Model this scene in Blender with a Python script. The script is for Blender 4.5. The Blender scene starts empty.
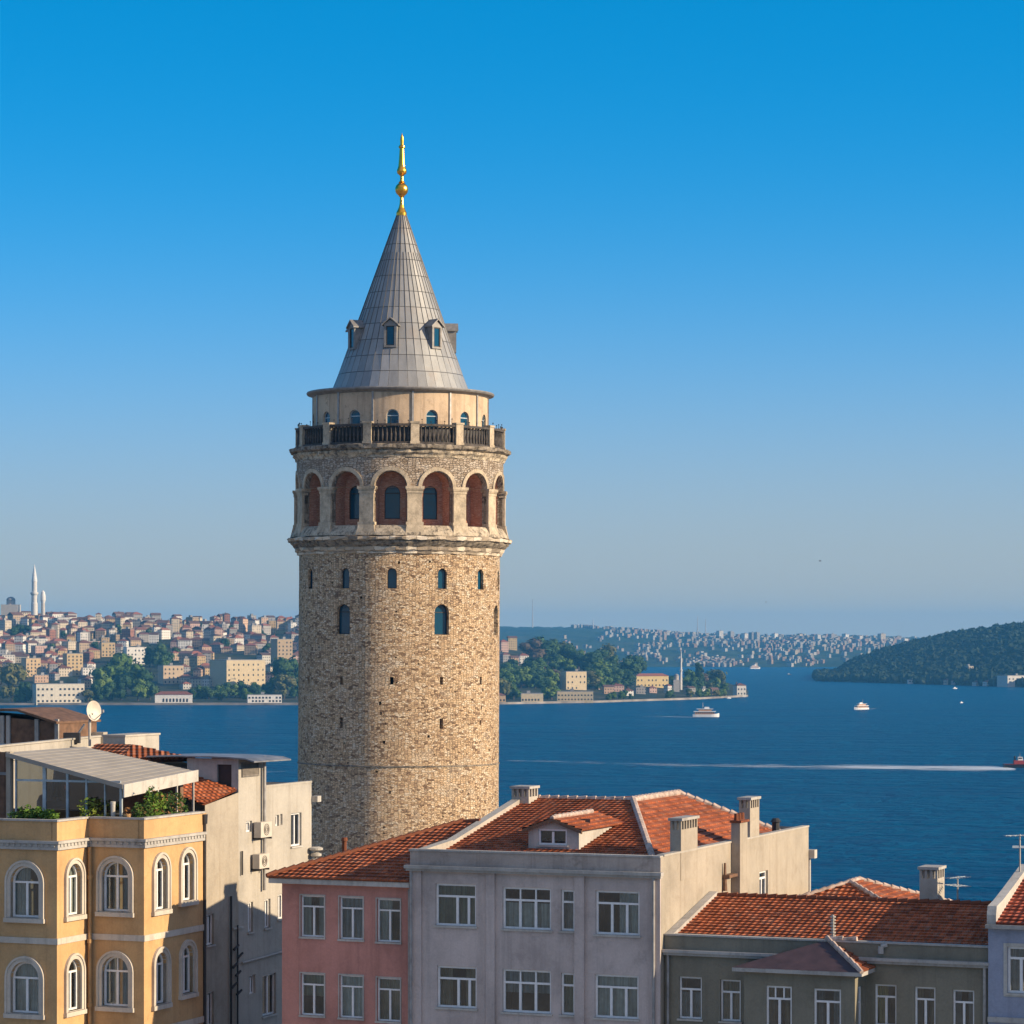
import bpy, math, random
import numpy as np
from mathutils import Vector, Matrix

C = bpy.context.scene.collection
SC = bpy.context.scene
R = math.radians
rnd = random.Random(7)

# ------------------------------------------------------------------ camera
CAM_H = 60.0
F = 3000.0            # focal length in pixels of a 1024 px wide picture
HY = 640.0            # horizon row
cam_d = bpy.data.cameras.new('camera')
cam = bpy.data.objects.new('camera', cam_d)
C.objects.link(cam)
cam.location = (0, 0, CAM_H)
cam.rotation_euler = (R(90), 0, 0)
cam_d.sensor_width = 36
cam_d.lens = 36 * F / 1024
cam_d.shift_y = (HY - 512) / 1024
cam_d.clip_start = 1
cam_d.clip_end = 90000
SC.camera = cam

# ------------------------------------------------------------------ sky and sun
SUN_EL = R(19)
SUN_AZ = math.atan2(0.956, -0.29)          # from +Y clockwise towards +X
w = bpy.data.worlds.new('World')
SC.world = w
w.use_nodes = True
nt = w.node_tree
bg = nt.nodes['Background']
sky = nt.nodes.new('ShaderNodeTexSky')
sky.sky_type = 'NISHITA'
sky.sun_disc = False
sky.sun_elevation = SUN_EL
sky.sun_rotation = SUN_AZ
sky.altitude = 100
sky.air_density = 1.0
sky.dust_density = 0.1
sky.ozone_density = 4.0
tc = nt.nodes.new('ShaderNodeTexCoord')
vm = nt.nodes.new('ShaderNodeVectorMath'); vm.operation = 'MULTIPLY'
vm.inputs[1].default_value = (1, 1, 2.2)
va = nt.nodes.new('ShaderNodeVectorMath'); va.operation = 'ADD'
va.inputs[1].default_value = (0, 0, 0.15)
vn = nt.nodes.new('ShaderNodeVectorMath'); vn.operation = 'NORMALIZE'
hs = nt.nodes.new('ShaderNodeHueSaturation')
hs.inputs['Saturation'].default_value = 1.62
hs.inputs['Value'].default_value = 1.04
hs.inputs['Hue'].default_value = 0.486
nt.links.new(tc.outputs['Generated'], vm.inputs[0])
nt.links.new(vm.outputs[0], va.inputs[0])
nt.links.new(va.outputs[0], vn.inputs[0])
nt.links.new(vn.outputs[0], sky.inputs['Vector'])
nt.links.new(sky.outputs[0], hs.inputs['Color'])
# pale mist lying along the horizon
sz = nt.nodes.new('ShaderNodeSeparateXYZ'); nt.links.new(tc.outputs['Generated'], sz.inputs[0])
def mth(op, x, y=None):
    n = nt.nodes.new('ShaderNodeMath'); n.operation = op
    for k, q in enumerate((x, y)):
        if q is None: continue
        if isinstance(q, bpy.types.NodeSocket): nt.links.new(q, n.inputs[k])
        else: n.inputs[k].default_value = q
    return n.outputs[0]
zz = mth('DIVIDE', mth('MAXIMUM', sz.outputs[2], 0.0), 0.088)
fog = mth('POWER', 2.718, mth('MULTIPLY', mth('MULTIPLY', zz, zz), -1.0))
mx = nt.nodes.new('ShaderNodeMix'); mx.data_type = 'RGBA'
MIST = (1.74, 1.86, 1.80, 1)
nt.links.new(fog, mx.inputs[0]); nt.links.new(hs.outputs[0], mx.inputs[6]); mx.inputs[7].default_value = MIST
# bright fill added to the unseen sky behind the camera, lifting shaded fronts
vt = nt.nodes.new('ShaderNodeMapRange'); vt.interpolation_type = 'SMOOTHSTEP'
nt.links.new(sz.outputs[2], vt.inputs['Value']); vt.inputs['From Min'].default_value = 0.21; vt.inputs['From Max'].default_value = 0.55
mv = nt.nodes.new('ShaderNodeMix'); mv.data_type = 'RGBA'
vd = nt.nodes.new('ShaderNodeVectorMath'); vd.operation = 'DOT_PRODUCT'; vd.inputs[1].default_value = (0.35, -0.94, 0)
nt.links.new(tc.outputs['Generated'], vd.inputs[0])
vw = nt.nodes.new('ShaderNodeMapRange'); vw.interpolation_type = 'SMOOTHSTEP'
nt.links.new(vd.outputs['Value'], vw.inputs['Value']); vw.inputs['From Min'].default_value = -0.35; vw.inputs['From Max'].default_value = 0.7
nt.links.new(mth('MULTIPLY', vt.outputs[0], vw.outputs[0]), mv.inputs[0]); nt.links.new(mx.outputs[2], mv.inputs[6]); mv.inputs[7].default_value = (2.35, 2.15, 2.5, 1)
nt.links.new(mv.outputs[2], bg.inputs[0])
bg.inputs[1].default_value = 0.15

sun_d = bpy.data.lights.new('sun', 'SUN')
sun_d.energy = 4.25
sun_d.angle = R(0.5)
sun_d.color = (1.0, 0.79, 0.53)
sun = bpy.data.objects.new('sun', sun_d)
C.objects.link(sun)
sv = Vector((math.sin(SUN_AZ) * math.cos(SUN_EL), math.cos(SUN_AZ) * math.cos(SUN_EL), math.sin(SUN_EL)))
sun.rotation_euler = sv.to_track_quat('Z', 'Y').to_euler()
sun.location = (300, -100, 300)

SC.view_settings.view_transform = 'Standard'
SC.view_settings.look = 'None'
SC.view_settings.exposure = 0.8
SC.view_settings.gamma = 1.0
SC.render.engine = 'CYCLES'
SC.cycles.use_denoising = True
SC.cycles.max_bounces = 7
SC.cycles.volume_bounces = 0
SC.cycles.transparent_max_bounces = 12

# ------------------------------------------------------------------ node materials
class NT:
    def __init__(s, name):
        s.m = bpy.data.materials.new(name); s.m.use_nodes = True
        s.t = s.m.node_tree; s.n = s.t.nodes
        s.p = s.n['Principled BSDF']; s.out = s.n['Material Output']
    def add(s, typ, ins=None, **kw):
        x = s.n.new('ShaderNode' + typ)
        for k, v in kw.items(): setattr(x, k, v)
        for k, v in (ins or {}).items(): s.set(x, k, v)
        return x
    def set(s, x, k, v):
        if isinstance(v, bpy.types.NodeSocket): s.t.links.new(v, x.inputs[k])
        elif isinstance(v, bpy.types.Node): s.t.links.new(v.outputs[0], x.inputs[k])
        else: x.inputs[k].default_value = v
    def coord(s, which='Object', scale=(1, 1, 1)):
        c = s.add('TexCoord')
        mp = s.add('Mapping', {'Vector': c.outputs[which], 'Scale': scale})
        return mp.outputs[0]
    def noise(s, vec, scale, detail=4, rough=0.55, dist=0.0):
        return s.add('TexNoise', {'Vector': vec, 'Scale': scale, 'Detail': detail, 'Roughness': rough, 'Distortion': dist}).outputs[0]
    def ramp(s, fac, stops, interp='LINEAR'):
        r = s.add('ValToRGB', {'Fac': fac}); cr = r.color_ramp; cr.interpolation = interp
        while len(cr.elements) < len(stops): cr.elements.new(0.5)
        for e, (p, c) in zip(cr.elements, stops):
            e.position = p; e.color = tuple(c) + (1,) if len(c) == 3 else c
        return r.outputs[0]
    def mix(s, fac, a, b, mode='MIX'):
        x = s.add('Mix', data_type='RGBA', blend_type=mode)
        s.set(x, 0, fac); s.set(x, 6, a if not isinstance(a, tuple) else a + (1,)); s.set(x, 7, b if not isinstance(b, tuple) else b + (1,))
        return x.outputs[2]
    def math(s, op, a, b=0.0, clamp=False):
        x = s.add('Math', operation=op, use_clamp=clamp); s.set(x, 0, a); s.set(x, 1, b)
        return x.outputs[0]
    def bump(s, h, strength=0.5, dist=0.05, normal=None):
        ins = {'Height': h, 'Strength': strength, 'Distance': dist}
        if normal is not None: ins['Normal'] = normal
        return s.add('Bump', ins).outputs[0]
    def fin(s, col=None, rough=None, normal=None, **kw):
        if col is not None: s.set(s.p, 'Base Color', col if not isinstance(col, tuple) else col + (1,))
        if rough is not None: s.set(s.p, 'Roughness', rough)
        if normal is not None: s.set(s.p, 'Normal', normal)
        for k, v in kw.items(): s.set(s.p, k.replace('_', ' '), v)
        return s.m

def grey(v): return (v, v, v)

def plain(name, col, rough=0.6, metal=0.0, var=0.25, scale=3.0, bump=0.0):
    t = NT(name); v = t.coord()
    n = t.noise(v, scale, 5)
    lo = tuple(c * (1 - var) for c in col); hi = tuple(min(1, c * (1 + var)) for c in col)
    col2 = t.ramp(n, [(0.3, lo), (0.7, hi)])
    nm = t.bump(t.noise(v, scale * 6, 4), bump, 0.02) if bump else None
    return t.fin(col2, rough, nm, Metallic=metal)

def plaster(name, col, stain=(0.12, 0.10, 0.08), amount=0.5, rough=0.9, streak=0.5):
    t = NT(name); v = t.coord()
    big = t.noise(v, 0.45, 6, 0.65)
    c1 = t.ramp(big, [(0.28, tuple(c * 0.72 for c in col)), (0.5, col), (0.72, tuple(min(1, c * 1.15) for c in col))])
    st = t.noise(t.coord('Object', (2.6, 2.6, 0.14)), 1.0, 7, 0.7)
    m1 = t.math('MULTIPLY', t.ramp(st, [(0.50, grey(0)), (0.72, grey(1))]), min(1, streak * 1.25))
    c2 = t.mix(m1, c1, tuple(a * 0.4 + b * 0.38 for a, b in zip(stain, col)))
    pt_ = t.noise(v, 1.1, 9, 0.72, 0.4)
    m2 = t.math('MULTIPLY', t.ramp(pt_, [(0.55, grey(0)), (0.66, grey(1))]), min(1, amount * 1.2))
    c3 = t.mix(m2, c2, tuple(a * 0.3 + b * 0.52 for a, b in zip(stain, col)))
    pale = t.ramp(t.noise(t.coord('Object', (0.8, 0.8, 1.3)), 1.3, 6, 0.7), [(0.60, grey(0)), (0.70, grey(1))])
    c3 = t.mix(t.math('MULTIPLY', pale, 0.4), c3, tuple(min(1, c * 1.12 + 0.03) for c in col))
    fine = t.noise(v, 13, 7, 0.75)
    c4 = t.mix(0.4, c3, t.ramp(fine, [(0.3, grey(0.62)), (0.7, grey(1.08))]), 'MULTIPLY')
    b = t.bump(t.math('ADD', fine, t.math('MULTIPLY', pt_, 1.5)), 0.45, 0.025)
    return t.fin(c4, rough, b, **{'Specular IOR Level': 0.25})

def rubble(name, ramp, bw=0.27, bh=0.135, mortar=(0.12, 0.10, 0.08), dark=0.05, bumpd=0.20, kind='rubble'):
    """irregular courses of stone laid out on the wall's own (u, v) metres"""
    t = NT(name)
    uv = t.add('TexCoord').outputs['UV']
    d = t.add('TexNoise', {'Vector': uv, 'Scale': 1.1, 'Detail': 3})
    d2 = t.add('TexNoise', {'Vector': uv, 'Scale': 4.0, 'Detail': 4})
    off = t.add('VectorMath', {0: d.outputs[1], 1: (0.5, 0.5, 0.5)}, operation='SUBTRACT')
    off = t.add('VectorMath', {0: off.outputs[0], 1: (0.34, 0.20, 0)}, operation='MULTIPLY')
    off2 = t.add('VectorMath', {0: d2.outputs[1], 1: (0.5, 0.5, 0.5)}, operation='SUBTRACT')
    off2 = t.add('VectorMath', {0: off2.outputs[0], 1: (0.24, 0.13, 0)}, operation='MULTIPLY')
    vv = t.add('VectorMath', {0: uv, 1: off.outputs[0]}, operation='ADD')
    vv = t.add('VectorMath', {0: vv.outputs[0], 1: off2.outputs[0]}, operation='ADD').outputs[0]
    if kind == 'brick':
        br = t.add('TexBrick', {'Vector': vv, 'Color1': (0, 0, 0, 1), 'Color2': (1, 1, 1, 1), 'Mortar': (0.5, 0.5, 0.5, 1), 'Scale': 1.0,
                                'Mortar Size': 0.022, 'Mortar Smooth': 0.6, 'Bias': 0.0, 'Brick Width': bw, 'Row Height': bh}, offset=0.43, squash=1.3, squash_frequency=2)
        fac, gap = br.outputs[0], br.outputs[1]
    else:
        cs_ = t.add('Mapping', {'Vector': vv, 'Scale': (1 / bw, 1 / bh, 1)}).outputs[0]
        vf = t.add('TexVoronoi', {'Vector': cs_, 'Scale': 1.0, 'Randomness': 0.75}, voronoi_dimensions='2D')
        ve = t.add('TexVoronoi', {'Vector': cs_, 'Scale': 1.0, 'Randomness': 0.75}, voronoi_dimensions='2D', feature='DISTANCE_TO_EDGE')
        fac = t.add('SeparateColor', {0: vf.outputs['Color']}).outputs[0]
        gap = t.ramp(ve.outputs['Distance'], [(0.015, grey(1)), (0.12, grey(0))])
    stone = t.ramp(fac, ramp)
    n1 = t.noise(uv, 0.28, 5, 0.6)
    stone = t.mix(0.35, stone, t.ramp(n1, [(0.3, grey(0.72)), (0.7, grey(1.1))]), 'MULTIPLY')
    n2 = t.noise(uv, 9, 6, 0.75)
    stone = t.mix(0.5, stone, t.ramp(n2, [(0.3, grey(0.62)), (0.66, grey(1.25))]), 'MULTIPLY')
    sk = t.noise(t.add('Mapping', {'Vector': uv, 'Scale': (0.75, 0.075, 1)}).outputs[0], 1.0, 6, 0.68)
    stone = t.mix(t.math('MULTIPLY', t.ramp(sk, [(0.52, grey(0)), (0.70, grey(1))]), 0.38), stone, (0.19, 0.15, 0.115))
    rp_ = t.noise(uv, 0.55, 3, 0.5, 0.8)
    stone = t.mix(t.math('MULTIPLY', t.ramp(rp_, [(0.60, grey(0)), (0.63, grey(1))]), 0.30), stone, (0.66, 0.56, 0.44))
    m = t.math('MULTIPLY', gap, 0.62)
    col = t.mix(m, stone, mortar)
    # missing stones: sparse dark pits
    vo = t.add('TexVoronoi', {'Vector': vv, 'Scale': 1.25, 'Randomness': 1.0})
    pit = t.ramp(vo.outputs['Distance'], [(0.07, grey(1)), (0.105, grey(0))])
    rn = t.math('LESS_THAN', t.add('SeparateColor', {0: vo.outputs['Color']}).outputs[0], dark * 7)
    pit = t.math('MULTIPLY', pit, rn)
    col = t.mix(pit, col, (0.02, 0.017, 0.014))
    h = t.math('ADD', t.math('MULTIPLY', fac, 0.55), t.math('MULTIPLY', n2, 0.9))
    h = t.math('SUBTRACT', h, t.math('MULTIPLY', gap, 0.8))
    h = t.math('SUBTRACT', h, t.math('MULTIPLY', pit, 1.5))
    b = t.bump(h, 0.9, bumpd)
    return t.fin(col, 0.92, b, **{'Specular IOR Level': 0.2})

def limestone(name, col, soot=0.6):
    t = NT(name); v = t.coord()
    n = t.noise(v, 0.9, 8, 0.7)
    c = t.ramp(n, [(0.3, tuple(x * 0.6 for x in col)), (0.55, col), (0.8, tuple(min(1, x * 1.25) for x in col))])
    s = t.noise(t.coord('Object', (1.3, 1.3, 0.9)), 2.0, 8, 0.78)
    c = t.mix(t.math('MULTIPLY', t.ramp(s, [(0.46, grey(0)), (0.60, grey(1))]), soot), c, (0.045, 0.040, 0.036))
    f = t.noise(v, 12, 5, 0.7)
    c = t.mix(0.4, c, t.ramp(f, [(0.3, grey(0.55)), (0.7, grey(1.05))]), 'MULTIPLY')
    return t.fin(c, 0.9, t.bump(t.math('ADD', n, f), 0.6, 0.06), **{'Specular IOR Level': 0.2})

def tiles(name, base=(0.44, 0.125, 0.048), tw=0.24, th=0.36):
    t = NT(name)
    uv = t.add('TexCoord').outputs['UV']
    br = t.add('TexBrick', {'Vector': uv, 'Color1': (0, 0, 0, 1), 'Color2': (1, 1, 1, 1), 'Mortar': (0.5, 0.5, 0.5, 1), 'Scale': 1.0, 'Mortar Size': 0.012,
                            'Mortar Smooth': 0.3, 'Brick Width': tw, 'Row Height': th}, offset=0.0)
    b = base
    c = t.ramp(br.outputs[0], [(0.0, tuple(x * 0.55 for x in b)), (0.3, tuple(x * 0.85 for x in b)), (0.6, b), (0.85, (b[0] * 1.15, b[1] * 1.35, b[2] * 1.6)), (1.0, (b[0] * 0.8, b[1] * 1.2, b[2] * 1.8))])
    n = t.noise(uv, 0.7, 6, 0.7)
    c = t.mix(0.6, c, t.ramp(n, [(0.32, grey(0.5)), (0.62, grey(1.1))]), 'MULTIPLY')
    li = t.noise(uv, 3.2, 6, 0.75)
    c = t.mix(t.math('MULTIPLY', t.ramp(li, [(0.55, grey(0)), (0.70, grey(1))]), 0.62), c, (0.11, 0.08, 0.055))
    sx = t.add('SeparateXYZ', {0: uv})
    ph = t.math('MULTIPLY', sx.outputs[0], 2 * math.pi / tw)
    wv = t.math('MULTIPLY', t.math('ADD', t.math('COSINE', ph), 1.0), 0.5)
    c = t.mix(t.math('MULTIPLY', br.outputs[1], 0.5), c, (0.03, 0.012, 0.008))
    h = t.math('ADD', t.math('MULTIPLY', wv, 1.0), t.math('MULTIPLY', t.noise(uv, 8, 4), 0.3))
    return t.fin(c, 0.8, t.bump(h, 1.0, 0.06), **{'Specular IOR Level': 0.25})

M = {}
M['stone'] = rubble('tower_rubble_stone', [(0.0, (0.24, 0.155, 0.10)), (0.16, (0.50, 0.345, 0.22)), (0.5, (0.74, 0.52, 0.315)), (0.8, (0.82, 0.62, 0.41)), (1.0, (0.88, 0.74, 0.56))])
M['stone_pale'] = rubble('arcade_rubble_stone', [(0.0, (0.34, 0.26, 0.19)), (0.4, (0.50, 0.405, 0.31)), (0.8, (0.60, 0.50, 0.40)), (1.0, (0.66, 0.58, 0.48))], bw=0.32, bh=0.17, dark=0.03)
M['brick'] = rubble('arcade_brick', [(0.0, (0.44, 0.17, 0.10)), (0.4, (0.58, 0.27, 0.17)), (0.8, (0.66, 0.35, 0.24)), (1.0, (0.70, 0.45, 0.32))], bw=0.26, bh=0.085, mortar=(0.27, 0.2, 0.15), dark=0.0, bumpd=0.03, kind='brick')
M['limestone'] = limestone('weathered_limestone', (0.56, 0.47, 0.35), 0.8)
M['limestone_clean'] = limestone('carved_limestone', (0.58, 0.48, 0.35), 0.35)
M['ashlar'] = rubble('cornice_ashlar', [(0.0, (0.20, 0.165, 0.13)), (0.3, (0.44, 0.36, 0.27)), (0.6, (0.62, 0.53, 0.41)), (1.0, (0.78, 0.69, 0.56))], bw=0.85, bh=0.45, mortar=(0.10, 0.085, 0.07), dark=0.02, bumpd=0.08, kind='brick')
M['soot'] = limestone('sooty_limestone', (0.33, 0.28, 0.22), 0.9)
M['drum'] = plaster('drum_plaster', (0.56, 0.425, 0.295), stain=(0.30, 0.20, 0.13), amount=0.9, streak=0.8)
M['gold'] = plain('gilt_metal', (0.80, 0.42, 0.06), 0.3, 1.0, 0.15)
M['iron'] = plain('dark_iron', (0.035, 0.033, 0.034), 0.55, 0.3)
M['baluster'] = plain('sooty_baluster_stone', (0.062, 0.052, 0.046), 0.85, 0, 0.5, 4)
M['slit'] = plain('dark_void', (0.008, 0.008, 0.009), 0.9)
M['red_clay'] = plain('red_clay', (0.33, 0.09, 0.045), 0.8)

def lead():
    t = NT('lead_sheet_roof')
    uv = t.add('TexCoord').outputs['UV']
    br = t.add('TexBrick', {'Vector': uv, 'Color1': (0, 0, 0, 1), 'Color2': (1, 1, 1, 1), 'Mortar': (0.5, 0.5, 0.5, 1), 'Scale': 1.0, 'Mortar Size': 0.022,
                            'Mortar Smooth': 0.2, 'Brick Width': 1.0, 'Row Height': 1.0}, offset=0.0)
    c = t.ramp(br.outputs[0], [(0, (0.25, 0.255, 0.26)), (0.5, (0.29, 0.295, 0.295)), (0.9, (0.32, 0.32, 0.315)), (1, (0.38, 0.38, 0.375))])
    v = t.coord()
    n = t.noise(t.coord('Object', (1.5, 1.5, 0.25)), 1.0, 7, 0.7)
    c = t.mix(0.55, c, t.ramp(n, [(0.3, grey(0.55)), (0.7, grey(1.1))]), 'MULTIPLY')
    rs = t.noise(v, 0.5, 6, 0.6)
    c = t.mix(t.math('MULTIPLY', t.ramp(rs, [(0.55, grey(0)), (0.75, grey(1))]), 0.35), c, (0.25, 0.17, 0.11))
    c = t.mix(br.outputs[1], c, (0.06, 0.06, 0.06))
    h = t.math('SUBTRACT', t.math('MULTIPLY', t.noise(v, 1.2, 4), 0.4), br.outputs[1])
    return t.fin(c, 0.55, t.bump(h, 0.6, 0.05), Metallic=0.25)
M['lead'] = lead()
M['seam'] = plain('dark_lead_seam', (0.075, 0.072, 0.07), 0.6, 0.2)
M['lead_plain'] = plain('lead_flashing', (0.21, 0.20, 0.19), 0.6, 0.2)

def glassmat(name, tint=0.80, rough=0.03):
    t = NT(name)
    tr = t.add('BsdfTransparent', {'Color': (tint * 0.9, tint, tint, 1)})
    gl = t.add('BsdfGlossy', {'Color': (0.9, 0.95, 1, 1), 'Roughness': rough})
    v = t.coord()
    b = t.bump(t.noise(v, 1.1, 2), 0.05, 0.05)
    t.set(gl, 'Normal', b)
    fr = t.add('Fresnel', {'IOR': 1.65})
    f2 = t.math('ADD', fr.outputs[0], 0.06, True)
    mx = t.add('MixShader', {0: f2, 1: tr.outputs[0], 2: gl.outputs[0]})
    t.t.links.new(mx.outputs[0], t.out.inputs[0])
    return t.m
M['glass'] = glassmat('window_glass')
M['glass_dark'] = glassmat('dark_window_glass', 0.25)

def tower_glass():
    t = NT('tower_window_glass')
    v = t.coord()
    return t.fin((0.006, 0.052, 0.098), 0.10, t.bump(t.noise(v, 0.8, 2), 0.15, 0.1), **{'Specular IOR Level': 0.5})
M['tglass'] = tower_glass()

def curtain(name, col, dark):
    t = NT(name); v = t.coord('Object', (1, 1, 0.03))
    n = t.noise(v, 11, 3, 0.6)
    c = t.ramp(n, [(0.3, dark), (0.62, col)])
    n2 = t.noise(t.coord(), 5, 4)
    c = t.mix(0.35, c, t.ramp(n2, [(0.35, grey(0.45)), (0.65, grey(1))]), 'MULTIPLY')
    return t.fin(c, 0.95, t.bump(n, 0.6, 0.05))
M['curtain'] = [curtain('lace_curtain', (0.82, 0.80, 0.74), (0.45, 0.43, 0.39)), curtain('beige_curtain', (0.48, 0.40, 0.29), (0.18, 0.14, 0.09)),
                curtain('grey_curtain', (0.52, 0.53, 0.53), (0.20, 0.21, 0.21)), curtain('green_curtain', (0.30, 0.36, 0.28), (0.10, 0.13, 0.10)),
                curtain('yellow_curtain', (0.62, 0.50, 0.20), (0.30, 0.22, 0.08))]
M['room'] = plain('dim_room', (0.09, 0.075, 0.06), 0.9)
M['white'] = plain('white_frame_paint', (0.74, 0.73, 0.71), 0.45, 0, 0.08, 5)
M['white_old'] = plaster('old_white_paint', (0.50, 0.475, 0.43), amount=0.5)
M['coping'] = plaster('cement_coping', (0.42, 0.40, 0.37), amount=0.7)
M['yellow'] = plaster('ochre_stucco', (0.53, 0.335, 0.16), stain=(0.22, 0.12, 0.05), amount=0.35, streak=0.3)
M['cream'] = plaster('cream_render', (0.38, 0.335, 0.27), stain=(0.26, 0.19, 0.12), amount=0.4, streak=0.45)
M['cream_white'] = plaster('white_render', (0.425, 0.395, 0.345), stain=(0.28, 0.22, 0.15), amount=0.3, streak=0.4)
M['pink'] = plaster('pink_render', (0.54, 0.255, 0.205), stain=(0.18, 0.08, 0.06), amount=0.3, streak=0.35)
M['grey'] = plaster('lavender_grey_render', (0.53, 0.45, 0.415), amount=0.35, streak=0.35)
M['grey_parapet'] = plaster('grey_parapet_render', (0.45, 0.375, 0.325), amount=0.8, streak=0.6)
M['green'] = plaster('grey_green_render', (0.225, 0.205, 0.155), amount=0.4, streak=0.4)
M['blue'] = plaster('pale_blue_render', (0.30, 0.33, 0.42), amount=0.3, streak=0.3)
M['tiles'] = tiles('terracotta_tiles')
M['tiles_old'] = tiles('weathered_terracotta_tiles', (0.34, 0.11, 0.05))
M['tiles_red'] = tiles('red_roof_tiles', (0.36, 0.085, 0.045))
M['plum'] = plain('plum_shaded_slope', (0.065, 0.036, 0.036), 0.6, 0, 0.3, 2.0, 0.2)  # dark tone carries the shade of the bay roof's front slope
M['trim_cream'] = plaster('cream_trim_paint', (0.54, 0.49, 0.42), amount=0.3)
M['ridge'] = plain('ridge_mortar', (0.40, 0.31, 0.26), 0.9, 0, 0.45, 4, 0.4)
M['pipe_yellow'] = plain('ochre_pipe_paint', (0.42, 0.24, 0.09), 0.5)
M['pipe_grey'] = plain('grey_pipe', (0.30, 0.29, 0.28), 0.5, 0.2)
M['sheet'] = plain('grey_metal_sheet', (0.24, 0.24, 0.25), 0.5, 0.4, 0.35, 1.5)
M['awning'] = plain('beige_canvas', (0.31, 0.28, 0.24), 0.85, 0, 0.12, 1.2, 0.1)
M['steel_blue'] = plain('pale_steel_frame', (0.40, 0.45, 0.47), 0.45, 0.2)
M['wood'] = plain('brown_wood', (0.14, 0.075, 0.042), 0.75, 0, 0.4, 3)
M['darkdoor'] = plain('dark_door_paint', (0.035, 0.022, 0.020), 0.6)
M['louver'] = plain('grey_louver', (0.17, 0.15, 0.13), 0.7)
M['ac'] = plain('off_white_casing', (0.52, 0.47, 0.40), 0.5, 0, 0.12)
M['pot_pink'] = plain('pink_pot', (0.35, 0.09, 0.16), 0.6)
M['teal_cloth'] = plain('teal_cloth', (0.02, 0.16, 0.20), 0.9)
M['floor'] = plain('terrace_floor', (0.26, 0.22, 0.18), 0.8)

def leaf(name, a, b, c):
    t = NT(name); v = t.coord()
    n = t.noise(v, 0.9, 3)
    g = t.add('NewGeometry')
    n2 = t.add('TexNoise', {'Vector': g.outputs['Position'], 'Scale': 0.15, 'Detail': 4}).outputs[0]
    f = t.math('ADD', t.math('MULTIPLY', n, 0.6), t.math('MULTIPLY', n2, 0.4))
    rp = t.add('ObjectInfo').outputs['Random']
    f = t.math('ADD', f, t.math('MULTIPLY', t.math('SUBTRACT', rp, 0.5), 0.22))
    col = t.ramp(f, [(0.32, a), (0.5, b), (0.68, c)])
    return t.fin(col, 0.75, **{'Specular IOR Level': 0.2})
M['leaf'] = leaf('broadleaf', (0.026, 0.058, 0.013), (0.065, 0.120, 0.022), (0.135, 0.185, 0.034))
M['leaf_dark'] = leaf('dark_evergreen', (0.012, 0.036, 0.012), (0.028, 0.066, 0.019), (0.060, 0.102, 0.029))
M['leaf_wood'] = leaf('headland_canopy', (0.006, 0.018, 0.012), (0.011, 0.028, 0.017), (0.030, 0.046, 0.026))
M['leaf_olive'] = leaf('olive_leaf', (0.050, 0.060, 0.018), (0.095, 0.10, 0.030), (0.15, 0.14, 0.045))
M['leaf_rust'] = leaf('reddish_leaf', (0.050, 0.040, 0.026), (0.085, 0.062, 0.040), (0.12, 0.085, 0.052))
M['leaf_pot'] = leaf('terrace_leaf', (0.040, 0.10, 0.014), (0.12, 0.20, 0.024), (0.26, 0.30, 0.045))
M['bloom'] = leaf('terrace_bloom', (0.09, 0.07, 0.022), (0.26, 0.12, 0.05), (0.36, 0.20, 0.08))
M['bark'] = plain('bark', (0.07, 0.05, 0.035), 0.9)

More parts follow.
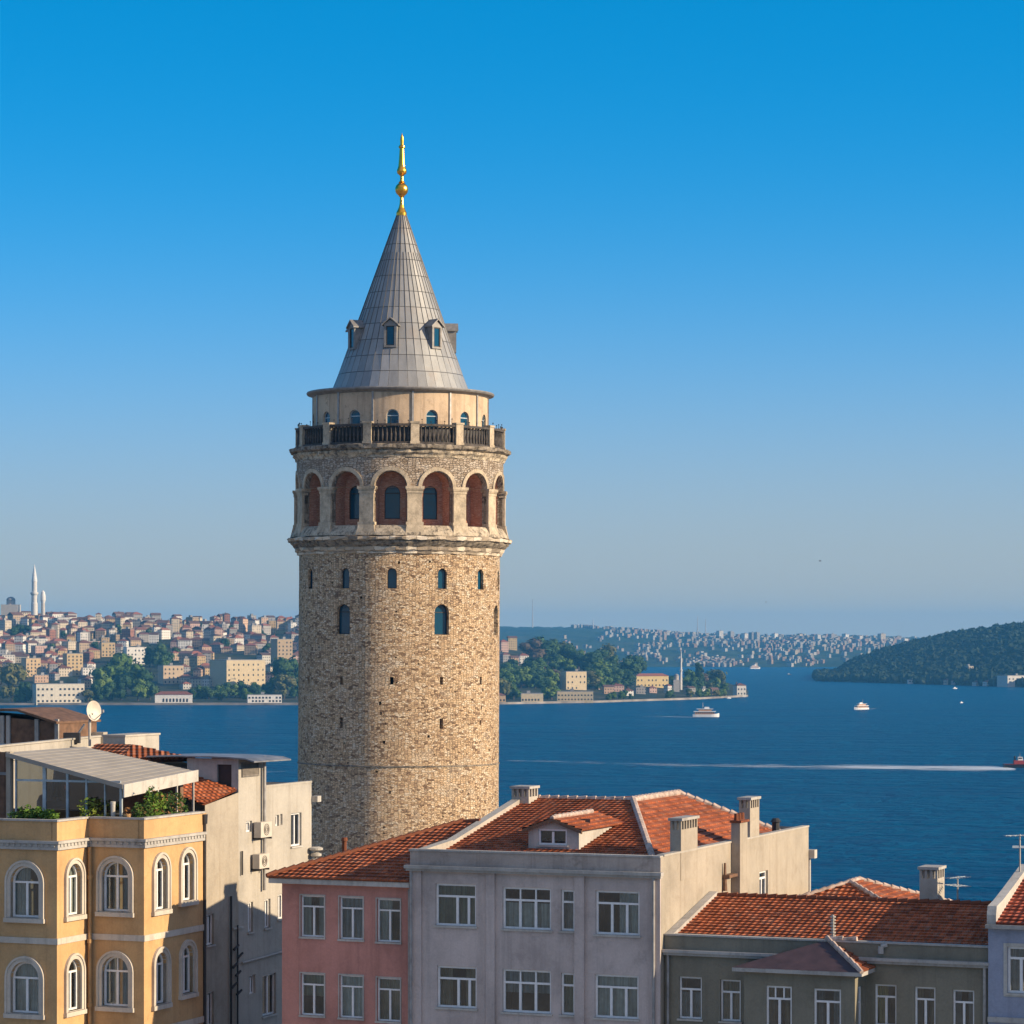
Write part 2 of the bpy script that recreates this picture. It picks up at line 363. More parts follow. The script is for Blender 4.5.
# ------------------------------------------------------------------ mesh helpers
class MB:
    def __init__(s): s.v = []; s.f = []; s.u = []
    def face(s, pts, uv=None):
        i = len(s.v); s.v.extend(tuple(p) for p in pts); s.f.append(tuple(range(i, i + len(pts))))
        s.u.extend(uv if uv is not None else [(0, 0)] * len(pts))
    def box8(s, p):
        # p: bottom 4 (ccw from above), top 4
        for q in ((3, 2, 1, 0), (4, 5, 6, 7), (0, 1, 5, 4), (1, 2, 6, 5), (2, 3, 7, 6), (3, 0, 4, 7)):
            a = [Vector(p[k]) for k in q]
            lu = (a[1] - a[0]).length; lv = (a[3] - a[0]).length
            s.face(a, [(0, 0), (lu, 0), (lu, lv), (0, lv)])
    def box(s, x0, x1, y0, y1, z0, z1):
        s.box8([(x0, y0, z0), (x1, y0, z0), (x1, y1, z0), (x0, y1, z0), (x0, y0, z1), (x1, y0, z1), (x1, y1, z1), (x0, y1, z1)])
    def wbox(s, W, u0, u1, v0, v1, w0, w1):
        P = W.at
        s.box8([P(u0, v0, w0), P(u1, v0, w0), P(u1, v0, w1), P(u0, v0, w1), P(u0, v1, w0), P(u1, v1, w0), P(u1, v1, w1), P(u0, v1, w1)])
    def tube(s, a, b, r0, r1=None, n=8, cap=True):
        a = Vector(a); b = Vector(b); r1 = r0 if r1 is None else r1
        d = (b - a).normalized()
        x = d.cross(Vector((0, 0, 1))) if abs(d.z) < 0.95 else d.cross(Vector((1, 0, 0)))
        x.normalize(); y = d.cross(x)
        ra = [a + (x * math.cos(t) + y * math.sin(t)) * r0 for t in [2 * math.pi * k / n for k in range(n)]]
        rb = [b + (x * math.cos(t) + y * math.sin(t)) * r1 for t in [2 * math.pi * k / n for k in range(n)]]
        for k in range(n): s.face([ra[k], rb[k], rb[(k + 1) % n], ra[(k + 1) % n]][::-1])
        if cap:
            s.face(ra[::-1] if False else ra); s.face(rb[::-1])
    def lathe(s, prof, n=48, cx=0, cy=0, uvs=None, a0=0.0, a1=2 * math.pi):
        """prof: (r, z) from bottom to top"""
        for k in range(n):
            t0 = a0 + (a1 - a0) * k / n; t1 = a0 + (a1 - a0) * (k + 1) / n
            for j in range(len(prof) - 1):
                (r0, z0), (r1, z1) = prof[j], prof[j + 1]
                p = lambda r, z, t: (cx + r * math.sin(t), cy - r * math.cos(t), z)
                f = [p(r0, z0, t0), p(r0, z0, t1), p(r1, z1, t1), p(r1, z1, t0)]
                if uvs: (k0, v0), (k1, v1) = uvs[j], uvs[j + 1]; q = [(k * k0, v0), ((k + 1) * k0, v0), ((k + 1) * k0, v1), (k * k0, v1)]
                else: q = [(t0 * r0, z0), (t1 * r0, z0), (t1 * r0, z1), (t0 * r0, z1)]
                if r0 < 1e-5: f = f[1:]; q = q[1:]
                elif r1 < 1e-5: f = f[:3]; q = q[:3]
                s.face(f, q)
    def panel(s, W, u0, u1, v0, v1, holes=(), depth=0.2, du=None):
        """a wall from (u0,v0) to (u1,v1) with real openings; hole = (a, b, bottom, spring, rise)"""
        cuts = {u0, u1}
        for a, b, vb, vs, ri in holes:
            n = 10 if ri > 0 else 1
            for k in range(n + 1): cuts.add(a + (b - a) * (0.5 - 0.5 * math.cos(math.pi * k / n) if ri > 0 else k / n))
        if du:
            k = u0
            while k < u1: cuts.add(k); k += du
        cs = sorted(c for c in cuts if u0 - 1e-6 <= c <= u1 + 1e-6)
        cl = [cs[0]]
        for c in cs[1:]:
            if c - cl[-1] > 1e-5: cl.append(c)
        def top(h, u):
            a, b, vb, vs, ri = h
            if ri <= 0: return vs
            x = (u - (a + b) / 2) / ((b - a) / 2)
            return vs + ri * math.sqrt(max(0, 1 - x * x))
        def q(pts, uv): s.face([W.at(*p) for p in pts], uv)
        for ua, ub in zip(cl[:-1], cl[1:]):
            mid = (ua + ub) / 2
            hs_ = sorted([h for h in holes if h[0] < mid < h[1]], key=lambda h: h[2])
            la = lb = v0
            for h in hs_:
                q([(ua, la, 0), (ub, lb, 0), (ub, h[2], 0), (ua, h[2], 0)], [(ua, la), (ub, lb), (ub, h[2]), (ua, h[2])])
                q([(ua, h[2], 0), (ub, h[2], 0), (ub, h[2], depth), (ua, h[2], depth)], [(ua, h[2]), (ub, h[2]), (ub, h[2] + depth), (ua, h[2] + depth)])
                ta, tb = top(h, ua), top(h, ub)
                q([(ua, ta, depth), (ub, tb, depth), (ub, tb, 0), (ua, ta, 0)], [(ua, ta + depth), (ub, tb + depth), (ub, tb), (ua, ta)])
                la, lb = ta, tb
            q([(ua, la, 0), (ub, lb, 0), (ub, v1, 0), (ua, v1, 0)], [(ua, la), (ub, lb), (ub, v1), (ua, v1)])
        for h in holes:
            a, b, vb, vs, ri = h
            q([(a, vb, 0), (a, vb, depth), (a, vs, depth), (a, vs, 0)], [(a, vb), (a + depth, vb), (a + depth, vs), (a, vs)])
            q([(b, vb, depth), (b, vb, 0), (b, vs, 0), (b, vs, depth)], [(b + depth, vb), (b, vb), (b, vs), (b + depth, vs)])
    def ring(s, W, ho, hi, w0, w1, inner=True):
        """a moulding between two outlines (outer, inner), front at w0, back at w1"""
        def outl(h, n=14):
            a, b, vb, vs, ri = h
            m, hw = (a + b) / 2, (b - a) / 2
            return [(a, vb)] + [(m - hw * math.cos(math.pi * k / n), vs + ri * math.sin(math.pi * k / n)) for k in range(n + 1)] + [(b, vb)]
        O = outl(ho); I = outl(hi)
        n = len(O)
        for k in range(n):
            j = (k + 1) % n
            o0, o1, i0, i1 = O[k], O[j], I[k], I[j]
            s.face([W.at(*o1, w0), W.at(*o0, w0), W.at(*i0, w0), W.at(*i1, w0)])
            s.face([W.at(*o0, w0), W.at(*o1, w0), W.at(*o1, w1), W.at(*o0, w1)])
            if inner: s.face([W.at(*i1, w0), W.at(*i0, w0), W.at(*i0, w1), W.at(*i1, w1)])
    def tiled(s, poly, step=0.36, lift=0.055):
        """a planar convex roof slope laid in lapped rows, uv = (across, up the slope)"""
        P = [Vector(p) for p in poly]
        n = Vector((0, 0, 0))
        for k in range(len(P)): n += (P[k] - P[0]).cross(P[(k + 1) % len(P)] - P[0])
        n.normalize()
        if n.z < 0: n = -n; P.reverse()
        up = Vector((-n.x, -n.y, 0)); up = (up - n * up.dot(n)).normalized()
        ac = up.cross(n)
        o = P[0]
        q = [((p - o).dot(ac), (p - o).dot(up)) for p in P]
        lo = min(b for _, b in q); hi = max(b for _, b in q)
        def clip(pl, lim, sign):
            out = []
            for i in range(len(pl)):
                a, b = pl[i], pl[(i + 1) % len(pl)]
                da, db = sign * (a[1] - lim), sign * (b[1] - lim)
                if da >= 0: out.append(a)
                if (da > 0 and db < 0) or (da < 0 and db > 0):
                    t = da / (da - db); out.append((a[0] + (b[0] - a[0]) * t, lim))
            return out
        k = 0
        while lo + k * step < hi - 1e-4:
            a, b = lo + k * step, min(hi, lo + (k + 1) * step)
            pl = clip(clip(q, a, 1), b, -1)
            if len(pl) >= 3:
                def w3(x, y, h): return o + ac * x + up * y + n * h
                s.face([w3(x, y, lift * (1 - (y - a) / step) + 0.01) for x, y in pl], [(x, y - lo) for x, y in pl])
                low = sorted([x for x, y in pl if abs(y - a) < 1e-4])
                if len(low) >= 2:
                    s.face([w3(low[0], a, -0.02), w3(low[-1], a, -0.02), w3(low[-1], a, lift + 0.01), w3(low[0], a, lift + 0.01)], [(low[0], a - lo), (low[-1], a - lo), (low[-1], a - lo + 0.02), (low[0], a - lo + 0.02)])
            k += 1
        s.face([p - n * 0.03 for p in P][::-1])
    def build(s, name, mat, parent=None, org=None, smooth=False, loc=None):
        o3 = Vector(org) if org is not None else (Vector(parent['_o']) if parent is not None and '_o' in parent else Vector((0, 0, 0)))
        me = bpy.data.meshes.new(name)
        vs = [(a - o3.x, b - o3.y, c - o3.z) for a, b, c in s.v]
        me.from_pydata(vs, [], s.f)
        ul = me.uv_layers.new(name='UVMap')
        ul.data.foreach_set('uv', np.array(s.u, dtype=np.float32).ravel())
        me.materials.append(mat)
        if smooth:
            me.validate()
            import bmesh
            b = bmesh.new(); b.from_mesh(me); bmesh.ops.remove_doubles(b, verts=b.verts, dist=1e-4); b.to_mesh(me); b.free()
            me.polygons.foreach_set('use_smooth', [True] * len(me.polygons))
        o = bpy.data.objects.new(name, me)
        C.objects.link(o)
        if parent is not None:
            o.parent = parent
            if '_o' in parent: o['_o'] = parent['_o']
        elif org is not None: o.location = o3
        if loc is not None: o.location = loc
        return o

def thing(name, loc, label=None, cat=None, group=None):
    o = bpy.data.objects.new(name, None); C.objects.link(o)
    o.location = loc; o['_o'] = list(loc); o.empty_display_size = 1
    return tag(o, label, cat, group)
def tag(o, label=None, cat=None, group=None, kind=None):
    if label: o['label'] = label
    if cat: o['category'] = cat
    if group: o['group'] = group
    if kind: o['kind'] = kind
    return o

PENDING = []          # (object, base label, bearing column): look-alikes get an ordinal at the end
def later(o, base, px, from_what): PENDING.append((o, base, px, from_what))
ORD = ['first', 'second', 'third', 'fourth', 'fifth', 'sixth', 'seventh', 'eighth', 'ninth', 'tenth', 'eleventh', 'twelfth', 'thirteenth', 'fourteenth', 'fifteenth', 'sixteenth', 'seventeenth', 'eighteenth', 'nineteenth', 'twentieth']
def settle_labels():
    by = {}
    for o, b, px, fw in PENDING: by.setdefault(b, []).append((px, o, fw))
    for b, l in by.items():
        if len(l) == 1: l[0][1]['label'] = b; continue
        l.sort(key=lambda t: abs(t[0] - 398))
        for k, (px, o, fw) in enumerate(l):
            o['label'] = b + ', ' + (ORD[k] if k < len(ORD) else 'last') + ' from ' + fw

class Wall:
    """a vertical plane: u runs along it, v is height above the sea, w goes inward"""
    def __init__(s, o, d, inward):
        s.o = Vector((o[0], o[1])); s.d = Vector(d).normalized(); s.i = Vector(inward).normalized()
    def at(s, u, v, w=0.0):
        p = s.o + s.d * u + s.i * w
        return Vector((p.x, p.y, v))
    def u(s, px):
        k = (px - 512) / F
        return (k * s.o.y - s.o.x) / (s.d.x - k * s.d.y)
    def v(s, px, py):
        return CAM_H - (py - HY) / F * (s.o.y + s.u(px) * s.d.y)
    def back(s, w): return Wall(s.o + s.i * w, s.d, s.i)

class Round:
    """a round wall about (cx, cy): u = angle * ref radius, v height, w inward"""
    def __init__(s, cx, cy, r, ref=None): s.c = (cx, cy); s.r = r; s.ref = ref or r
    def at(s, u, v, w=0.0):
        t = u / s.ref; r = s.r - w
        return Vector((s.c[0] + r * math.sin(t), s.c[1] - r * math.cos(t), v))

def pt(px, py, d): return Vector(((px - 512) / F * d, d, CAM_H - (py - HY) / F * d))
def height(py, d): return CAM_H - (py - HY) / F * d

ANG = R(22)
E1 = Vector((math.cos(ANG), -math.sin(ANG))); E2 = Vector((math.sin(ANG), math.cos(ANG)))

def window(parent, W, h, cols=(0.5,), transom=0.28, reveal=0.16, fw=0.065, cur=None, glass='glass', sill=True, arch_bar=True, mat='white', upper=None, curmode=None, name='window'):
    """h = (u0,u1,bottom,spring,rise); cols: mullion places in the lower lights; transom: share taken by the top light"""
    a, b, vb, vs, ri = h
    m = MB(); w0 = reveal - 0.02; w1 = reveal + 0.07
    m.ring(W, (a, b, vb, vs, ri), (a + fw, b - fw, vb + fw, vs - (fw if ri <= 0 else 0), max(0, ri - fw)), w0, w1)
    H = vs + ri - vb
    tv = vs if (ri > 0) else vb + H * (1 - transom)
    if arch_bar and (ri > 0 or transom > 0): m.wbox(W, a + fw * 0.6, b - fw * 0.6, tv - fw * 0.5, tv + fw * 0.5, w0 + 0.004, w1)
    else: tv = vs - fw
    for c in cols:
        x = a + (b - a) * c
        m.wbox(W, x - fw * 0.62, x + fw * 0.62, vb + fw * 0.6, tv - fw * 0.52, w0 - 0.004, w1 - 0.004)
    for c in (upper or ()):
        x = a + (b - a) * c
        topv = (vs + ri * math.sqrt(max(0, 1 - (2 * c - 1) ** 2)) if ri > 0 else vs) - fw * 0.5
        m.wbox(W, x - fw * 0.35, x + fw * 0.35, tv + fw * 0.5, topv, w0 + 0.006, w1 - 0.004)
    fr = m.build(name, M[mat], parent)
    g = MB(); wg = reveal + 0.03
    n = 12
    pts = [(a + 0.02, vb + 0.02), (b - 0.02, vb + 0.02)]
    if ri > 0: pts += [((a + b) / 2 + (b - a - 0.04) / 2 * math.cos(math.pi * k / n), vs + (ri - 0.02) * math.sin(math.pi * k / n)) for k in range(n + 1)]
    else: pts += [(b - 0.02, vs - 0.02), (a + 0.02, vs - 0.02)]
    g.face([W.at(u, v, wg) for u, v in pts])
    g.build('pane', M[glass], fr)
    if cur is not None:
        cm = curmode or rnd.choice(['full', 'full', 'sides', 'left', 'half', 'blind'])
        spans = {'full': [(0, 1, 0, 1)], 'sides': [(0, 0.33, 0, 1), (0.68, 1, 0, 1)], 'left': [(0, 0.55, 0, 1)], 'half': [(0, 1, 0.0, 0.62)], 'blind': [(0, 1, 0.45, 1)], 'right': [(0.5, 1, 0, 1)], 'none': []}[cm]
        if spans:
            c = MB(); wc = reveal + 0.16
            for s0, s1, t0, t1 in spans:
                N = 10
                for k in range(N):
                    u0 = a + 0.03 + (b - a - 0.06) * (s0 + (s1 - s0) * k / N); u1 = a + 0.03 + (b - a - 0.06) * (s0 + (s1 - s0) * (k + 1) / N)
                    d0 = 0.03 * ((k % 2) * 2 - 1); d1 = -d0
                    c.face([W.at(u0, vb + H * t0, wc + d0), W.at(u1, vb + H * t0, wc + d1), W.at(u1, vb + H * t1, wc + d1), W.at(u0, vb + H * t1, wc + d0)])
            c.build('curtain', M['curtain'][cur], fr)
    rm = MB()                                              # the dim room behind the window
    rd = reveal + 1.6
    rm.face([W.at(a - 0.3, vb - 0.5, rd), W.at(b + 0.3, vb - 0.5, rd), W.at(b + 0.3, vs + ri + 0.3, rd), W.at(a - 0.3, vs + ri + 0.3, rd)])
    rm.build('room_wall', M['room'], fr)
    if sill:
        sl = MB(); sl.wbox(W, a - 0.06, b + 0.06, vb - 0.07, vb, -0.07, reveal - 0.03)
        sl.build('sill', M['white_old'], fr)
    return fr

def ridge_caps(mb, a, b, r=0.11, step=0.38):
    a = Vector(a); b = Vector(b); n = max(1, int((b - a).length / step))
    for k in range(n):
        p = a.lerp(b, k / n); q = a.lerp(b, (k + 1.12) / n)
        mb.tube(p + Vector((0, 0, 0.01)), q + Vector((0, 0, 0.05)), r * 0.92, r * 1.1, 7)
# ================================================================== land, sea, haze (large structure)
def interp(x, xs, ys): return float(np.interp(x, xs, ys))

def shore_d(px): return interp(px, [-400, 300, 500, 600, 700, 752], [2770, 2770, 2800, 2880, 3040, 3190])
def hill_z(X, Y):
    px = 512 + X / Y * F
    t = Y - shore_d(px)
    A = interp(px, [-300, 60, 180, 300, 380, 500, 560, 620, 680, 720, 742, 749, 800], [1.0, 1.0, 0.93, 0.92, 0.85, 0.58, 0.48, 0.36, 0.20, 0.07, 0.03, 0.0, -0.3])
    base = interp(t, [-90, -8, -2, 0, 120, 300, 620, 1000, 1350, 2300], [-9, -4, 1.6, 1.6, 3.5, 17, 46, 82, 92, 40])
    if px > 450 and t > 0:
        f = interp(px, [450, 520, 760], [0, 0.5, 1]); lim = interp(px, [450, 700, 760], [1500, 420, 120])
        if t > lim: base -= f * (t - lim) * 0.12
    z = base * max(A, 0.02) if base > 2 else base
    if base > 1 and A > 0: z = max(z, 1.6) if t < 900 else z
    if px > 747: z = min(z, 1.6 - (px - 747) * 0.9)
    return z

def grid(name, xs, ys, zf, mat, uvscale=1.0):
    nx, ny = len(xs), len(ys)
    v = []
    for y in ys:
        for x in xs: v.append((x, y, zf(x, y)))
    f = [(j * nx + i, j * nx + i + 1, (j + 1) * nx + i + 1, (j + 1) * nx + i) for j in range(ny - 1) for i in range(nx - 1)]
    me = bpy.data.meshes.new(name); me.from_pydata(v, [], f)
    me.materials.append(mat)
    me.polygons.foreach_set('use_smooth', [True] * len(me.polygons))
    o = bpy.data.objects.new(name, me); C.objects.link(o)
    return o

def water_mat():
    t = NT('sea_water')
    v1 = t.coord('Object', (0.060, 0.10, 0.05))
    v2 = t.coord('Object', (0.19, 0.27, 0.2))
    v3 = t.coord('Object', (0.0016, 0.0075, 0.002))
    n1 = t.noise(v1, 1.0, 5, 0.62, 0.6)
    n2 = t.noise(v2, 1.0, 4, 0.6, 0.4)
    n3 = t.noise(v3, 1.0, 6, 0.62, 1.2)
    calm = t.ramp(n3, [(0.35, grey(0.45)), (0.62, grey(1.0))])
    n4 = t.noise(t.coord('Object', (0.022, 0.036, 0.02)), 1.0, 3, 0.5, 0.5)
    h = t.math('ADD', t.math('MULTIPLY', t.math('ADD', t.math('MULTIPLY', n1, 1.6), t.math('MULTIPLY', n2, 0.55)), calm), t.math('MULTIPLY', n4, 1.6))
    b = t.bump(h, 1.0, 4.6)
    col = t.ramp(n3, [(0.3, (0.0002, 0.058, 0.138)), (0.7, (0.0003, 0.086, 0.190))])
    return t.fin(col, 0.28, b, **{'IOR': 1.06, 'Specular IOR Level': 0.08})
M['water'] = water_mat()
sea = MB(); sea.face([(-40000, 300, 0), (40000, 300, 0), (40000, 60000, 0), (-40000, 60000, 0)])
tag(sea.build('sea', M['water']), kind='structure')

def ground_mat(name, cols, scale):
    t = NT(name); v = t.coord()
    n = t.noise(v, scale, 8, 0.7)
    c = t.ramp(n, [(0.3, cols[0]), (0.5, cols[1]), (0.7, cols[2])])
    return t.fin(c, 0.95, t.bump(n, 0.5, 1.0), **{'Specular IOR Level': 0.1})
M['city_ground'] = ground_mat('city_ground', [(0.18, 0.165, 0.145), (0.30, 0.27, 0.23), (0.40, 0.36, 0.31)], 0.15)
M['bank'] = ground_mat('hillside_ground', [(0.016, 0.030, 0.014), (0.035, 0.045, 0.025), (0.10, 0.085, 0.065)], 0.02)
M['wood_floor'] = ground_mat('wood_floor', [(0.012, 0.028, 0.018), (0.022, 0.042, 0.024), (0.045, 0.060, 0.034)], 0.02)
M['far_ground'] = ground_mat('far_hill_ground', [(0.020, 0.042, 0.024), (0.034, 0.058, 0.032), (0.07, 0.082, 0.055)], 0.006)

def near_z(x, y): return interp(y, [-500, 200, 262, 330, 420, 560, 640, 720], [37, 36.5, 35.5, 24, 13, 3, -3, -8]) + 0.6 * math.sin(x * 0.05)
tag(grid('hill_ground', np.linspace(-900, 900, 60), np.linspace(-400, 720, 70), near_z, M['city_ground']), kind='structure')
tag(grid('far_bank_hill', np.linspace(-1250, 420, 200), np.concatenate([np.linspace(2700, 3300, 90), np.linspace(3310, 5200, 70)]), hill_z, M['bank']), kind='structure')

# quay along the far bank
q = MB()
pxs = np.linspace(-60, 748, 140)
for a, b in zip(pxs[:-1], pxs[1:]):
    def qp(px, dd, z): d = shore_d(px) + dd; return ((px - 512) / F * d, d, z)
    q.face([qp(a, -6, -1), qp(b, -6, -1), qp(b, -6, 1.9), qp(a, -6, 1.9)])
    q.face([qp(a, -6, 1.9), qp(b, -6, 1.9), qp(b, 8, 1.9), qp(a, 8, 1.9)])
M['quay'] = plain('quay_stone', (0.24, 0.21, 0.18), 0.9, 0, 0.5, 0.05)
tag(q.build('quay_pavement', M['quay']), kind='structure')

# wooded headland on the other side of the strait
def head_top(px): return interp(px, [800, 828, 850, 880, 920, 960, 1000, 1024, 1100, 1250], [690, 682, 667, 656, 645, 637, 632, 630, 627, 632])
def head_shore(px): return interp(px, [800, 830, 900, 1024, 1250], [4480, 4330, 4130, 3800, 3600])
def head_z(X, Y):
    px = 512 + X / Y * F
    t = Y - head_shore(px)
    zr = max(0, CAM_H - (head_top(px) - HY) / F * (head_shore(px) + 800))
    if px < 836: zr *= max(0, (px - 812) / 24)
    return interp(t, [-80, -5, 0, 60, 250, 500, 800, 1100, 2200], [-9, -2, 1.2, 0.07 * zr + 1, 0.35 * zr + 1, 0.72 * zr + 1, zr, zr * 1.0, zr * 0.4]) if px > 816 else -8
tag(grid('wooded_headland_hill', np.linspace(380, 1250, 120), np.linspace(3500, 6200, 130), head_z, M['wood_floor']), kind='structure')

# far shore
from mathutils import noise as mn
def far_top(px): return interp(px, [150, 480, 560, 620, 690, 760, 850, 930, 1100], [625, 625, 625, 628, 633, 634.5, 635, 638, 639])
def far_z(X, Y):
    px = 512 + X / Y * F
    zr = CAM_H - (far_top(px) - HY) / F * 9500
    t = Y - 6667
    bump_ = mn.fractal(Vector((X / 500, Y / 500, 3)), 1, 2, 5) * 13 * min(1, max(0, t / 600))
    can = (mn.noise(Vector((X / 22, Y / 22, 1))) * 5 + mn.noise(Vector((X / 60, Y / 60, 5))) * 5) * min(1, max(0, t / 150))
    return interp(t, [-200, -10, 0, 150, 1200, 2800, 4000, 6000], [-12, -2, 1.5, 10, 0.55 * (zr - 8), zr - 8, zr - 12, 0]) + bump_ + can
tag(grid('far_shore_hill', np.linspace(-1500, 2500, 260), np.concatenate([np.linspace(6450, 9700, 150), np.linspace(9750, 12500, 20)]), far_z, M['far_ground']), kind='structure')

hz = MB(); hz.box(-9000, 9000, -450, 13000, -12.5, 175)
hm = bpy.data.materials.new('thin_sea_haze'); hm.use_nodes = True
hn = hm.node_tree; hn.nodes.remove(hn.nodes['Principled BSDF'])
pv = hn.nodes.new('ShaderNodeVolumePrincipled')
pv.inputs['Color'].default_value = (0.12, 0.50, 0.98, 1)
pv.inputs['Density'].default_value = 0.000062
hn.links.new(pv.outputs[0], hn.nodes['Material Output'].inputs['Volume'])
tag(hz.build('haze', hm), kind='stuff')

# ================================================================== the round tower
TX, TY = -9.39, 246.0
S = F / TY
TB = 35.3
def tz(py): return CAM_H - (py - HY) / S
def tzf(py, r): return CAM_H - (py - HY) / F * (TY - r)       # height of something seen on the front of the wall
A0 = R(2.18)
tower = thing('stone_tower', (TX, TY, TB), 'tall round medieval stone tower with grey conical roof and golden finial', 'tower')
tower.rotation_euler = (0, R(0.32), 0)

Rs = 100.3 / S
shaft_w = Round(TX, TY, Rs)
zc0, zc1 = tz(555), tz(540)
def ang_h(deg, wpx, ytop, ybot, ri_full=True, rr=Rs):
    t = R(deg) + A0; hw = wpx / S / 2
    vb, vt = tzf(ybot, rr), tzf(ytop, rr)
    return (t * rr - hw, t * rr + hw, vb, vt - hw if ri_full else vt, hw if ri_full else 0)
small = [ang_h(d, 9.5, 568, 588.5) for d in (-4.2, 24.5, 52.5, -31.8, -61, 78.6, 106, 133, 160, -88, -115, -142)]
large = [ang_h(d, 15.5, 604, 634.5) for d in (24.3, -33, 73, 130, -90, -145)]
slits = [ang_h(d, 3.6, 677, 684.5, False) for d in (-4, 24.3, 53, -34, -62)] + [ang_h(d, 3.8, 718.5, 729, False) for d in (24.3, -34)] + [ang_h(53, 2.2, 721, 726, False)]
putlog = []
rp = random.Random(3)
for _ in range(46):
    d = rp.uniform(-80, 85); y = rp.choice([rp.uniform(560, 600), rp.uniform(640, 672), rp.uniform(688, 714), rp.uniform(732, 758), rp.uniform(768, 830)])
    h = ang_h(d, rp.uniform(1.6, 2.8), y, y + rp.uniform(1.6, 3.2), False)
    if all(abs((h[0] + h[1]) / 2 - (k[0] + k[1]) / 2) > 1.2 or h[2] > k[3] + k[4] + .3 or h[3] < k[2] - .3 for k in small + large + slits + putlog): putlog.append(h)
m = MB(); m.panel(shaft_w, -math.pi * Rs, math.pi * Rs, TB - 2, zc0 + 0.05, small + large + slits + putlog, 0.55, du=0.45)
m.build('shaft', M['stone'], tower)
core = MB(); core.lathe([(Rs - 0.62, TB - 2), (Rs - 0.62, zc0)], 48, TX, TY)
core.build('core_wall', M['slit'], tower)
for h in small + large:
    big = h in large
    window(tower, shaft_w, h, cols=(), reveal=0.34 if big else 0.24, fw=0.06, cur=None, glass='tglass', sill=False, arch_bar=big, mat='iron')
    if not big: continue
m = MB(); m.lathe([(Rs, tz(763.2)), (Rs + 0.07, tz(763)), (Rs + 0.07, tz(762)), (Rs, tz(761.6))], 96, TX, TY)
m.build('string_course', M['soot'], tower)

def corn(name, prof, mat, n=112):
    m = MB(); m.lathe(prof, n, TX, TY)
    if name.endswith('cornice'):
        jr = random.Random(len(prof)); jit = {}
        for k, p in enumerate(m.v):
            key = (round(p[0], 3), round(p[1], 3), round(p[2], 3))
            if key not in jit: jit[key] = (jr.uniform(-.012, .008), jr.uniform(-.05, .05))
            q, dz_ = jit[key]; m.v[k] = (TX + (p[0] - TX) * (1 + q), TY + (p[1] - TY) * (1 + q), p[2] + dz_)
    return m.build(name, M[mat], tower)
# lower cornice: three courses stepping out
z = lambda y: tz(y)
corn('lower_cornice', [(Rs - .3, z(557)), (Rs + 0.12, z(556)), (Rs + 0.16, z(553.6)), (Rs + 0.30, z(552.6)), (Rs + 0.36, z(549.8)), (Rs + .30, z(549.4))], 'ashlar')
corn('middle_cornice', [(Rs + .30, z(549.6)), (Rs + .50, z(547.6)), (Rs + .66, z(545.4)), (Rs + 0.74, z(543.6)), (Rs + .70, z(543.2))], 'soot')
corn('upper_cornice', [(Rs + .68, z(543.4)), (Rs + 0.92, z(543.0)), (Rs + 0.95, z(540.4)), (Rs + 0.90, z(539.6)), (Rs - 1.8, z(536))], 'ashlar')
Ra = 103.3 / S
aw = Round(TX, TY, Ra)
zb, zt = tz(537.5), tz(462.5)
n_arch = 14
step = 2 * math.pi / n_arch
arch_c = [A0 + R(-5.05) + k * step for k in range(n_arch)]
pier_c = [c + step / 2 for c in arch_c]
awd = 16.3 / S * 0.985
z_base, z_spr = tzf(525, Ra), tzf(487.5, Ra)
arches = []
for c in arch_c:
    cc = (c + math.pi) % (2 * math.pi) - math.pi
    arches.append((cc * Ra - awd, cc * Ra + awd, z_base, z_spr, awd))
arches.sort()
m = MB(); m.panel(aw, -math.pi * Ra, math.pi * Ra, zb, zt, arches, 0.42, du=0.6)
m.build('arcade_wall', M['stone_pale'], tower)
# brick-lined niches behind the arches
D_N = 1.55
for h in arches:
    n = MB(); nw = Round(TX, TY, Ra - 0.42, Ra)
    hh = (h[0] + .03, h[1] - .03, h[2] + .02, h[3], h[4] - .03)
    segs = 12
    pts = [(hh[0], hh[2])] + [((hh[0] + hh[1]) / 2 - (hh[1] - hh[0]) / 2 * math.cos(math.pi * k / segs), hh[3] + hh[4] * math.sin(math.pi * k / segs)) for k in range(segs + 1)] + [(hh[1], hh[2])]
    run = 0
    for a, b in zip(pts, pts[1:] + pts[:1]):
        L = math.hypot(a[0] - b[0], a[1] - b[1])
        n.face([nw.at(*a, 0), nw.at(*b, 0), nw.at(*b, D_N - .42), nw.at(*a, D_N - .42)], [(0, run), (0, run + L), (D_N, run + L), (D_N, run)]); run += L
    bw = Round(TX, TY, Ra - D_N, Ra)
    mid = (h[0] + h[1]) / 2; k = Ra / (Ra - D_N)
    ww = 7.7 / S * k
    wz0, wz1 = tzf(519, Ra - D_N), tzf(484.5, Ra - D_N)
    win = (mid - ww, mid + ww, wz0, wz1 - ww * 0.9, ww * 0.8)
    n.panel(bw, hh[0] - 0.25, hh[1] + .25, hh[2] - .03, hh[3] + hh[4] + .05, [win], 0.25)
    n.build('niche', M['brick'], tower)
    window(tower, bw, win, cols=(), reveal=0.12, fw=0.075, glass='tglass', sill=False, arch_bar=True, mat='iron')
    a = MB(); a.ring(aw, (h[0] - 0.30, h[1] + 0.30, z_spr + 0.05, z_spr + 0.051, h[4] + 0.30), (h[0], h[1], z_spr + 0.051, z_spr + 0.052, h[4]), -0.09, 0.2)
    a.build('arch_moulding', M['limestone_clean'], tower)
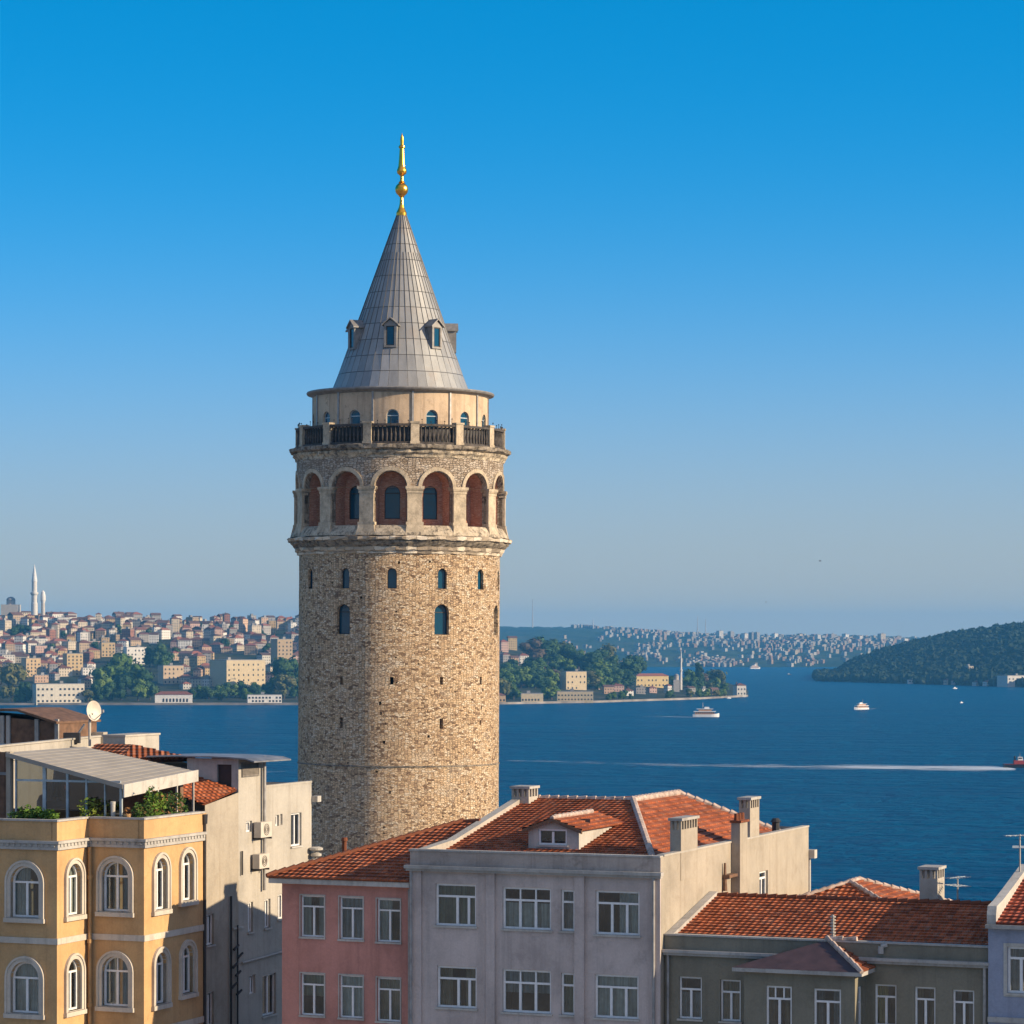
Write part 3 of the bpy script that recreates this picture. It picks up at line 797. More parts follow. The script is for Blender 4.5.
for c in pier_c:
    p = MB(); W = Round(TX, TY, Ra); u = ((c + math.pi) % (2 * math.pi) - math.pi) * Ra; hw = step * Ra / 2 - awd
    p.wbox(W, u - hw, u + hw, z_base + 0.25, z_spr - 0.02, -0.20, 0.3)
    p.wbox(W, u - hw - .05, u + hw + .05, z_spr - 0.42, z_spr - 0.24, -0.25, 0.3)
    p.wbox(W, u - hw - .14, u + hw + .14, z_spr - 0.10, z_spr + 0.12, -0.34, 0.5)
    p.wbox(W, u - hw - .08, u + hw + .08, z_spr - 0.20, z_spr - 0.10, -0.28, 0.5)
    p.wbox(W, u - hw - .10, u + hw + .10, z_base + 0.021, z_base + .26, -0.28, 0.35)
    p.box8([W.at(u - hw - .17, zb - .1, -0.50), W.at(u + hw + .17, zb - .1, -0.50), W.at(u + hw + .17, zb - .1, .3), W.at(u - hw - .17, zb - .1, .3),
            W.at(u - hw - .05, z_base + .02, -0.30), W.at(u + hw + .05, z_base + .02, -0.30), W.at(u + hw + .05, z_base + .02, .3), W.at(u - hw - .05, z_base + .02, .3)])
    p.build('pier', M['limestone_clean'], tower)
corn('apron', [(Ra + .50, zb - .1), (Ra + .44, zb + .12), (Ra + .02, z_base - .02), (Ra - .1, z_base - .01)], 'limestone')
# gallery floor
corn('gallery_cornice', [(Ra - .2, z(464)), (Ra + 0.06, z(463)), (Ra + 0.10, z(460.6)), (Ra + 0.28, z(458.6)), (Ra + 0.32, z(456.4)), (Ra + .2, z(456))], 'limestone')
corn('gallery_lip_cornice', [(Ra + .2, z(456.2)), (Ra + 0.52, z(454.6)), (Ra + 0.58, z(454)), (Ra + 0.60, z(451.4)), (Ra + 0.52, z(450.8)), (Ra - .2, z(449.6)), (Ra - 2.5, z(449.4))], 'soot')
Rb = 104.5 / S
bz0, bz1 = z(450.2), z(431)
bwl = Round(TX, TY, Rb)
for c in pier_c:
    p = MB(); u = c * Rb
    p.wbox(bwl, u - .34, u + .34, bz0, bz1 + .06, -.03, .52); p.wbox(bwl, u - .40, u + .40, bz1 + .06, bz1 + .2, -.09, .58); p.wbox(bwl, u - .39, u + .39, bz0, bz0 + .2, -.08, .57)
    p.build('gallery_post', M['limestone_clean'], tower)
for c in arch_c:
    p = MB(); a, b = (c - step / 2) * Rb + .34, (c + step / 2) * Rb - .34
    N = 6
    for k in range(N):
        p.wbox(bwl, a + (b - a) * k / N, a + (b - a) * (k + 1) / N, bz1 - .16, bz1 + .02, .02, .38)
        p.wbox(bwl, a + (b - a) * k / N, a + (b - a) * (k + 1) / N, bz0, bz0 + .17, .04, .36)
    N = 9
    for k in range(N):
        cc = bwl.at(a + (b - a) * (k + .5) / N, 0, .2)
        lo, hi = bz0 + .17, bz1 - .16; H = hi - lo
        p.lathe([(.05, lo), (.08, lo + .10 * H), (.11, lo + .40 * H), (.05, lo + .70 * H), (.045, lo + .86 * H), (.08, hi)], 8, cc.x, cc.y)
    p.build('balustrade', M['baluster'], tower)
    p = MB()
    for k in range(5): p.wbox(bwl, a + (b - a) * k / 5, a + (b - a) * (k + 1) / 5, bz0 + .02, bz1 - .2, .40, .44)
    p.build('gallery_shade_plate', M['iron'], tower)  # dark plate added in place of the shade behind the balusters
    p = MB()
    for k in range(5):                                    # little spikes and lamps along the rail
        cc = bwl.at(a + (b - a) * (k + rp.uniform(.2, .8)) / 5, 0, .2)
        hgt = rp.uniform(.12, .42)
        p.tube((cc.x, cc.y, bz1), (cc.x, cc.y, bz1 + hgt), .025, .02, 5); p.lathe([(0, bz1 + hgt), (.07, bz1 + hgt + .07), (0, bz1 + hgt + .14)], 6, cc.x, cc.y)
    p.build('rail_lamps', M['iron'], tower)['kind'] = 'stuff'
# drum
Rd = 87.3 / S
dw = Round(TX, TY, Rd)
dz0, dz1 = z(450), z(396.5)
dh = []
for c in arch_c:
    cc = (c + math.pi) % (2 * math.pi) - math.pi; hw = 6.2 / S
    dh.append((cc * Rd - hw, cc * Rd + hw, tzf(434, Rd), tzf(409, Rd) - hw, hw))
m = MB(); m.panel(dw, -math.pi * Rd, math.pi * Rd, dz0, dz1, dh, .35, du=.5); m.build('drum_wall', M['drum'], tower)
for h in dh:
    window(tower, dw, h, cols=(), reveal=.16, fw=.07, glass='tglass', sill=False, arch_bar=True, mat='steel_blue')
for c in pier_c:
    p = MB(); u = c * Rd; p.wbox(dw, u - .075, u + .075, dz0, dz1, -.10, .02); p.build('downpipe', M['pipe_grey'], tower)
corn('eave', [(Rd - .1, z(399.6)), (Rd + .12, z(398)), (Rd + .28, z(397)), (Rd + .48, z(396.4)), (Rd + .55, z(395)), (Rd + .50, z(393.8)), (5.45, z(391.6)), (5.3, z(391.5))], 'lead_plain')
# conical roof
r0, r1 = 68 / S, 4.0 / S
z0, z1 = z(392.4), z(213)
roof = MB()
nl = 11; hs_ = np.linspace(0, 1, 40)
prof = [(r0 + (r1 - r0) * h + (0.10 * (1 - h) ** 8), z0 + (z1 - z0) * h) for h in hs_]
def kk(h): return 1.0 if h < 0.78 else 0.5
cut = 30
roof.lathe(prof[:cut + 1], 44, TX, TY, uvs=[(1.0, h * nl) for h in hs_[:cut + 1]])
roof.lathe(prof[cut:], 22, TX, TY, uvs=[(1.0, h * nl) for h in hs_[cut:]])
rf = roof.build('conical_roof', M['lead'], tower)
sm = MB()
for k in range(44):
    t = 2 * math.pi * k / 44
    for (ha, hb) in ((0, .77), (.77, .99)):
        if hb > .9 and k % 2: continue
        ra, rb_ = r0 + (r1 - r0) * ha, r0 + (r1 - r0) * hb
        da = Vector((math.sin(t), -math.cos(t), 0))
        sm.tube(Vector((TX, TY, z0 + (z1 - z0) * ha)) + da * (ra + .01), Vector((TX, TY, z0 + (z1 - z0) * hb)) + da * (rb_ + .01), .035, .028, 4, False)
sm.build('standing_seam', M['seam'], rf)
corn('roof_tip', [(5.2 / S, z(216)), (5.4 / S, z(213)), (4.4 / S, z(211)), (3.0 / S, z(208)), (2.2 / S, z(205)), (1.6 / S, z(199))], 'gold', 24)
m = MB()
m.lathe([(1.6 / S, z(199)), (1.5 / S, z(197.5)), (2.6 / S, z(196.6))] + [(6.6 / S * math.sin(math.pi * k / 12), z(189.5) - 6.8 / S * math.cos(math.pi * k / 12)) for k in range(2, 11)] +
        [(2.6 / S, z(183)), (3.4 / S, z(182.4)), (1.8 / S, z(181)), (1.5 / S, z(176.5)), (2.2 / S, z(175.4)), (4.6 / S, z(173.4)), (5.0 / S, z(171.4)), (4.6 / S, z(169.6)), (3.6 / S, z(167)), (2.9 / S, z(160)), (2.3 / S, z(148.6)), (3.4 / S, z(147.4)), (3.2 / S, z(146)), (1.7 / S, z(145)), (1.9 / S, z(140)), (1.1 / S, z(136)), (0, z(133))], 24, TX, TY)
m.build('finial', M['gold'], tower, smooth=False)
# dormers on the cone
for k in range(7):
    t = A0 + R(-11) + k * 2 * math.pi / 7
    zb_, ze_, zr_ = z(352.5), z(330), z(324)
    rbm = r0 + (r1 - r0) * (zb_ - z0) / (z1 - z0) + .12
    d = Vector((math.sin(t), -math.cos(t))); s_ = Vector((math.cos(t), math.sin(t)))
    DW = Wall(Vector((TX, TY)) + d * rbm, s_, -d)
    dep = 2.2; hw = .52
    m = MB(); m.panel(DW, -hw, hw, zb_, ze_, [(-.34, .34, zb_ + .15, ze_ - .12, 0)], .12)
    P = DW.at
    for sg in (-1, 1):
        f = [P(sg * hw, zb_, 0), P(sg * hw, zb_, dep), P(sg * hw, ze_, dep), P(sg * hw, ze_, 0)]
        m.face(f if sg > 0 else f[::-1])
    m.face([P(-hw, ze_, 0), P(hw, ze_, 0), P(0, zr_ - .1, 0)])
    do = m.build('dormer', M['lead_plain'], tower)
    window(tower, DW, (-.34, .34, zb_ + .15, ze_ - .12, 0), cols=(), transom=0, reveal=.07, fw=.07, glass='tglass', sill=False, mat='iron')
    m = MB()
    for sg in (-1, 1):
        m.box8([P(0, zr_, -.16), P(sg * (hw + .17), ze_ - .1, -.16), P(sg * (hw + .17), ze_ - .1, dep), P(0, zr_, dep), P(0, zr_ + .1, -.16), P(sg * (hw + .17), ze_, -.16), P(sg * (hw + .17), ze_, dep), P(0, zr_ + .1, dep)])
    m.build('dormer_roof', M['lead_plain'], do)
# ================================================================== the near houses
def sub2(p): return Vector((p[0], p[1]))
class House:
    """plan frame: a runs along the street front, b goes back from it"""
    def __init__(s, name, corner, label, cat, zbase=36.0):
        s.o = sub2(corner)
        s.root = thing(name, (corner[0], corner[1], zbase), label, cat)
        s.zb = zbase
    def at(s, a, b, z): p = s.o + E1 * a + E2 * b; return Vector((p.x, p.y, z))
    def front(s, a=0, b=0): return Wall(sub2(s.at(a, b, 0)), E1, E2)
    def side(s, a, b=0): return Wall(sub2(s.at(a, b, 0)), E2, -E1)       # the wall facing the sun; inward = -E1
    def sideL(s, a, b=0): return Wall(sub2(s.at(a, b, 0)), E2, E1)
    def box(s, m, a0, a1, b0, b1, z0, z1):
        m.box8([s.at(a0, b0, z0), s.at(a1, b0, z0), s.at(a1, b1, z0), s.at(a0, b1, z0), s.at(a0, b0, z1), s.at(a1, b0, z1), s.at(a1, b1, z1), s.at(a0, b1, z1)])
    def part(s, name, mat, *boxes):
        m = MB()
        for b in boxes: s.box(m, *b)
        return m.build(name, M[mat] if isinstance(mat, str) else mat, s.root)

def rect(W, x0, x1, y0, y1, xm=None):
    """opening on wall W seen between columns x0..x1 and rows y0..y1"""
    xm = (x0 + x1) / 2 if xm is None else xm
    return (W.u(x0), W.u(x1), W.v(xm, y1), W.v(xm, y0), 0)

def chimney(h, roof, a0, a1, b0, b1, z0, z1, mat, cap='coping', slots=3):
    """a rendered stack with a slotted smoke head under a slab"""
    m = MB(); hd = 0.42
    h.box(m, a0, a1, b0, b1, z0, z1 - hd)
    # slotted head: corner and middle posts leave real gaps
    na = max(2, int((a1 - a0) / .22)); nb = max(2, int((b1 - b0) / .3))
    t = .09
    for k in range(nb + 1):
        b = b0 + (b1 - b0 - t) * k / nb
        h.box(m, a1 - t, a1, b, b + t, z1 - hd, z1 - .1); h.box(m, a0, a0 + t, b, b + t, z1 - hd, z1 - .1)
    for k in range(1, na):
        a = a0 + (a1 - a0 - t) * k / na
        h.box(m, a, a + t, b0, b0 + t, z1 - hd, z1 - .1); h.box(m, a, a + t, b1 - t, b1, z1 - hd, z1 - .1)
    c = m.build('chimney', M[mat] if isinstance(mat, str) else mat, roof)
    m = MB(); h.box(m, a0 + .14, a1 - .14, b0 + .14, b1 - .14, z1 - hd, z1 - .1)
    h.box(m, a0 - .06, a1 + .06, b0 - .06, b1 + .06, z1 - .1, z1)
    m.build('chimney_cap', M[cap], roof)
    return c

# ------------------------------------------------------------------ pink house
dP = 113.0
pc = pt(282, 880, dP)
pink = House('pink_house', pc, 'pink rendered house under a terracotta roof with a white eave', 'house')
Wf = pink.front()
PW = Wf.u(413.5)
zE = Wf.v(282, 882)                      # wall head
wins = [rect(Wf, *r) for r in ((300.8, 324.3, 895.5, 937), (339.6, 363, 897, 939.5), (377, 400.4, 899, 942), (300.8, 324.3, 973.5, 1015.5), (339.6, 363, 975.3, 1018), (377, 400.4, 978, 1021.5))]
dz = 3.03
wins += [(a, b, c - dz * 1.02, d - dz * 1.02, 0) for a, b, c, d, e in wins[3:]]
m = MB(); m.panel(Wf, 0, PW, pink.zb, zE, wins, .17); m.build('wall', M['pink'], pink.root)
m = MB(); PD = 9.5
m.panel(pink.sideL(0), 0, PD, pink.zb, zE); m.panel(Wall(sub2(pink.at(0, PD, 0)), E1, -E2), 0, PW, pink.zb, zE)
m.build('side_wall', M['pink'], pink.root)
cm = [0, 2, 0, 3, 0, 1]
for k, h in enumerate(wins): window(pink.root, Wf, h, cols=(.52,), transom=.27, cur=cm[k % 6], fw=.06, reveal=.11)
for h in wins:
    m = MB(); m.ring(Wf, (h[0] - .045, h[1] + .045, h[2] - .05, h[3] + .045, 0), h, -.03, .05, False); m.build('window_surround', M['white_old'], pink.root)
ov = .38
pink.part('eave', 'white_old', (-ov, PW - .02, -ov, -.001, zE - .02, zE + .18), (-ov, -.001, -.0005, PD, zE - .02, zE + .18))
ze = zE + .20
rz = ze + 1.82
# hip roof: ridge along b
pa, pb0 = PW * .95, 6.2
roof = MB()
A, B_, Cc, D = pink.at(-ov - .05, -ov - .05, ze), pink.at(PW, -ov - .05, ze), pink.at(PW, pb0, rz), pink.at(pa - .4, pb0, rz)
roof.tiled([A, B_, Cc, D], .34)
roof.tiled([pink.at(-ov - .05, PD + .3, ze), A, D, pink.at(pa - .4, pb0 + 1.2, rz)], .34)
roof.tiled([pink.at(PW, PD + .3, ze), pink.at(-ov - .05, PD + .3, ze), pink.at(pa - .4, pb0 + 1.2, rz), pink.at(PW, pb0 + 1.2, rz)], .34)
pr = roof.build('roof', M['tiles'], pink.root)
m = MB(); ridge_caps(m, A + Vector((0, 0, .04)), D, .10); ridge_caps(m, D, Cc, .10); m.build('ridge_cap', M['tiles_old'], pr)
m = MB(); cpt = pink.at(.9, 3.6, 0); m.tube((cpt.x, cpt.y, ze + .3), (cpt.x, cpt.y, ze + 1.15), .09, .09, 10); m.tube((cpt.x, cpt.y, ze + 1.15), (cpt.x, cpt.y, ze + 1.28), .14, .11, 10)
m.build('clay_flue', M['tiles_old'], pr)
dn = Wf
m = MB(); p0 = Wf.at(PW - .12, zE - .1, -.12); m.tube((p0.x, p0.y, pink.zb), p0, .05, .05, 8); m.build('downpipe', M['pipe_grey'], pink.root)

# ------------------------------------------------------------------ lavender grey apartment house
gcorner = pink.at(PW + .02, -.32, 0)
gr = House('grey_apartment_house', gcorner, 'lavender grey apartment house with a terracotta roof, dormer and four chimneys', 'house')
Wf = gr.front(); GW = Wf.u(661); GD = 18.6
zPar = Wf.v(415, 849.5)
zLed = Wf.v(415, 868)
W3 = [(435.5, 476, 884, 926), (502.5, 551, 887.6, 929.5), (560.8, 574.5, 889.8, 931), (595.5, 639.5, 891, 935), (437, 476.6, 966.5, 1008), (502.5, 551, 970, 1013), (560.8, 574.5, 973, 1015), (594.7, 638.5, 975, 1018.5)]
wins = [rect(Wf, *r) for r in W3]
wins += [(a, b, c - 3.05, d - 3.05, 0) for a, b, c, d, e in wins[4:]]
m = MB(); m.panel(Wf, 0, GW, gr.zb, zLed, wins, .18); m.build('wall', M['grey'], gr.root)
specs = [((.52, .8), .30, ()), ((.35, .67), .31, (.35, .67)), ((), .30, ()), ((.36, .70), .29, ())] * 3
cms = [3, 0, 2, 0, 1, 2, 3, 0, 3, 2, 0, 1]
modes = ['full', 'half', 'full', 'right', 'sides', 'blind', 'full', 'full'] * 2
for k, h in enumerate(wins):
    c, t, up = specs[k]
    window(gr.root, Wf, h, cols=c, transom=t, upper=up, cur=cms[k], fw=.075, reveal=.11, curmode=modes[k])
# pilasters, ledge, parapet
gr.part('pilaster', 'grey', (Wf.u(487), Wf.u(495.5), -.10, -.003, gr.zb, zLed - .004))
gr.part('pilaster', 'grey', (Wf.u(575.5), Wf.u(585), -.12, -.003, gr.zb, zLed - .004))
gr.part('pilaster', 'grey', (Wf.u(650.5), GW - .003, -.09, -.003, gr.zb, zLed - .004))
gr.part('pilaster', 'grey', (0.003, Wf.u(422), -.09, -.003, gr.zb, zLed - .004))
gr.part('ledge', 'coping', (-.14, GW + .1, -.30, .0, zLed, zLed + .12), (-.10, GW + .06, -.22, -.002, zLed - .09, zLed - .001))
gr.part('parapet', 'grey_parapet', (0, GW - .002, -.04, .22, zLed + .122, zPar - .05))
gr.part('parapet_coping', 'coping', (-.04, GW - .01, -.08, .27, zPar - .049, zPar + .02))
for px_, s_ in ((655, 1),):
    m = MB(); p0 = Wf.at(Wf.u(px_), zLed - .1, -.16); m.tube((p0.x, p0.y, gr.zb), p0, .055, .055, 8); m.build('downpipe', M['pipe_grey'], gr.root)
m = MB(); p0 = Wf.at(.1, zLed - .1, -.2); m.tube((p0.x, p0.y, gr.zb), p0, .05, .05, 8); m.build('downpipe', M['pipe_grey'], gr.root)
# sunlit side wall with a window near its far end
Ws = gr.side(GW)
zS = zPar - .02
sw = rect(Ws, 759.5, 768, 871, 900)
m = MB(); m.panel(Ws, 0, GD, gr.zb, zS, [sw], .2)
m.panel(Wall(sub2(gr.at(0, GD, 0)), E1, -E2), 0, GW, gr.zb, zS)
m.build('side_wall', M['cream'], gr.root)
m = MB(); m.panel(gr.sideL(0), 0, GD, gr.zb, zLed); m.build('party_wall', M['grey_parapet'], gr.root)
window(gr.root, Ws, sw, cols=(.5,), transom=.25, cur=None, fw=.08, reveal=.12)
gr.part('wall_coping', 'cream_white', (GW - .26, GW + .03, .28, GD, zS, zS + .07))
gr.part('inner_parapet', 'cream', (GW - .24, GW - .004, .24, GD - .01, zS - 1.2, zS - .001))
# left gable parapet rising with the roof slope
gz0, sl = 51.62, .178
rb = 11.2; rzg = gz0 + sl * rb
m = MB()
for (b0, b1) in ((.25, 3.3), (3.3, rb)):
    za, zb_ = (max(zPar - .06, gz0 + sl * b0 + .18), max(zPar - .06, gz0 + sl * b1 + .22))
    m.box8([gr.at(-.04, b0, zLed - 2), gr.at(.30, b0, zLed - 2), gr.at(.30, b1, zLed - 2), gr.at(-.04, b1, zLed - 2), gr.at(-.04, b0, za), gr.at(.30, b0, za), gr.at(.30, b1, zb_), gr.at(-.04, b1, zb_)])
m.build('gable_coping', M['cream_white'], gr.root)
ra = 4.7; rb3 = 16.8
R1, R2, R3 = gr.at(.3, rb, rzg), gr.at(ra, rb, rzg), gr.at(ra, rb3, rzg)
FL, FR = gr.at(.3, .3, gz0 + sl * .3), gr.at(GW - .25, .3, gz0 + sl * .3)
BR = gr.at(GW - .25, GD - .2, FR.z); BL = gr.at(.3, GD - .2, FR.z)
roof = MB()
roof.tiled([FL, FR, R2, R1], .34)
roof.tiled([FR, BR, R3, R2], .34)
roof.tiled([BR, BL, R3], .34)
roof.tiled([BL, R1, R2, R3], .34)
gro = roof.build('roof', M['tiles'], gr.root)
m = MB(); ridge_caps(m, R1, R2); ridge_caps(m, FR, R2, .13); ridge_caps(m, R2, R3, .14); ridge_caps(m, BR, R3, .14); m.build('ridge_cap', M['ridge'], gro)
# solar strips / roof lights lying on the right slope
def on_right(a, b): return gr.at(a, b, FR.z + (rzg - FR.z) * (GW - .25 - a) / (GW - .25 - ra))
# chimneys
c_lit = 'cream'
chimney(gr, gro, -.06, .68, 10.1, 11.1, 52.2, 54.15, 'cream_white')
u0, u1 = Ws.u(680.5), Ws.u(697)
chimney(gr, gro, GW - .40, GW + .02, u0, u1, zS - 1.0, Ws.v(688, 817), c_lit)
u0, u1 = Ws.u(731), Ws.u(738.5)
m = MB(); ztop = Ws.v(734, 813)
gr.box(m, GW + .005, GW + .36, u0, u1, Ws.v(734, 897), ztop - .35)
m.build('chimney', M['cream'], gro)
m = MB(); gr.box(m, GW - .03, GW + .42, u0 - .06, u1 + .06, ztop - .349, ztop - .26)
for b in np.linspace(u0 + .1, u1 - .1, 3):
    p = gr.at(GW + .18, b, 0); m.tube((p.x, p.y, ztop - .26), (p.x, p.y, ztop), .09, .08, 8)
m.build('chimney_cap', M['tiles_old'], gro)
m = MB(); gr.box(m, GW + .006, GW + .30, Ws.u(722), u0 - .06, Ws.v(726, 877), Ws.v(726, 874)); p = gr.at(GW + .1, Ws.u(722.5), 0); m.tube((p.x, p.y, Ws.v(722, 891)), (p.x, p.y, Ws.v(722, 863)), .09, .04, 8); m.build('flue_pipe', M['wood'], gr.root)
u0, u1 = Ws.u(750.3), Ws.u(759.5)
chimney(gr, gro, GW - .46, GW - .01, u0, u1, zS - .6, Ws.v(754, 797), c_lit)
# vents on the roof near the far corner, wall bracket box
p = gr.at(GW - .6, Ws.u(790), 0); m = MB(); m.tube((p.x, p.y, zS - .3), (p.x, p.y, zS + .35), .16, .16, 10); m.tube((p.x, p.y, zS + .35), (p.x, p.y, zS + .5), .24, .12, 10); m.build('roof_vent', M['iron'], gro)
m = MB(); p = gr.at(GW + .02, GD + .16, 0)
gr.box(m, GW - .3, GW + .25, GD + .01, GD + .4, zS - 1.3, zS - .95); p = gr.at(GW + .0, GD + .12, 0); m.tube((p.x, p.y, zS - 6), (p.x, p.y, zS - 1.3), .06, .06, 8); m.build('gutter_box', M['white_old'], gr.root)
# dormer on the front slope
DWf = gr.front(0, 3.1)
d0, d1 = DWf.u(528.5), DWf.u(579)
dzb = gz0 + sl * 3.1 - .1
dm = DWf.v(553, 829.5); dtop = DWf.v(553, 820)
m = MB()
dwn = (DWf.u(538.5), DWf.u(567), DWf.v(553, 845), DWf.v(553, 829), 0)
dmid = (d0 + d1) / 2
m.panel(DWf, d0, d1, dzb, dm + .02, [dwn], .12)
m.face([DWf.at(d0, dm + .02, 0), DWf.at(d1, dm + .02, 0), DWf.at(dmid, dtop - .04, 0)])
for u, sg in ((d0, 0), (d1, 1)):
    f = [DWf.at(u, dzb, 0), DWf.at(u, dzb, 6), DWf.at(u, dm + .02, 6), DWf.at(u, dm + .02, 0)]; m.face(f if sg else f[::-1])
dob = m.build('dormer', M['white_old'], gr.root)
window(gr.root, DWf, dwn, cols=(.5,), transom=0, reveal=.06, fw=.07, cur=None, sill=True, glass='glass_dark')
m = MB(); ovr = .18; e = (dtop - dm) / ((d1 - d0) / 2) * ovr
L = 4.6
m.tiled([DWf.at(d1 + ovr, dm - e + .06, -ovr), DWf.at(d1 + ovr, dm - e + .06, L), DWf.at(dmid, dtop + .06, L), DWf.at(dmid, dtop + .06, -ovr)], .3)
m.tiled([DWf.at(d0 - ovr, dm - e + .06, L), DWf.at(d0 - ovr, dm - e + .06, -ovr), DWf.at(dmid, dtop + .06, -ovr), DWf.at(dmid, dtop + .06, L)], .3)
m.build('dormer_roof', M['tiles'], dob)
m = MB(); ridge_caps(m, DWf.at(dmid, dtop + .07, -ovr), DWf.at(dmid, dtop + .07, L - .6), .09); m.build('dormer_ridge', M['ridge'], dob)
m = MB()
for sg in (-1, 1):
    eu = d1 + ovr if sg > 0 else d0 - ovr
    m.box8([DWf.at(eu, dm - e - .07, -ovr - .03), DWf.at(dmid, dtop - .06, -ovr - .03), DWf.at(dmid, dtop - .06, -ovr + .05), DWf.at(eu, dm - e - .07, -ovr + .05),
            DWf.at(eu, dm - e + .06, -ovr - .03), DWf.at(dmid, dtop + .07, -ovr - .03), DWf.at(dmid, dtop + .07, -ovr + .05), DWf.at(eu, dm - e + .06, -ovr + .05)])
m.build('bargeboard', M['wood'], dob)

# ------------------------------------------------------------------ grey-green house
gcor = gr.at(GW + .02, .35, 0)
gn = House('grey_green_house', gcor, 'low grey green house with long tiled roof and projecting hipped bay', 'house')
Wf = gn.front(); NW = Wf.u(989); ND = 9.5
zPar = Wf.v(664.5, 934); zLed = Wf.v(664.5, 951.5)
W5 = [(679, 701.7, 976.8, 1019), (720.3, 740.6, 979.8, 1021.5), (874.8, 896.4, 984.5, 1026), (914.6, 935.4, 987, 1029), (952.7, 974.2, 990, 1032)]
wins = [rect(Wf, *r) for r in W5]
wins += [(a, b, c - 3.1, d - 3.1, 0) for a, b, c, d, e in wins]
bu0, bu1 = 2.85, None
m = MB(); m.panel(Wf, 0, NW, gn.zb, zLed, wins, .18); m.build('wall', M['green'], gn.root)
for k, h in enumerate(wins): window(gn.root, Wf, h, cols=(.5,), transom=.30, cur=[2, 1, 4, 1, 2][k % 5], fw=.065, reveal=.12, curmode=['half', 'full', 'left', 'sides', 'sides'][k % 5])
m = MB(); m.panel(gn.side(NW), 0, ND, gn.zb, zPar - .1); m.panel(Wall(sub2(gn.at(0, ND, 0)), E1, -E2), 0, NW, gn.zb, zPar - .1); m.build('side_wall', M['green'], gn.root)
gn.part('ledge', 'coping', (0, NW + .05, -.30, 0, zLed, zLed + .10), (0, NW + .02, -.2, -.002, zLed - .10, zLed - .001))
gn.part('parapet', 'green', (0, NW, -.04, .2, zLed + .102, zPar - .04))
gn.part('parapet_coping', 'coping', (-.0, NW + .02, -.09, .24, zPar - .039, zPar + .02))
m = MB(); p0 = Wf.at(NW - .12, zLed - .05, -.14); m.tube((p0.x, p0.y, gn.zb), p0, .06, .06, 8); m.build('downpipe', M['coping'], gn.root)
m = MB(); p0 = Wf.at(.16, zLed - .05, -.12); m.tube((p0.x, p0.y, gn.zb), p0, .05, .05, 8); m.build('downpipe', M['pipe_grey'], gn.root)
# roof
rbk = 5.15
zr = Ws.v(711, 895) - .0
nz0 = zPar - .12
roof = MB()
FLn, FRn, RLn, RRn = gn.at(.28, .25, nz0), gn.at(NW, .25, nz0), gn.at(.28, rbk, zr), gn.at(NW, rbk, zr)
roof.tiled([FLn, FRn, RRn, RLn], .33)
roof.tiled([gn.at(NW, ND, nz0), gn.at(.28, ND, nz0), RLn, RRn], .33)
nro = roof.build('roof', M['tiles'], gn.root)
m = MB(); ridge_caps(m, RLn, RRn, .10); m.build('ridge_cap', M['tiles_old'], nro)
m = MB(); m.box8([gn.at(-.0, .0, nz0 - .3), gn.at(.30, .0, nz0 - .3), gn.at(.30, rbk, zr - .3), gn.at(.0, rbk, zr - .3), gn.at(.0, .0, nz0 + .12), gn.at(.30, .0, nz0 + .12), gn.at(.30, rbk, zr + .16), gn.at(.0, rbk, zr + .16)])
m.build('gable_coping', M['coping'], gn.root)
# ringed vent pipe standing by the bay's apex
m = MB(); vp = gn.at(Wf.u(829), .5, zPar - .2)
m.tube(vp, vp + Vector((0, 0, 1.05)), .05, .045, 8)
for k in range(7): m.tube(vp + Vector((0, 0, .3 + k * .11)), vp + Vector((0, 0, .35 + k * .11)), .10, .10, 8)
m.build('vent_pipe', M['coping'], nro)
ff = Wf.u(829)
# chimney
Wr = gn.front(0, rbk + .2)
chimney(gn, nro, Wr.u(919.5), Wr.u(937.5), rbk + .2, rbk + 1.25, zr - .4, Wr.v(928, 867), 'cream_white')
# bay
bb = -1.42
Wb = gn.front(0, bb)
b0, b1 = Wb.u(744), Wb.u(855)
zbe = Wb.v(860, 975) - .02
bw_ = [rect(Wb, 766, 791.8, 986, 1034), rect(Wb, 813.8, 841, 989, 1037)]
bw_ += [(a, b, c - 3.3, d - 3.3, 0) for a, b, c, d, e in bw_]
m = MB(); m.panel(Wb, b0, b1, gn.zb, zbe, bw_, .16)
Wbs = gn.side(b1, bb)
bs = (.42, 1.02, zbe - 2.35, zbe - .45, 0)
m.panel(Wbs, 0, -bb, gn.zb, zbe, [bs], .16)
m.panel(gn.sideL(b0, bb), 0, -bb, gn.zb, zbe)
bay = m.build('bay', M['green'], gn.root)
for k, h in enumerate(bw_): window(gn.root, Wb, h, cols=(.5,), transom=.27, upper=(.34, .67) if k % 2 == 0 else (), cur=[1, 2][k % 2], fw=.07, reveal=.1, curmode='sides')
window(gn.root, Wbs, bs, cols=(), transom=.3, cur=None, fw=.07, reveal=.1)
ap = gn.at(ff - .05, .02, zPar + .02)
e0, e1, e2, e3 = gn.at(b0 - .32, bb - .36, zbe + .14), gn.at(b1 + .34, bb - .36, zbe + .14), gn.at(b1 + .34, -.02, zbe + .14), gn.at(b0 - .32, -.02, zbe + .14)
m = MB(); m.tiled([e1, e2, ap], .3); m.build('bay_roof', M['tiles'], bay)
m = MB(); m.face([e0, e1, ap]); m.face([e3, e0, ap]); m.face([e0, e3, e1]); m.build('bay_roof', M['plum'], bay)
m = MB(); gn.box(m, b0 - .32, b1 + .34, bb - .36, -.06, zbe, zbe + .135); m.build('bay_eave', M['coping'], bay)
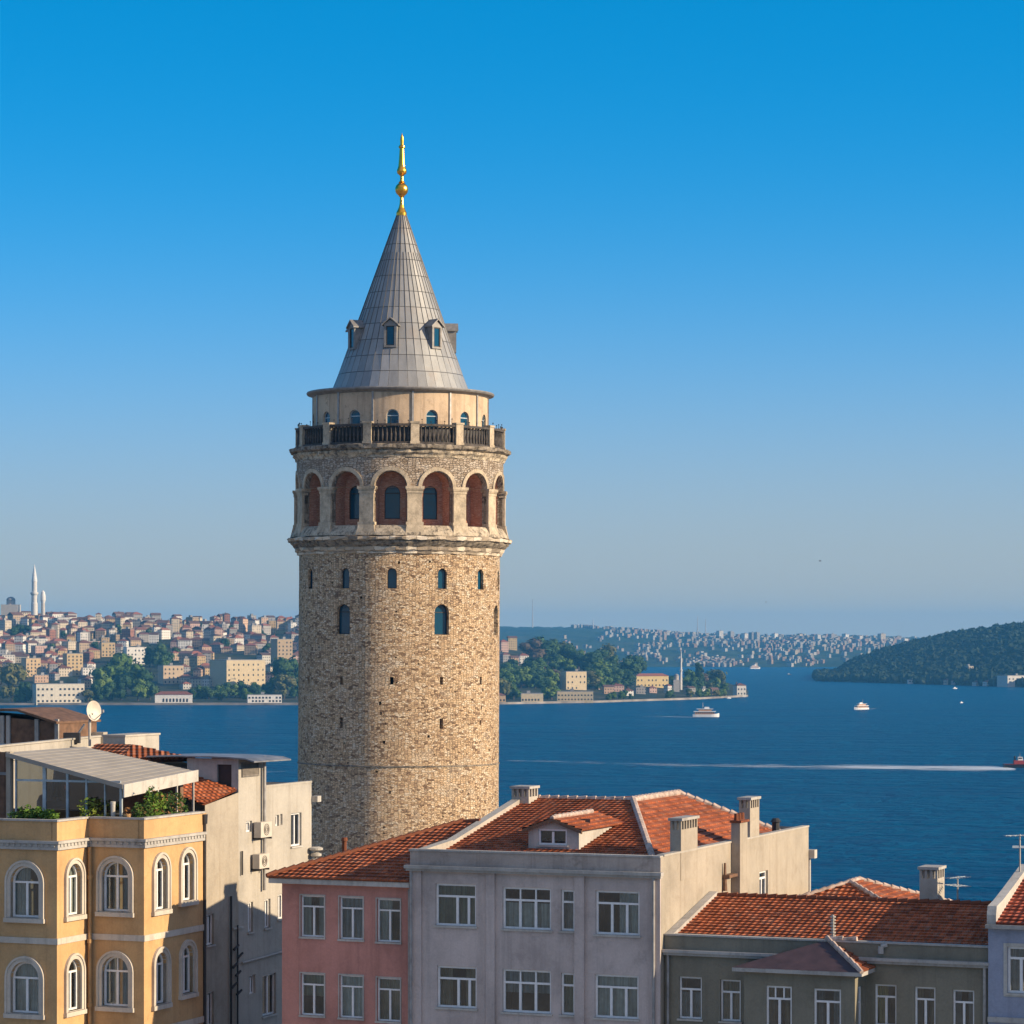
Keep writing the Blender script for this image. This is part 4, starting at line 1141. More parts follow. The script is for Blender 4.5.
m = MB(); ridge_caps(m, e1, ap, .09); ridge_caps(m, ap, ap + Vector((E1.x, E1.y, 0)) * 1.0, .10); m.build('bay_ridge', M['ridge'], bay)
p0 = Wf.at(Wf.u(882), zLed + .25, -.15)
m = MB(); m.tube(p0, p0 + Vector((0, 0, .25)), .10, .10, 8); m.tube(p0 + Vector((0, 0, .25)), p0 + Vector((.22, 0, .3)), .07, .07, 8); m.build('gutter_hopper', M['coping'], gn.root)

# ------------------------------------------------------------------ pale blue house at the edge of the picture
bcor = gn.at(NW + .03, -.25, 0)
bl = House('pale_blue_house', bcor, 'pale blue house with white stepped gable parapet and red tiled roof', 'house')
Wf = bl.front(); BW = 7.5; BD = 8.5
zG = Wf.v(994, 928)
bws = [rect(Wf, 1007.5, 1034, 947, 993.5)]
bws += [(bws[0][0] + 2.3, bws[0][1] + 2.3, bws[0][2], bws[0][3], 0), (bws[0][0] + 4.6, bws[0][1] + 4.6, bws[0][2], bws[0][3], 0)]
bws += [(a, b, c - 3.0, d - 3.0, 0) for a, b, c, d, e in bws]
m = MB(); m.panel(Wf, 0, BW, bl.zb, zG, bws, .17); m.build('wall', M['blue'], bl.root)
m = MB(); m.panel(bl.sideL(0), 0, BD, bl.zb, zG); m.panel(bl.side(BW), 0, BD, bl.zb, zG); m.panel(Wall(sub2(bl.at(0, BD, 0)), E1, -E2), 0, BW, bl.zb, zG); m.build('side_wall', M['blue'], bl.root)
for k, h in enumerate(bws):
    window(bl.root, Wf, h, cols=(.5,), transom=.25, cur=[2, 0, 2][k % 3], fw=.08, reveal=.1, curmode='full')
    m = MB(); m.ring(Wf, (h[0] - .13, h[1] + .13, h[2] - .12, h[3] + .12, 0), h, -.03, .05, False); m.build('window_surround', M['white_old'], bl.root)
zb2 = Wf.v(994, 1019)
bl.part('gutter', 'coping', (-.05, BW, -.26, -.002, zG, zG + .13))
bl.part('string_course', 'coping', (0, BW, -.10, -.002, zb2 - .1, zb2 + .08))
brb = 5.2; brz = zG + 1.62
roof = MB(); roof.tiled([bl.at(.3, -.15, zG + .16), bl.at(BW, -.15, zG + .16), bl.at(BW, brb, brz), bl.at(.3, brb, brz)], .33)
roof.tiled([bl.at(BW, BD, zG + .3), bl.at(.3, BD, zG + .3), bl.at(.3, brb, brz), bl.at(BW, brb, brz)], .33)
bro = roof.build('roof', M['tiles_red'], bl.root)
m = MB()
cv = [(-.12, .45), (.0, .75), (.9, .88), (2.2, 1.15), (3.6, 1.46), (brb, 1.82), (brb + 1.2, 1.6), (BD, .7)]
for (q0, h0), (q1, h1) in zip(cv[:-1], cv[1:]):
    zl_ = zG + .135 if q0 < .5 else zG - 1.5
    m.box8([bl.at(-.02, q0, zl_), bl.at(.30, q0, zl_), bl.at(.30, q1, zl_), bl.at(-.02, q1, zl_), bl.at(-.02, q0, zG + h0), bl.at(.30, q0, zG + h0), bl.at(.30, q1, zG + h1), bl.at(-.02, q1, zG + h1)])
m.build('gable_parapet', M['white_old'], bl.root)

# ------------------------------------------------------------------ hip-roofed house behind the green one
dq = 119.0
apx = pt(850, 882.5, dq + 2)
rcor = sub2(apx) - E1 * 3.3 - E2 * 3.0; rcor = (rcor.x, rcor.y)
rh = House('hip_roofed_house', rcor, 'low house whose orange hip roof shows behind the grey green one', 'house')
Wq = rh.front(); QW = 6.6; QD = 7.4
zq = apx.z - 1.12
apq = rh.at(3.3, 3.0, apx.z); apq2 = rh.at(3.3, 4.4, apx.z)
m = MB(); rh.box(m, .3, QW - .3, .3, QD - .3, rh.zb, zq); m.build('wall', M['cream'], rh.root)
k0, k1, k2, k3 = rh.at(0, 0, zq), rh.at(QW, 0, zq), rh.at(QW, QD, zq), rh.at(0, QD, zq)
m = MB(); m.tiled([k0, k1, apq], .33); m.tiled([k1, k2, apq2, apq], .33); m.tiled([k2, k3, apq2], .33); m.tiled([k3, k0, apq, apq2], .33)
qro = m.build('roof', M['tiles'], rh.root)
m = MB(); ridge_caps(m, k0, apq, .1); ridge_caps(m, k1, apq, .1); ridge_caps(m, k2, apq2, .1); ridge_caps(m, k3, apq2, .1); ridge_caps(m, apq, apq2, .1); m.build('ridge_cap', M['ridge'], qro)

# ------------------------------------------------------------------ roof aerials
def aerial(base, hgt, label, dirs=4, tilt=0.0):
    t = thing('tv_aerial', base, label, 'aerial')
    b = Vector(base)
    m = MB(); m.tube(b, b + Vector((0, 0, hgt)), .035, .028, 6); m.build('mast', M['pipe_grey'], t)
    for k, fr in enumerate((1.0, .72)):
        p = b + Vector((0, 0, hgt * fr - .05)); ax = Vector((math.cos(k * 1.1 + tilt), math.sin(k * 1.1 + tilt), 0)); cr = Vector((-ax.y, ax.x, 0))
        m = MB(); m.tube(p - ax * .55, p + ax * .55, .022, .022, 5)
        for j in range(dirs + 2): q = p - ax * .5 + ax * (j / (dirs + 1)); m.tube(q - cr * .26, q + cr * .26, .014, .014, 4)
        m.build('yagi', M['steel_blue'], t)
aerial(bl.at(.15, 4.3, zG + 1.5), 1.45, 'thin television aerial on the pale blue house by the picture edge', tilt=.3)
aerial(gn.at(Wr.u(955), rbk + .6, zr - .1), 1.05, 'small pale aerial on the green house ridge beside its chimney', tilt=.9)
# ------------------------------------------------------------------ ochre house
ycor = pt(144, 818, 112.0)
ye = House('ochre_house', ycor, 'ochre stucco house with white arched windows and dentil cornice', 'house')
F3 = ye.front(0, 0); l3 = -F3.u(88)
S2 = ye.side(-l3, 0); l2 = -S2.u(57)
F1 = ye.front(-l3, -l2); S2 = ye.side(-l3, -l2)
F4 = ye.side(0, 0); l4 = F4.u(203)
zT = F3.v(144, 818.5)
zC1 = F3.v(144, 839); zC0 = F3.v(144, 848)
zB1 = F3.v(144, 935.5); zB0 = F3.v(144, 941.5)
st = 3.555
def arched(W, x0, x1, y0, y1, o=.0):
    """opening seen between x0..x1 (clear) from sill row y1 to crown row y0"""
    a, b = W.u(x0), W.u(x1); xm = (x0 + x1) / 2
    vb, vt = W.v(xm, y1), W.v(xm, y0); r = (b - a) / 2
    return (a, b, vb, vt - r * 1.0, r * 1.0)
def down(h, d): return (h[0], h[1], h[2] - d, h[3] - d, h[4])
F1h = [arched(F1, 11, 39.5, 866, 917.5)]
F1h.append((F1h[0][0] - 2.6, F1h[0][1] - 2.6) + F1h[0][2:])
F2h = [arched(S2, 67, 80.5, 863.5, 915)]
F3h = [arched(F3, 102.5, 128.8, 861.5, 911.5)]
F4h = [arched(F4, 154.5, 166.3, 858, 909.5), arched(F4, 181.5, 192.8, 852.5, 900.5)]
sets = [(F1, -9.0, 0, F1h), (S2, 0, l2, F2h), (F3, -l3, 0, F3h), (F4, 0, l4, F4h)]
for W, u0, u1, hs0 in sets:
    hh = hs0 + [down(h, st) for h in hs0] + [down(h, 2 * st) for h in hs0]
    m = MB(); m.panel(W, u0, u1, ye.zb, zT - .05, hh, .26)
    m.build('wall', M['yellow'], ye.root)
    for k, h in enumerate(hh):
        wide = h[1] - h[0] > .75
        window(ye.root, W, h, cols=(.5,), upper=(.5,) if W in (F3, F4) else (), fw=.075, reveal=.16, cur=rnd.choice([0, 2, 2, 3]), curmode=rnd.choice(['sides', 'full', 'left']), sill=False)
        m = MB(); ex = .17 if wide else .19
        m.ring(W, (h[0] - ex, h[1] + ex, h[2] - .02, h[3], h[4] + ex), h, -.07, .16)
        m.ring(W, (h[0] - ex - .05, h[1] + ex + .05, h[2] - .02, h[3], h[4] + ex + .05), (h[0] - ex + .03, h[1] + ex - .03, h[2] - .02, h[3], h[4] + ex - .03), -.11, -.0, True)
        m.wbox(W, h[0] - ex - .08, h[1] + ex + .08, h[2] - .19, h[2] - .025, -.14, .1)
        m.build('window_surround', M['trim_cream'], ye.root)
    # cornice with dentils, parapet, storey bands
    e0 = -.16 if W in (F3,) else 0
    c = MB(); x0, x1 = (u0, u1 + (.17 if W in (F1, F3) else 0))
    y0 = u0 - (0.17 if W in (F4, S2) else 0)
    def strip(a, b, v0, v1, w): c.wbox(W, a, b, v0, v1, -w, -.004)
    hk = {id(F1): .0, id(S2): .003, id(F3): .0, id(F4): .003}[id(W)]
    strip(u0 if W is not F3 else u0 + .20, x1 if W in (F1, F3) else u1, zC1 - .10, zC1 + hk, .18)
    strip(u0 if W is not F3 else u0 + .12, (u1 + .10) if W in (F1, F3) else u1, zC0 - hk, zC0 + .10, .10)
    strip(u0 if W is not F3 else u0 + .13, (u1 + .09) if W in (F1, F3) else u1, zC0 + .101, zC1 - .101, .088)
    n = int((u1 - u0) / .24)
    for k in range(n): a = u0 + (u1 - u0) * (k + .3) / n; strip(a, a + .13, zC0 + .12, zC1 - .11, .125)
    c.build('cornice', M['coping'], ye.root)
    for d in (0, st, 2 * st):
        c = MB(); strip(u0 if W is not F3 else u0 + .06, (u1 + .05) if W in (F1, F3) else u1, zB0 - d - hk, zB1 - d + hk, .05)
        c.build('storey_band', M['trim_cream'], ye.root)
    c = MB(); c.wbox(W, u0 if W is not F3 else u0 + .1, (u1 + .05) if W in (F1, F3) else u1 + .05, zT - .049 - hk, zT + .02 + hk, -.06, .28)
    c.build('parapet_coping', M['coping'], ye.root)
ye.part('back_wall', 'yellow', (-l3 - 9, -.01, l4 + .02, l4 + .3, ye.zb, zT - .06))
zfl = zT - .95
m = MB(); ye.box(m, -l3 - 9, -.3, .02, l4 + .1, zfl - .2, zfl); ye.box(m, -l3 - 9, -l3 - .3, -l2 + .3, .018, zfl - .2, zfl - .003); m.build('terrace_floor', M['floor'], ye.root)
for W, u0, u1, _ in sets:      # inner face of the parapets
    m = MB(); m.wbox(W, u0, u1 - .01, zfl, zT - .055, .20, .24); m.build('parapet_lining', M['yellow'], ye.root)
pb = F3.at(-l3 + .16, zC0 - .02, -.14)
m = MB(); m.tube((pb.x, pb.y, ye.zb), pb, .07, .07, 10)
for k in range(4): m.tube((pb.x, pb.y, pb.z - 1.2 - 2.4 * k), (pb.x, pb.y, pb.z - 1.05 - 2.4 * k), .10, .10, 10)
m.build('drainpipe', M['pipe_yellow'], ye.root)
p4 = F4.at(l4 + .05, zC1 + .3, -.05)
m = MB(); m.tube(p4, (p4.x, p4.y, zT - .1), .10, .12, 8); m.tube((p4.x, p4.y, ye.zb), p4, .06, .06, 8); m.build('drainpipe', M['iron'], ye.root)

# ------------------------------------------------------------------ glass terrace room on the ochre house
tb = .9
G = ye.front(0, tb)                          # glazed front, along the street
uA, uD = G.u(11), G.u(122)
zA, zD = G.v(11, 753), G.v(122, 785)
gt = thing('terrace_room', tuple(ye.at(uA, tb, zfl)), 'glazed terrace room with sloping beige canvas roof on the ochre house', 'terrace room')
dl = ye.side(uD, tb).u(193.5)
zC_ = ye.side(uD, tb).v(193.5, 770.5)
zBk = zA + .03
def gat(u, w, zv): return ye.at(u, tb + w, zv)
m = MB()
th = .07
def slab(p, q, r, s, t): m.box8([p - Vector((0, 0, t)), q - Vector((0, 0, t)), r - Vector((0, 0, t)), s - Vector((0, 0, t)), p, q, r, s])
NS = 14
for k in range(NS):
    f0, f1 = k / NS, (k + 1) / NS
    a0, a1 = uA - .1 + (uD + .15 - uA + .1) * f0, uA - .1 + (uD + .15 - uA + .1) * f1
    sag = .035
    def top(u, f, w): return zA + (zD - zA) * (u - uA) / (uD - uA) + (w / dl) * (.03 + (zC_ - zD - .03) * f)
    slab(gat(a0, -.2, top(a0, f0, 0)), gat(a1, -.2, top(a1, f1, 0)), gat(a1, dl, top(a1, f1, dl)), gat(a0, dl, top(a0, f0, dl)), th)
    if k: p = gat(a0, -.2, top(a0, f0, 0) + .005); q_ = gat(a0, dl, top(a0, f0, dl) + .005); m.tube(p, q_, .012, .012, 4)
cano = m.build('canvas_roof', M['awning'], gt)
m = MB(); m.box8([gat(uD + .151, -.21, zD - .46), gat(uD + .22, -.21, zD - .46), gat(uD + .22, dl, zC_ - .42), gat(uD + .151, dl, zC_ - .42), gat(uD + .151, -.21, zD + .03), gat(uD + .22, -.21, zD + .03), gat(uD + .22, dl, zC_ + .03), gat(uD + .151, dl, zC_ + .03)])
m.build('valance', M['white_old'], gt)
m = MB(); m.wbox(G, uA - .12, uD + .15, 0, .001, -.2, -.2)
m = MB(); m.box8([gat(uA - .1, -.23, zA - .14), gat(uD + .15, -.23, zD - .14), gat(uD + .15, -.201, zD - .14), gat(uA - .1, -.201, zA - .14), gat(uA - .1, -.23, zA + .03), gat(uD + .15, -.23, zD + .03), gat(uD + .15, -.201, zD + .03), gat(uA - .1, -.201, zA + .03)])
m.build('front_trim', M['awning'], gt)
zl = lambda u: zA + (zD - zA) * (u - uA) / (uD - uA) - .1
cols = [G.u(x) for x in (16, 44.5, 67.5, 86.5, 105, 121)]
for u, wd in zip(cols, (.03, .07, .05, .04, .025, .05)):
    m = MB(); m.wbox(G, u - wd, u + wd, zfl, zl(u), -.03, .05); m.build('mullion', M['steel_blue'], gt)
zt_ = G.v(66, 781)
m = MB(); m.wbox(G, cols[0], cols[-1] - .02, zt_ - .04, zt_ + .04, -.026, .046); m.build('transom', M['steel_blue'], gt)
for a, b in zip(cols[:-1], cols[1:]):
    m = MB(); m.face([G.at(a + .02, zfl, .01), G.at(b - .02, zfl, .01), G.at(b - .02, zl(b), .01), G.at(a + .02, zl(a), .01)]); m.build('pane', M['glass_dark'], gt)
m = MB(); m.wbox(G, G.u(7.5), G.u(11.5), zfl, zA + .05, -.1, .15); m.build('corner_pillar', M['cream'], gt)
SD = ye.side(uD + .18, tb)
for x in (158, 177, 193.5):
    u = SD.u(x); m = MB(); m.wbox(SD, u - .035, u + .035, zfl, zD + (zC_ - zD) * u / dl - .4, -.02, .05); m.build('post', M['white_old'], gt)
m = MB(); m.box8([gat(uA - .6, dl - .35, zfl), gat(uD - .4, dl - .35, zfl), gat(uD - .4, dl - .1, zfl), gat(uA - .6, dl - .1, zfl), gat(uA - .6, dl - .35, zBk - .1), gat(uD - .4, dl - .35, zD), gat(uD - .4, dl - .1, zD), gat(uA - .6, dl - .1, zBk - .1)])
m.build('back_wall', M['wood'], gt)
# things in the terrace room
t = thing('laundry_cloth', tuple(gat(G.u(55), 1.0, zfl)), 'teal and white cloth hanging behind the terrace glass', 'cloth')
W1 = G.back(.9); u0, u1 = W1.u(45), W1.u(64); m = MB()
for k in range(8):
    a, b = u0 + (u1 - u0) * k / 8, u0 + (u1 - u0) * (k + 1) / 8; s_ = .03 * (-1) ** k
    m.face([W1.at(a, W1.v(55, 801), s_), W1.at(b, W1.v(55, 801), -s_), W1.at(b, W1.v(55, 782), -s_), W1.at(a, W1.v(55, 782), s_)])
m.build('white_sheet', M['white_old'], t)
W1 = G.back(.8); u0, u1 = W1.u(52), W1.u(62); m = MB()
for k in range(5):
    a, b = u0 + (u1 - u0) * k / 5, u0 + (u1 - u0) * (k + 1) / 5; s_ = .03 * (-1) ** k
    m.face([W1.at(a, W1.v(57, 797), s_), W1.at(b, W1.v(57, 797), -s_), W1.at(b, W1.v(57, 782), -s_), W1.at(a, W1.v(57, 782), s_)])
m.build('teal_towel', M['teal_cloth'], t)
def rnd_leaves(m, cx, cy, cz, rx, ry, rz, n, s, rg, ax=None):
    for _ in range(n):
        while True:
            p = Vector((rg.uniform(-1, 1), rg.uniform(-1, 1), rg.uniform(-1, 1)))
            if p.length <= 1: break
        ex, ey = (E1, E2) if ax is None else ax
        c = Vector((cx, cy, cz)) + Vector((ex.x, ex.y, 0)) * p.x * rx + Vector((ey.x, ey.y, 0)) * p.y * ry + Vector((0, 0, p.z * rz))
        a = Vector((rg.gauss(0, 1), rg.gauss(0, 1), rg.gauss(0, .7))).normalized(); b = a.cross(Vector((rg.gauss(0, 1), rg.gauss(0, 1), rg.gauss(0, 1)))).normalized()
        k = s * rg.uniform(.6, 1.3)
        m.face([c - a * k, c - b * k * .45, c + a * k, c + b * k * .45])
rg = random.Random(11)
def planter(pos, L, along, hgt, n, label, leafm='leaf_pot', bloom=False, boxmat='wood', s=.09, cat='planter'):
    """a trough with plants spilling out of it"""
    t = thing('plant_trough', tuple(pos), label, cat, 'plants along the terrace parapet')
    al = along.normalized(); ac = Vector((-al.y, al.x))
    P = lambda u, v, z_: Vector((pos[0] + al.x * u + ac.x * v, pos[1] + al.y * u + ac.y * v, pos[2] + z_))
    m = MB(); hw = .16
    m.box8([P(-L / 2, -hw, 0), P(L / 2, -hw, 0), P(L / 2, hw, 0), P(-L / 2, hw, 0), P(-L / 2 - .03, -hw - .03, .5), P(L / 2 + .03, -hw - .03, .5), P(L / 2 + .03, hw + .03, .5), P(-L / 2 - .03, hw + .03, .5)])
    m.build('trough', M[boxmat], t)
    m = MB(); c = P(0, 0, .5 + hgt * .45)
    nb = max(2, int(L / .45))
    for k in range(nb):
        q = P(-L / 2 + L * (k + .5) / nb, rg.uniform(-.08, .08), .5 + hgt * rg.uniform(.3, .55))
        rnd_leaves(m, q.x, q.y, q.z, L / nb * .75, .26, hgt * rg.uniform(.4, .62), n // nb, s, rg, (al, ac))
    m.build('foliage', M[leafm], t)
    if bloom:
        m = MB()
        for k in range(nb):
            q = P(-L / 2 + L * (k + .5) / nb, 0, .5 + hgt * .5); rnd_leaves(m, q.x, q.y, q.z, L / nb * .7, .28, hgt * .5, n // nb // 4, s * .7, rg, (al, ac))
        m.build('blossom', M['bloom'], t)
zp = zT - .62
q = F1.at(F1.u(31), zp, .55); planter(q, 1.55, E1, .62, 700, 'long leafy green trough behind the ochre parapet below the glass')
q = F1.at(F1.u(10), zp, .5); planter(q, .5, E1, .4, 120, 'small grey green plant at the outer end of the terrace parapet', 'leaf')
q = F4.at(F4.u(166), zp, .5); planter(q, 1.0, E2, 1.25, 420, 'tall bright shrub in the trough under the valance', 'leaf_pot', True)
q = F4.at(F4.u(183), zp, .5); planter(q, 1.6, E2, .95, 420, 'dark leafy trough by the last terrace post', 'leaf', True)
q = F4.at(.85, zp, .55); planter(q, .7, E2, .6, 260, 'low reddish flower trough at the terrace corner', 'leaf', True)
def pot(pos, r, hgt, mat, label, plant=0, name='flower_pot', cat='pot', leafm='leaf_pot'):
    t = thing(name, tuple(pos), label, cat)
    m = MB(); m.lathe([(0, pos[2]), (r * .7, pos[2]), (r, pos[2] + hgt * .9), (r * 1.08, pos[2] + hgt * .9), (r * 1.08, pos[2] + hgt), (r * .9, pos[2] + hgt), (0, pos[2] + hgt * .95)], 14, pos[0], pos[1]); m.build('pot', M[mat] if isinstance(mat, str) else mat, t)
    if plant: m = MB(); rnd_leaves(m, pos[0], pos[1], pos[2] + hgt + plant * .5, plant * .5, plant * .5, plant * .6, 140, .09, rg); m.build('foliage', M[leafm], t)
pot(F3.at(F3.u(79), zp - .1, .65), .24, .55, 'pot_pink', 'magenta pot with a young tree behind the terrace glass front', .8)
pot(F3.at(F3.u(91.5), zp, .5), .16, .45, 'white_old', 'small white pot on the terrace parapet between the mullions', .2)
pot(F3.at(F3.u(107), zp + .1, .45), .09, 1.1, 'white_old', 'slim pale urn standing near the terrace room corner', 0, 'urn', 'urn')
pot(F3.at(F3.u(121), zp, .5), .15, .75, 'pipe_yellow', 'yellow pot at the corner of the terrace room', .2, leafm='bloom')
pot(F4.at(F4.u(147.5), zp + .1, .35), .2, .5, 'white_old', 'white round pot beside the reddish flower trough', .25, leafm='leaf')
pot(F1.at(F1.u(4), zp + .1, .45), .1, .75, 'white_old', 'white urn at the far end of the terrace parapet', 0, 'urn', 'urn')
# brown boarded lean-to at the edge of the frame
t = thing('boarded_shed', tuple(G.at(G.u(-30), zfl, .3)), 'brown boarded lean-to beside the glazed terrace room', 'shed')
m = MB()
Wd = G.back(.25)
for k, x in enumerate(np.arange(-50, 7, 5.0)): m.wbox(Wd, Wd.u(x), Wd.u(x + 4.7), zfl, Wd.v(3, 752) + .02 * (k % 2), 0, .06)
m.build('boards', M['wood'], t)
m = MB(); m.wbox(Wd, Wd.u(-50), Wd.u(7.2), Wd.v(3, 775), Wd.v(3, 772), -.05, -.002); m.build('rail', M['sheet'], t)

# ------------------------------------------------------------------ cream walled house behind, with the stair head
ccor = pt(205, 805, 122.0)
cr = House('cream_walled_house', ccor, 'cream walled house with stair head, grey metal roof and air conditioners', 'house')
Ws = cr.side(0, 0)
uS0, uS1, uE = Ws.u(238.5), Ws.u(262.5), Ws.u(311.5)
zLow0, zLow1 = Ws.v(207, 805), Ws.v(238, 795)
zSt = Ws.v(250, 758); zMn = Ws.v(290, 785)
hw_ = [rect(Ws, 291, 301.5, 813, 846), rect(Ws, 275.5, 279, 815, 826), rect(Ws, 280, 282.5, 814, 825), rect(Ws, 246, 252, 821, 832),
       rect(Ws, 246.5, 254.5, 907.5, 925), rect(Ws, 247.5, 252.5, 903, 932), rect(Ws, 264.5, 270.5, 899, 928), rect(Ws, 277.8, 284, 894, 919), rect(Ws, 249.3, 255.5, 975, 994), rect(Ws, 262.5, 276, 974, 1015),
       rect(Ws, 206.5, 214, 914, 945), rect(Ws, 206.5, 214, 992, 1026)]
hw_.pop(5)
hw_[4] = rect(Ws, 233.5, 241.5, 906.5, 927)
hw_.append(rect(Ws, 248, 253, 902, 932))
lo = [h for h in hw_ if h[1] <= uS0]; mid = [h for h in hw_ if h[0] >= uS0 and h[1] <= uS1]; hi = [h for h in hw_ if h[0] >= uS1]
m = MB(); m.panel(Ws, 0, uS0, cr.zb, zLow0 - .05, lo, .2)
m.face([Ws.at(0, zLow0 - .05), Ws.at(uS0, zLow0 - .05), Ws.at(uS0, zLow1 + .1), Ws.at(0, zLow0)])
m.build('low_wall', M['cream'], cr.root)
m = MB(); m.panel(Ws, uS0, uS1, cr.zb, zSt, mid, .2); m.build('stair_wall', M['cream_white'], cr.root)
m = MB(); m.panel(Ws, uS1, uE, cr.zb, zMn, hi, .2); m.build('side_wall', M['cream_white'], cr.root)
for k, h in enumerate(hw_):
    tiny = h[1] - h[0] < .5 and h[3] - h[2] < .7
    window(cr.root, Ws, h, cols=(.5,) if not tiny else (), transom=0, cur=[2, None][k % 2], fw=.07, reveal=.12, sill=h[3] - h[2] > .8, glass='glass_dark')
FD = 8.0
m = MB(); m.panel(cr.front(0, 0), -FD, 0, cr.zb, zLow0 - .3); m.panel(Wall(sub2(cr.at(0, uE, 0)), -E1, -E2), 0, FD, cr.zb, zMn); m.panel(cr.sideL(-FD, 0), 0, uE, cr.zb, zLow0 - .3)
m.build('outer_wall', M['cream'], cr.root)
cr.part('flat_roof', 'coping', (-FD + .02, -.02, uS1 + .02, uE - .02, zMn - .5, zMn - .35))
cr.part('roof_edge', 'cream_white', (-.22, .02, uS1 + .005, uE + .02, zMn + .002, zMn + .09))
cr.part('wall_light', 'white_old', (.004, .3, uE - .01, uE + .35, Ws.v(311, 802), Ws.v(311, 796)))
# stair head
zhead = zSt
stf = cr.front(0, uS0)
ub = stf.u(187)
door = rect(stf, 217, 231.5, 764.5, 790)
m = MB(); m.panel(stf, ub, 0, zLow1 - 1.2, zhead, [(door[0], door[1], zLow1 - 1.2 + .01, door[3], 0)], .15)
m.panel(Wall(sub2(cr.at(0, uS1, 0)), -E1, -E2), 0, -ub, zMn - .4, zhead)
m.build('stair_head_wall', M['white_old'], cr.root)
m = MB(); m.face([stf.at(door[0], zLow1 - 1.2, .12), stf.at(door[1], zLow1 - 1.2, .12), stf.at(door[1], door[3], .12), stf.at(door[0], door[3], .12)]); m.build('door', M['darkdoor'], cr.root)
m = MB(); lv = rect(Ws, 242, 257.5, 763.5, 775)
for k in range(9): zz = lv[2] + (lv[3] - lv[2]) * k / 9; m.box8([Ws.at(lv[0], zz, -.06), Ws.at(lv[1], zz, -.06), Ws.at(lv[1], zz, -.01), Ws.at(lv[0], zz, -.01), Ws.at(lv[0], zz + .04, -.03), Ws.at(lv[1], zz + .04, -.03), Ws.at(lv[1], zz + .05, -.004), Ws.at(lv[0], zz + .05, -.004)])
m.ring(Ws, (lv[0] - .06, lv[1] + .06, lv[2] - .06, lv[3] + .06, 0), lv, -.06, 0); m.build('louvre_vent', M['louver'], cr.root)
# metal sheet roof over the stair head, tilting up at the outer end
m = MB(); a0 = stf.u(150)
pr_ = [(a0, zhead + .02), (-3.2, zhead + .05), (-1.2, zhead + .05), (-.3, zhead + .03), (.5, zhead - .02), (.9, zhead - .13)]
for (x0, q0), (x1, q1) in zip(pr_[:-1], pr_[1:]):
    m.box8([cr.at(x0, uS0 - .35, q0 - .0), cr.at(x1, uS0 - .35, q1 - .0), cr.at(x1, uS1 + .9, q1 - .03), cr.at(x0, uS1 + .9, q0 - .03), cr.at(x0, uS0 - .35, q0 + .06), cr.at(x1, uS0 - .35, q1 + .06), cr.at(x1, uS1 + .9, q1 + .03), cr.at(x0, uS1 + .9, q0 + .03)])
m.build('sheet_roof', M['sheet'], cr.root)
# tiled roof between the terrace and the stair head
m = MB(); zr0 = zLow1 + .18
m.tiled([cr.at(-.05, .05, zLow0 + .02), cr.at(-.05, uS0 - .02, zLow1 + .2), cr.at(-4.2, uS0 - .02, zLow1 + 1.35), cr.at(-4.2, .05, zLow0 + 1.15)], .33)
m.tiled([cr.at(-FD, .05, zLow0 + .12), cr.at(-4.2, .05, zLow0 + 1.15), cr.at(-4.2, uS0 - .02, zLow1 + 1.35), cr.at(-FD, uS0 - .02, zLow1 + .3)], .33)
m.build('roof', M['tiles'], cr.root)
m = MB()
p0, p1 = Ws.at(uS1 - .10, Ws.v(262, 890), -.14), Ws.at(uS1 - .10, zhead + .05, -.14)
m.tube(p0, p1, .075, .075, 12); m.build('vent_duct', M['pipe_grey'], cr.root)
for x, y0, y1, r_ in ((240.5, 851, 875, .04), (229.5, 896, 1024, .045), (236, 925, 1024, .035)):
    u = Ws.u(x); m = MB(); a, b = Ws.at(u, Ws.v(x, y1), -.08), Ws.at(u, Ws.v(x, y0), -.08); m.tube(a, b, r_, r_, 8)
    m.build('wall_pipe', M['iron'], cr.root)
m = MB()
for x, y in ((232, 965), (235, 973), (231, 985), (236, 992), (233, 947), (237, 955)):
    p = Ws.at(Ws.u(x), Ws.v(x, y), -.14); m.tube(p - Vector((.08, .1, .1)), p + Vector((.10, .14, .08)), .06, .05, 7)
m.build('pipe_bracket', M['iron'], cr.root)
m = MB(); a, b = Ws.at(Ws.u(241), Ws.v(241, 963), -.06), Ws.at(Ws.u(284), Ws.v(284, 951), -.06); m.tube(a, b, .05, .05, 6); m.build('cable_conduit', M['coping'], cr.root)

def air_con(W, x0, x1, y0, y1, label):
    u0, u1 = W.u(x0), W.u(x1); xm = (x0 + x1) / 2; v0, v1 = W.v(xm, y1), W.v(xm, y0)
    p = W.at((u0 + u1) / 2, v0, -.2)
    t = thing('air_conditioner', tuple(p), label, 'air conditioner', 'air conditioners on the cream wall')
    m = MB(); m.wbox(W, u0, u1, v0, v1, -.42, -.10); m.build('casing', M['ac'], t)
    m = MB(); um, vm_ = (u0 + u1) / 2 , (v0 + v1) / 2; r_ = min(u1 - u0, v1 - v0) * .36
    for rr in (r_, r_ * .66, r_ * .33):
        for k in range(16):
            a, b = 2 * math.pi * k / 16, 2 * math.pi * (k + 1) / 16
            m.tube(W.at(um + rr * math.cos(a), vm_ + rr * math.sin(a), -.43), W.at(um + rr * math.cos(b), vm_ + rr * math.sin(b), -.43), .012, .012, 4, False)
    m.build('fan_grille', M['iron'], t)
    m = MB(); m.wbox(W, u0 + .06, u0 + .12, v0 - .08, v0, -.45, 0); m.wbox(W, u1 - .12, u1 - .06, v0 - .08, v0, -.45, 0); m.build('bracket', M['iron'], t)
air_con(Ws, 252, 263, 821.5, 837, 'upper beige air conditioner beside the grey duct')
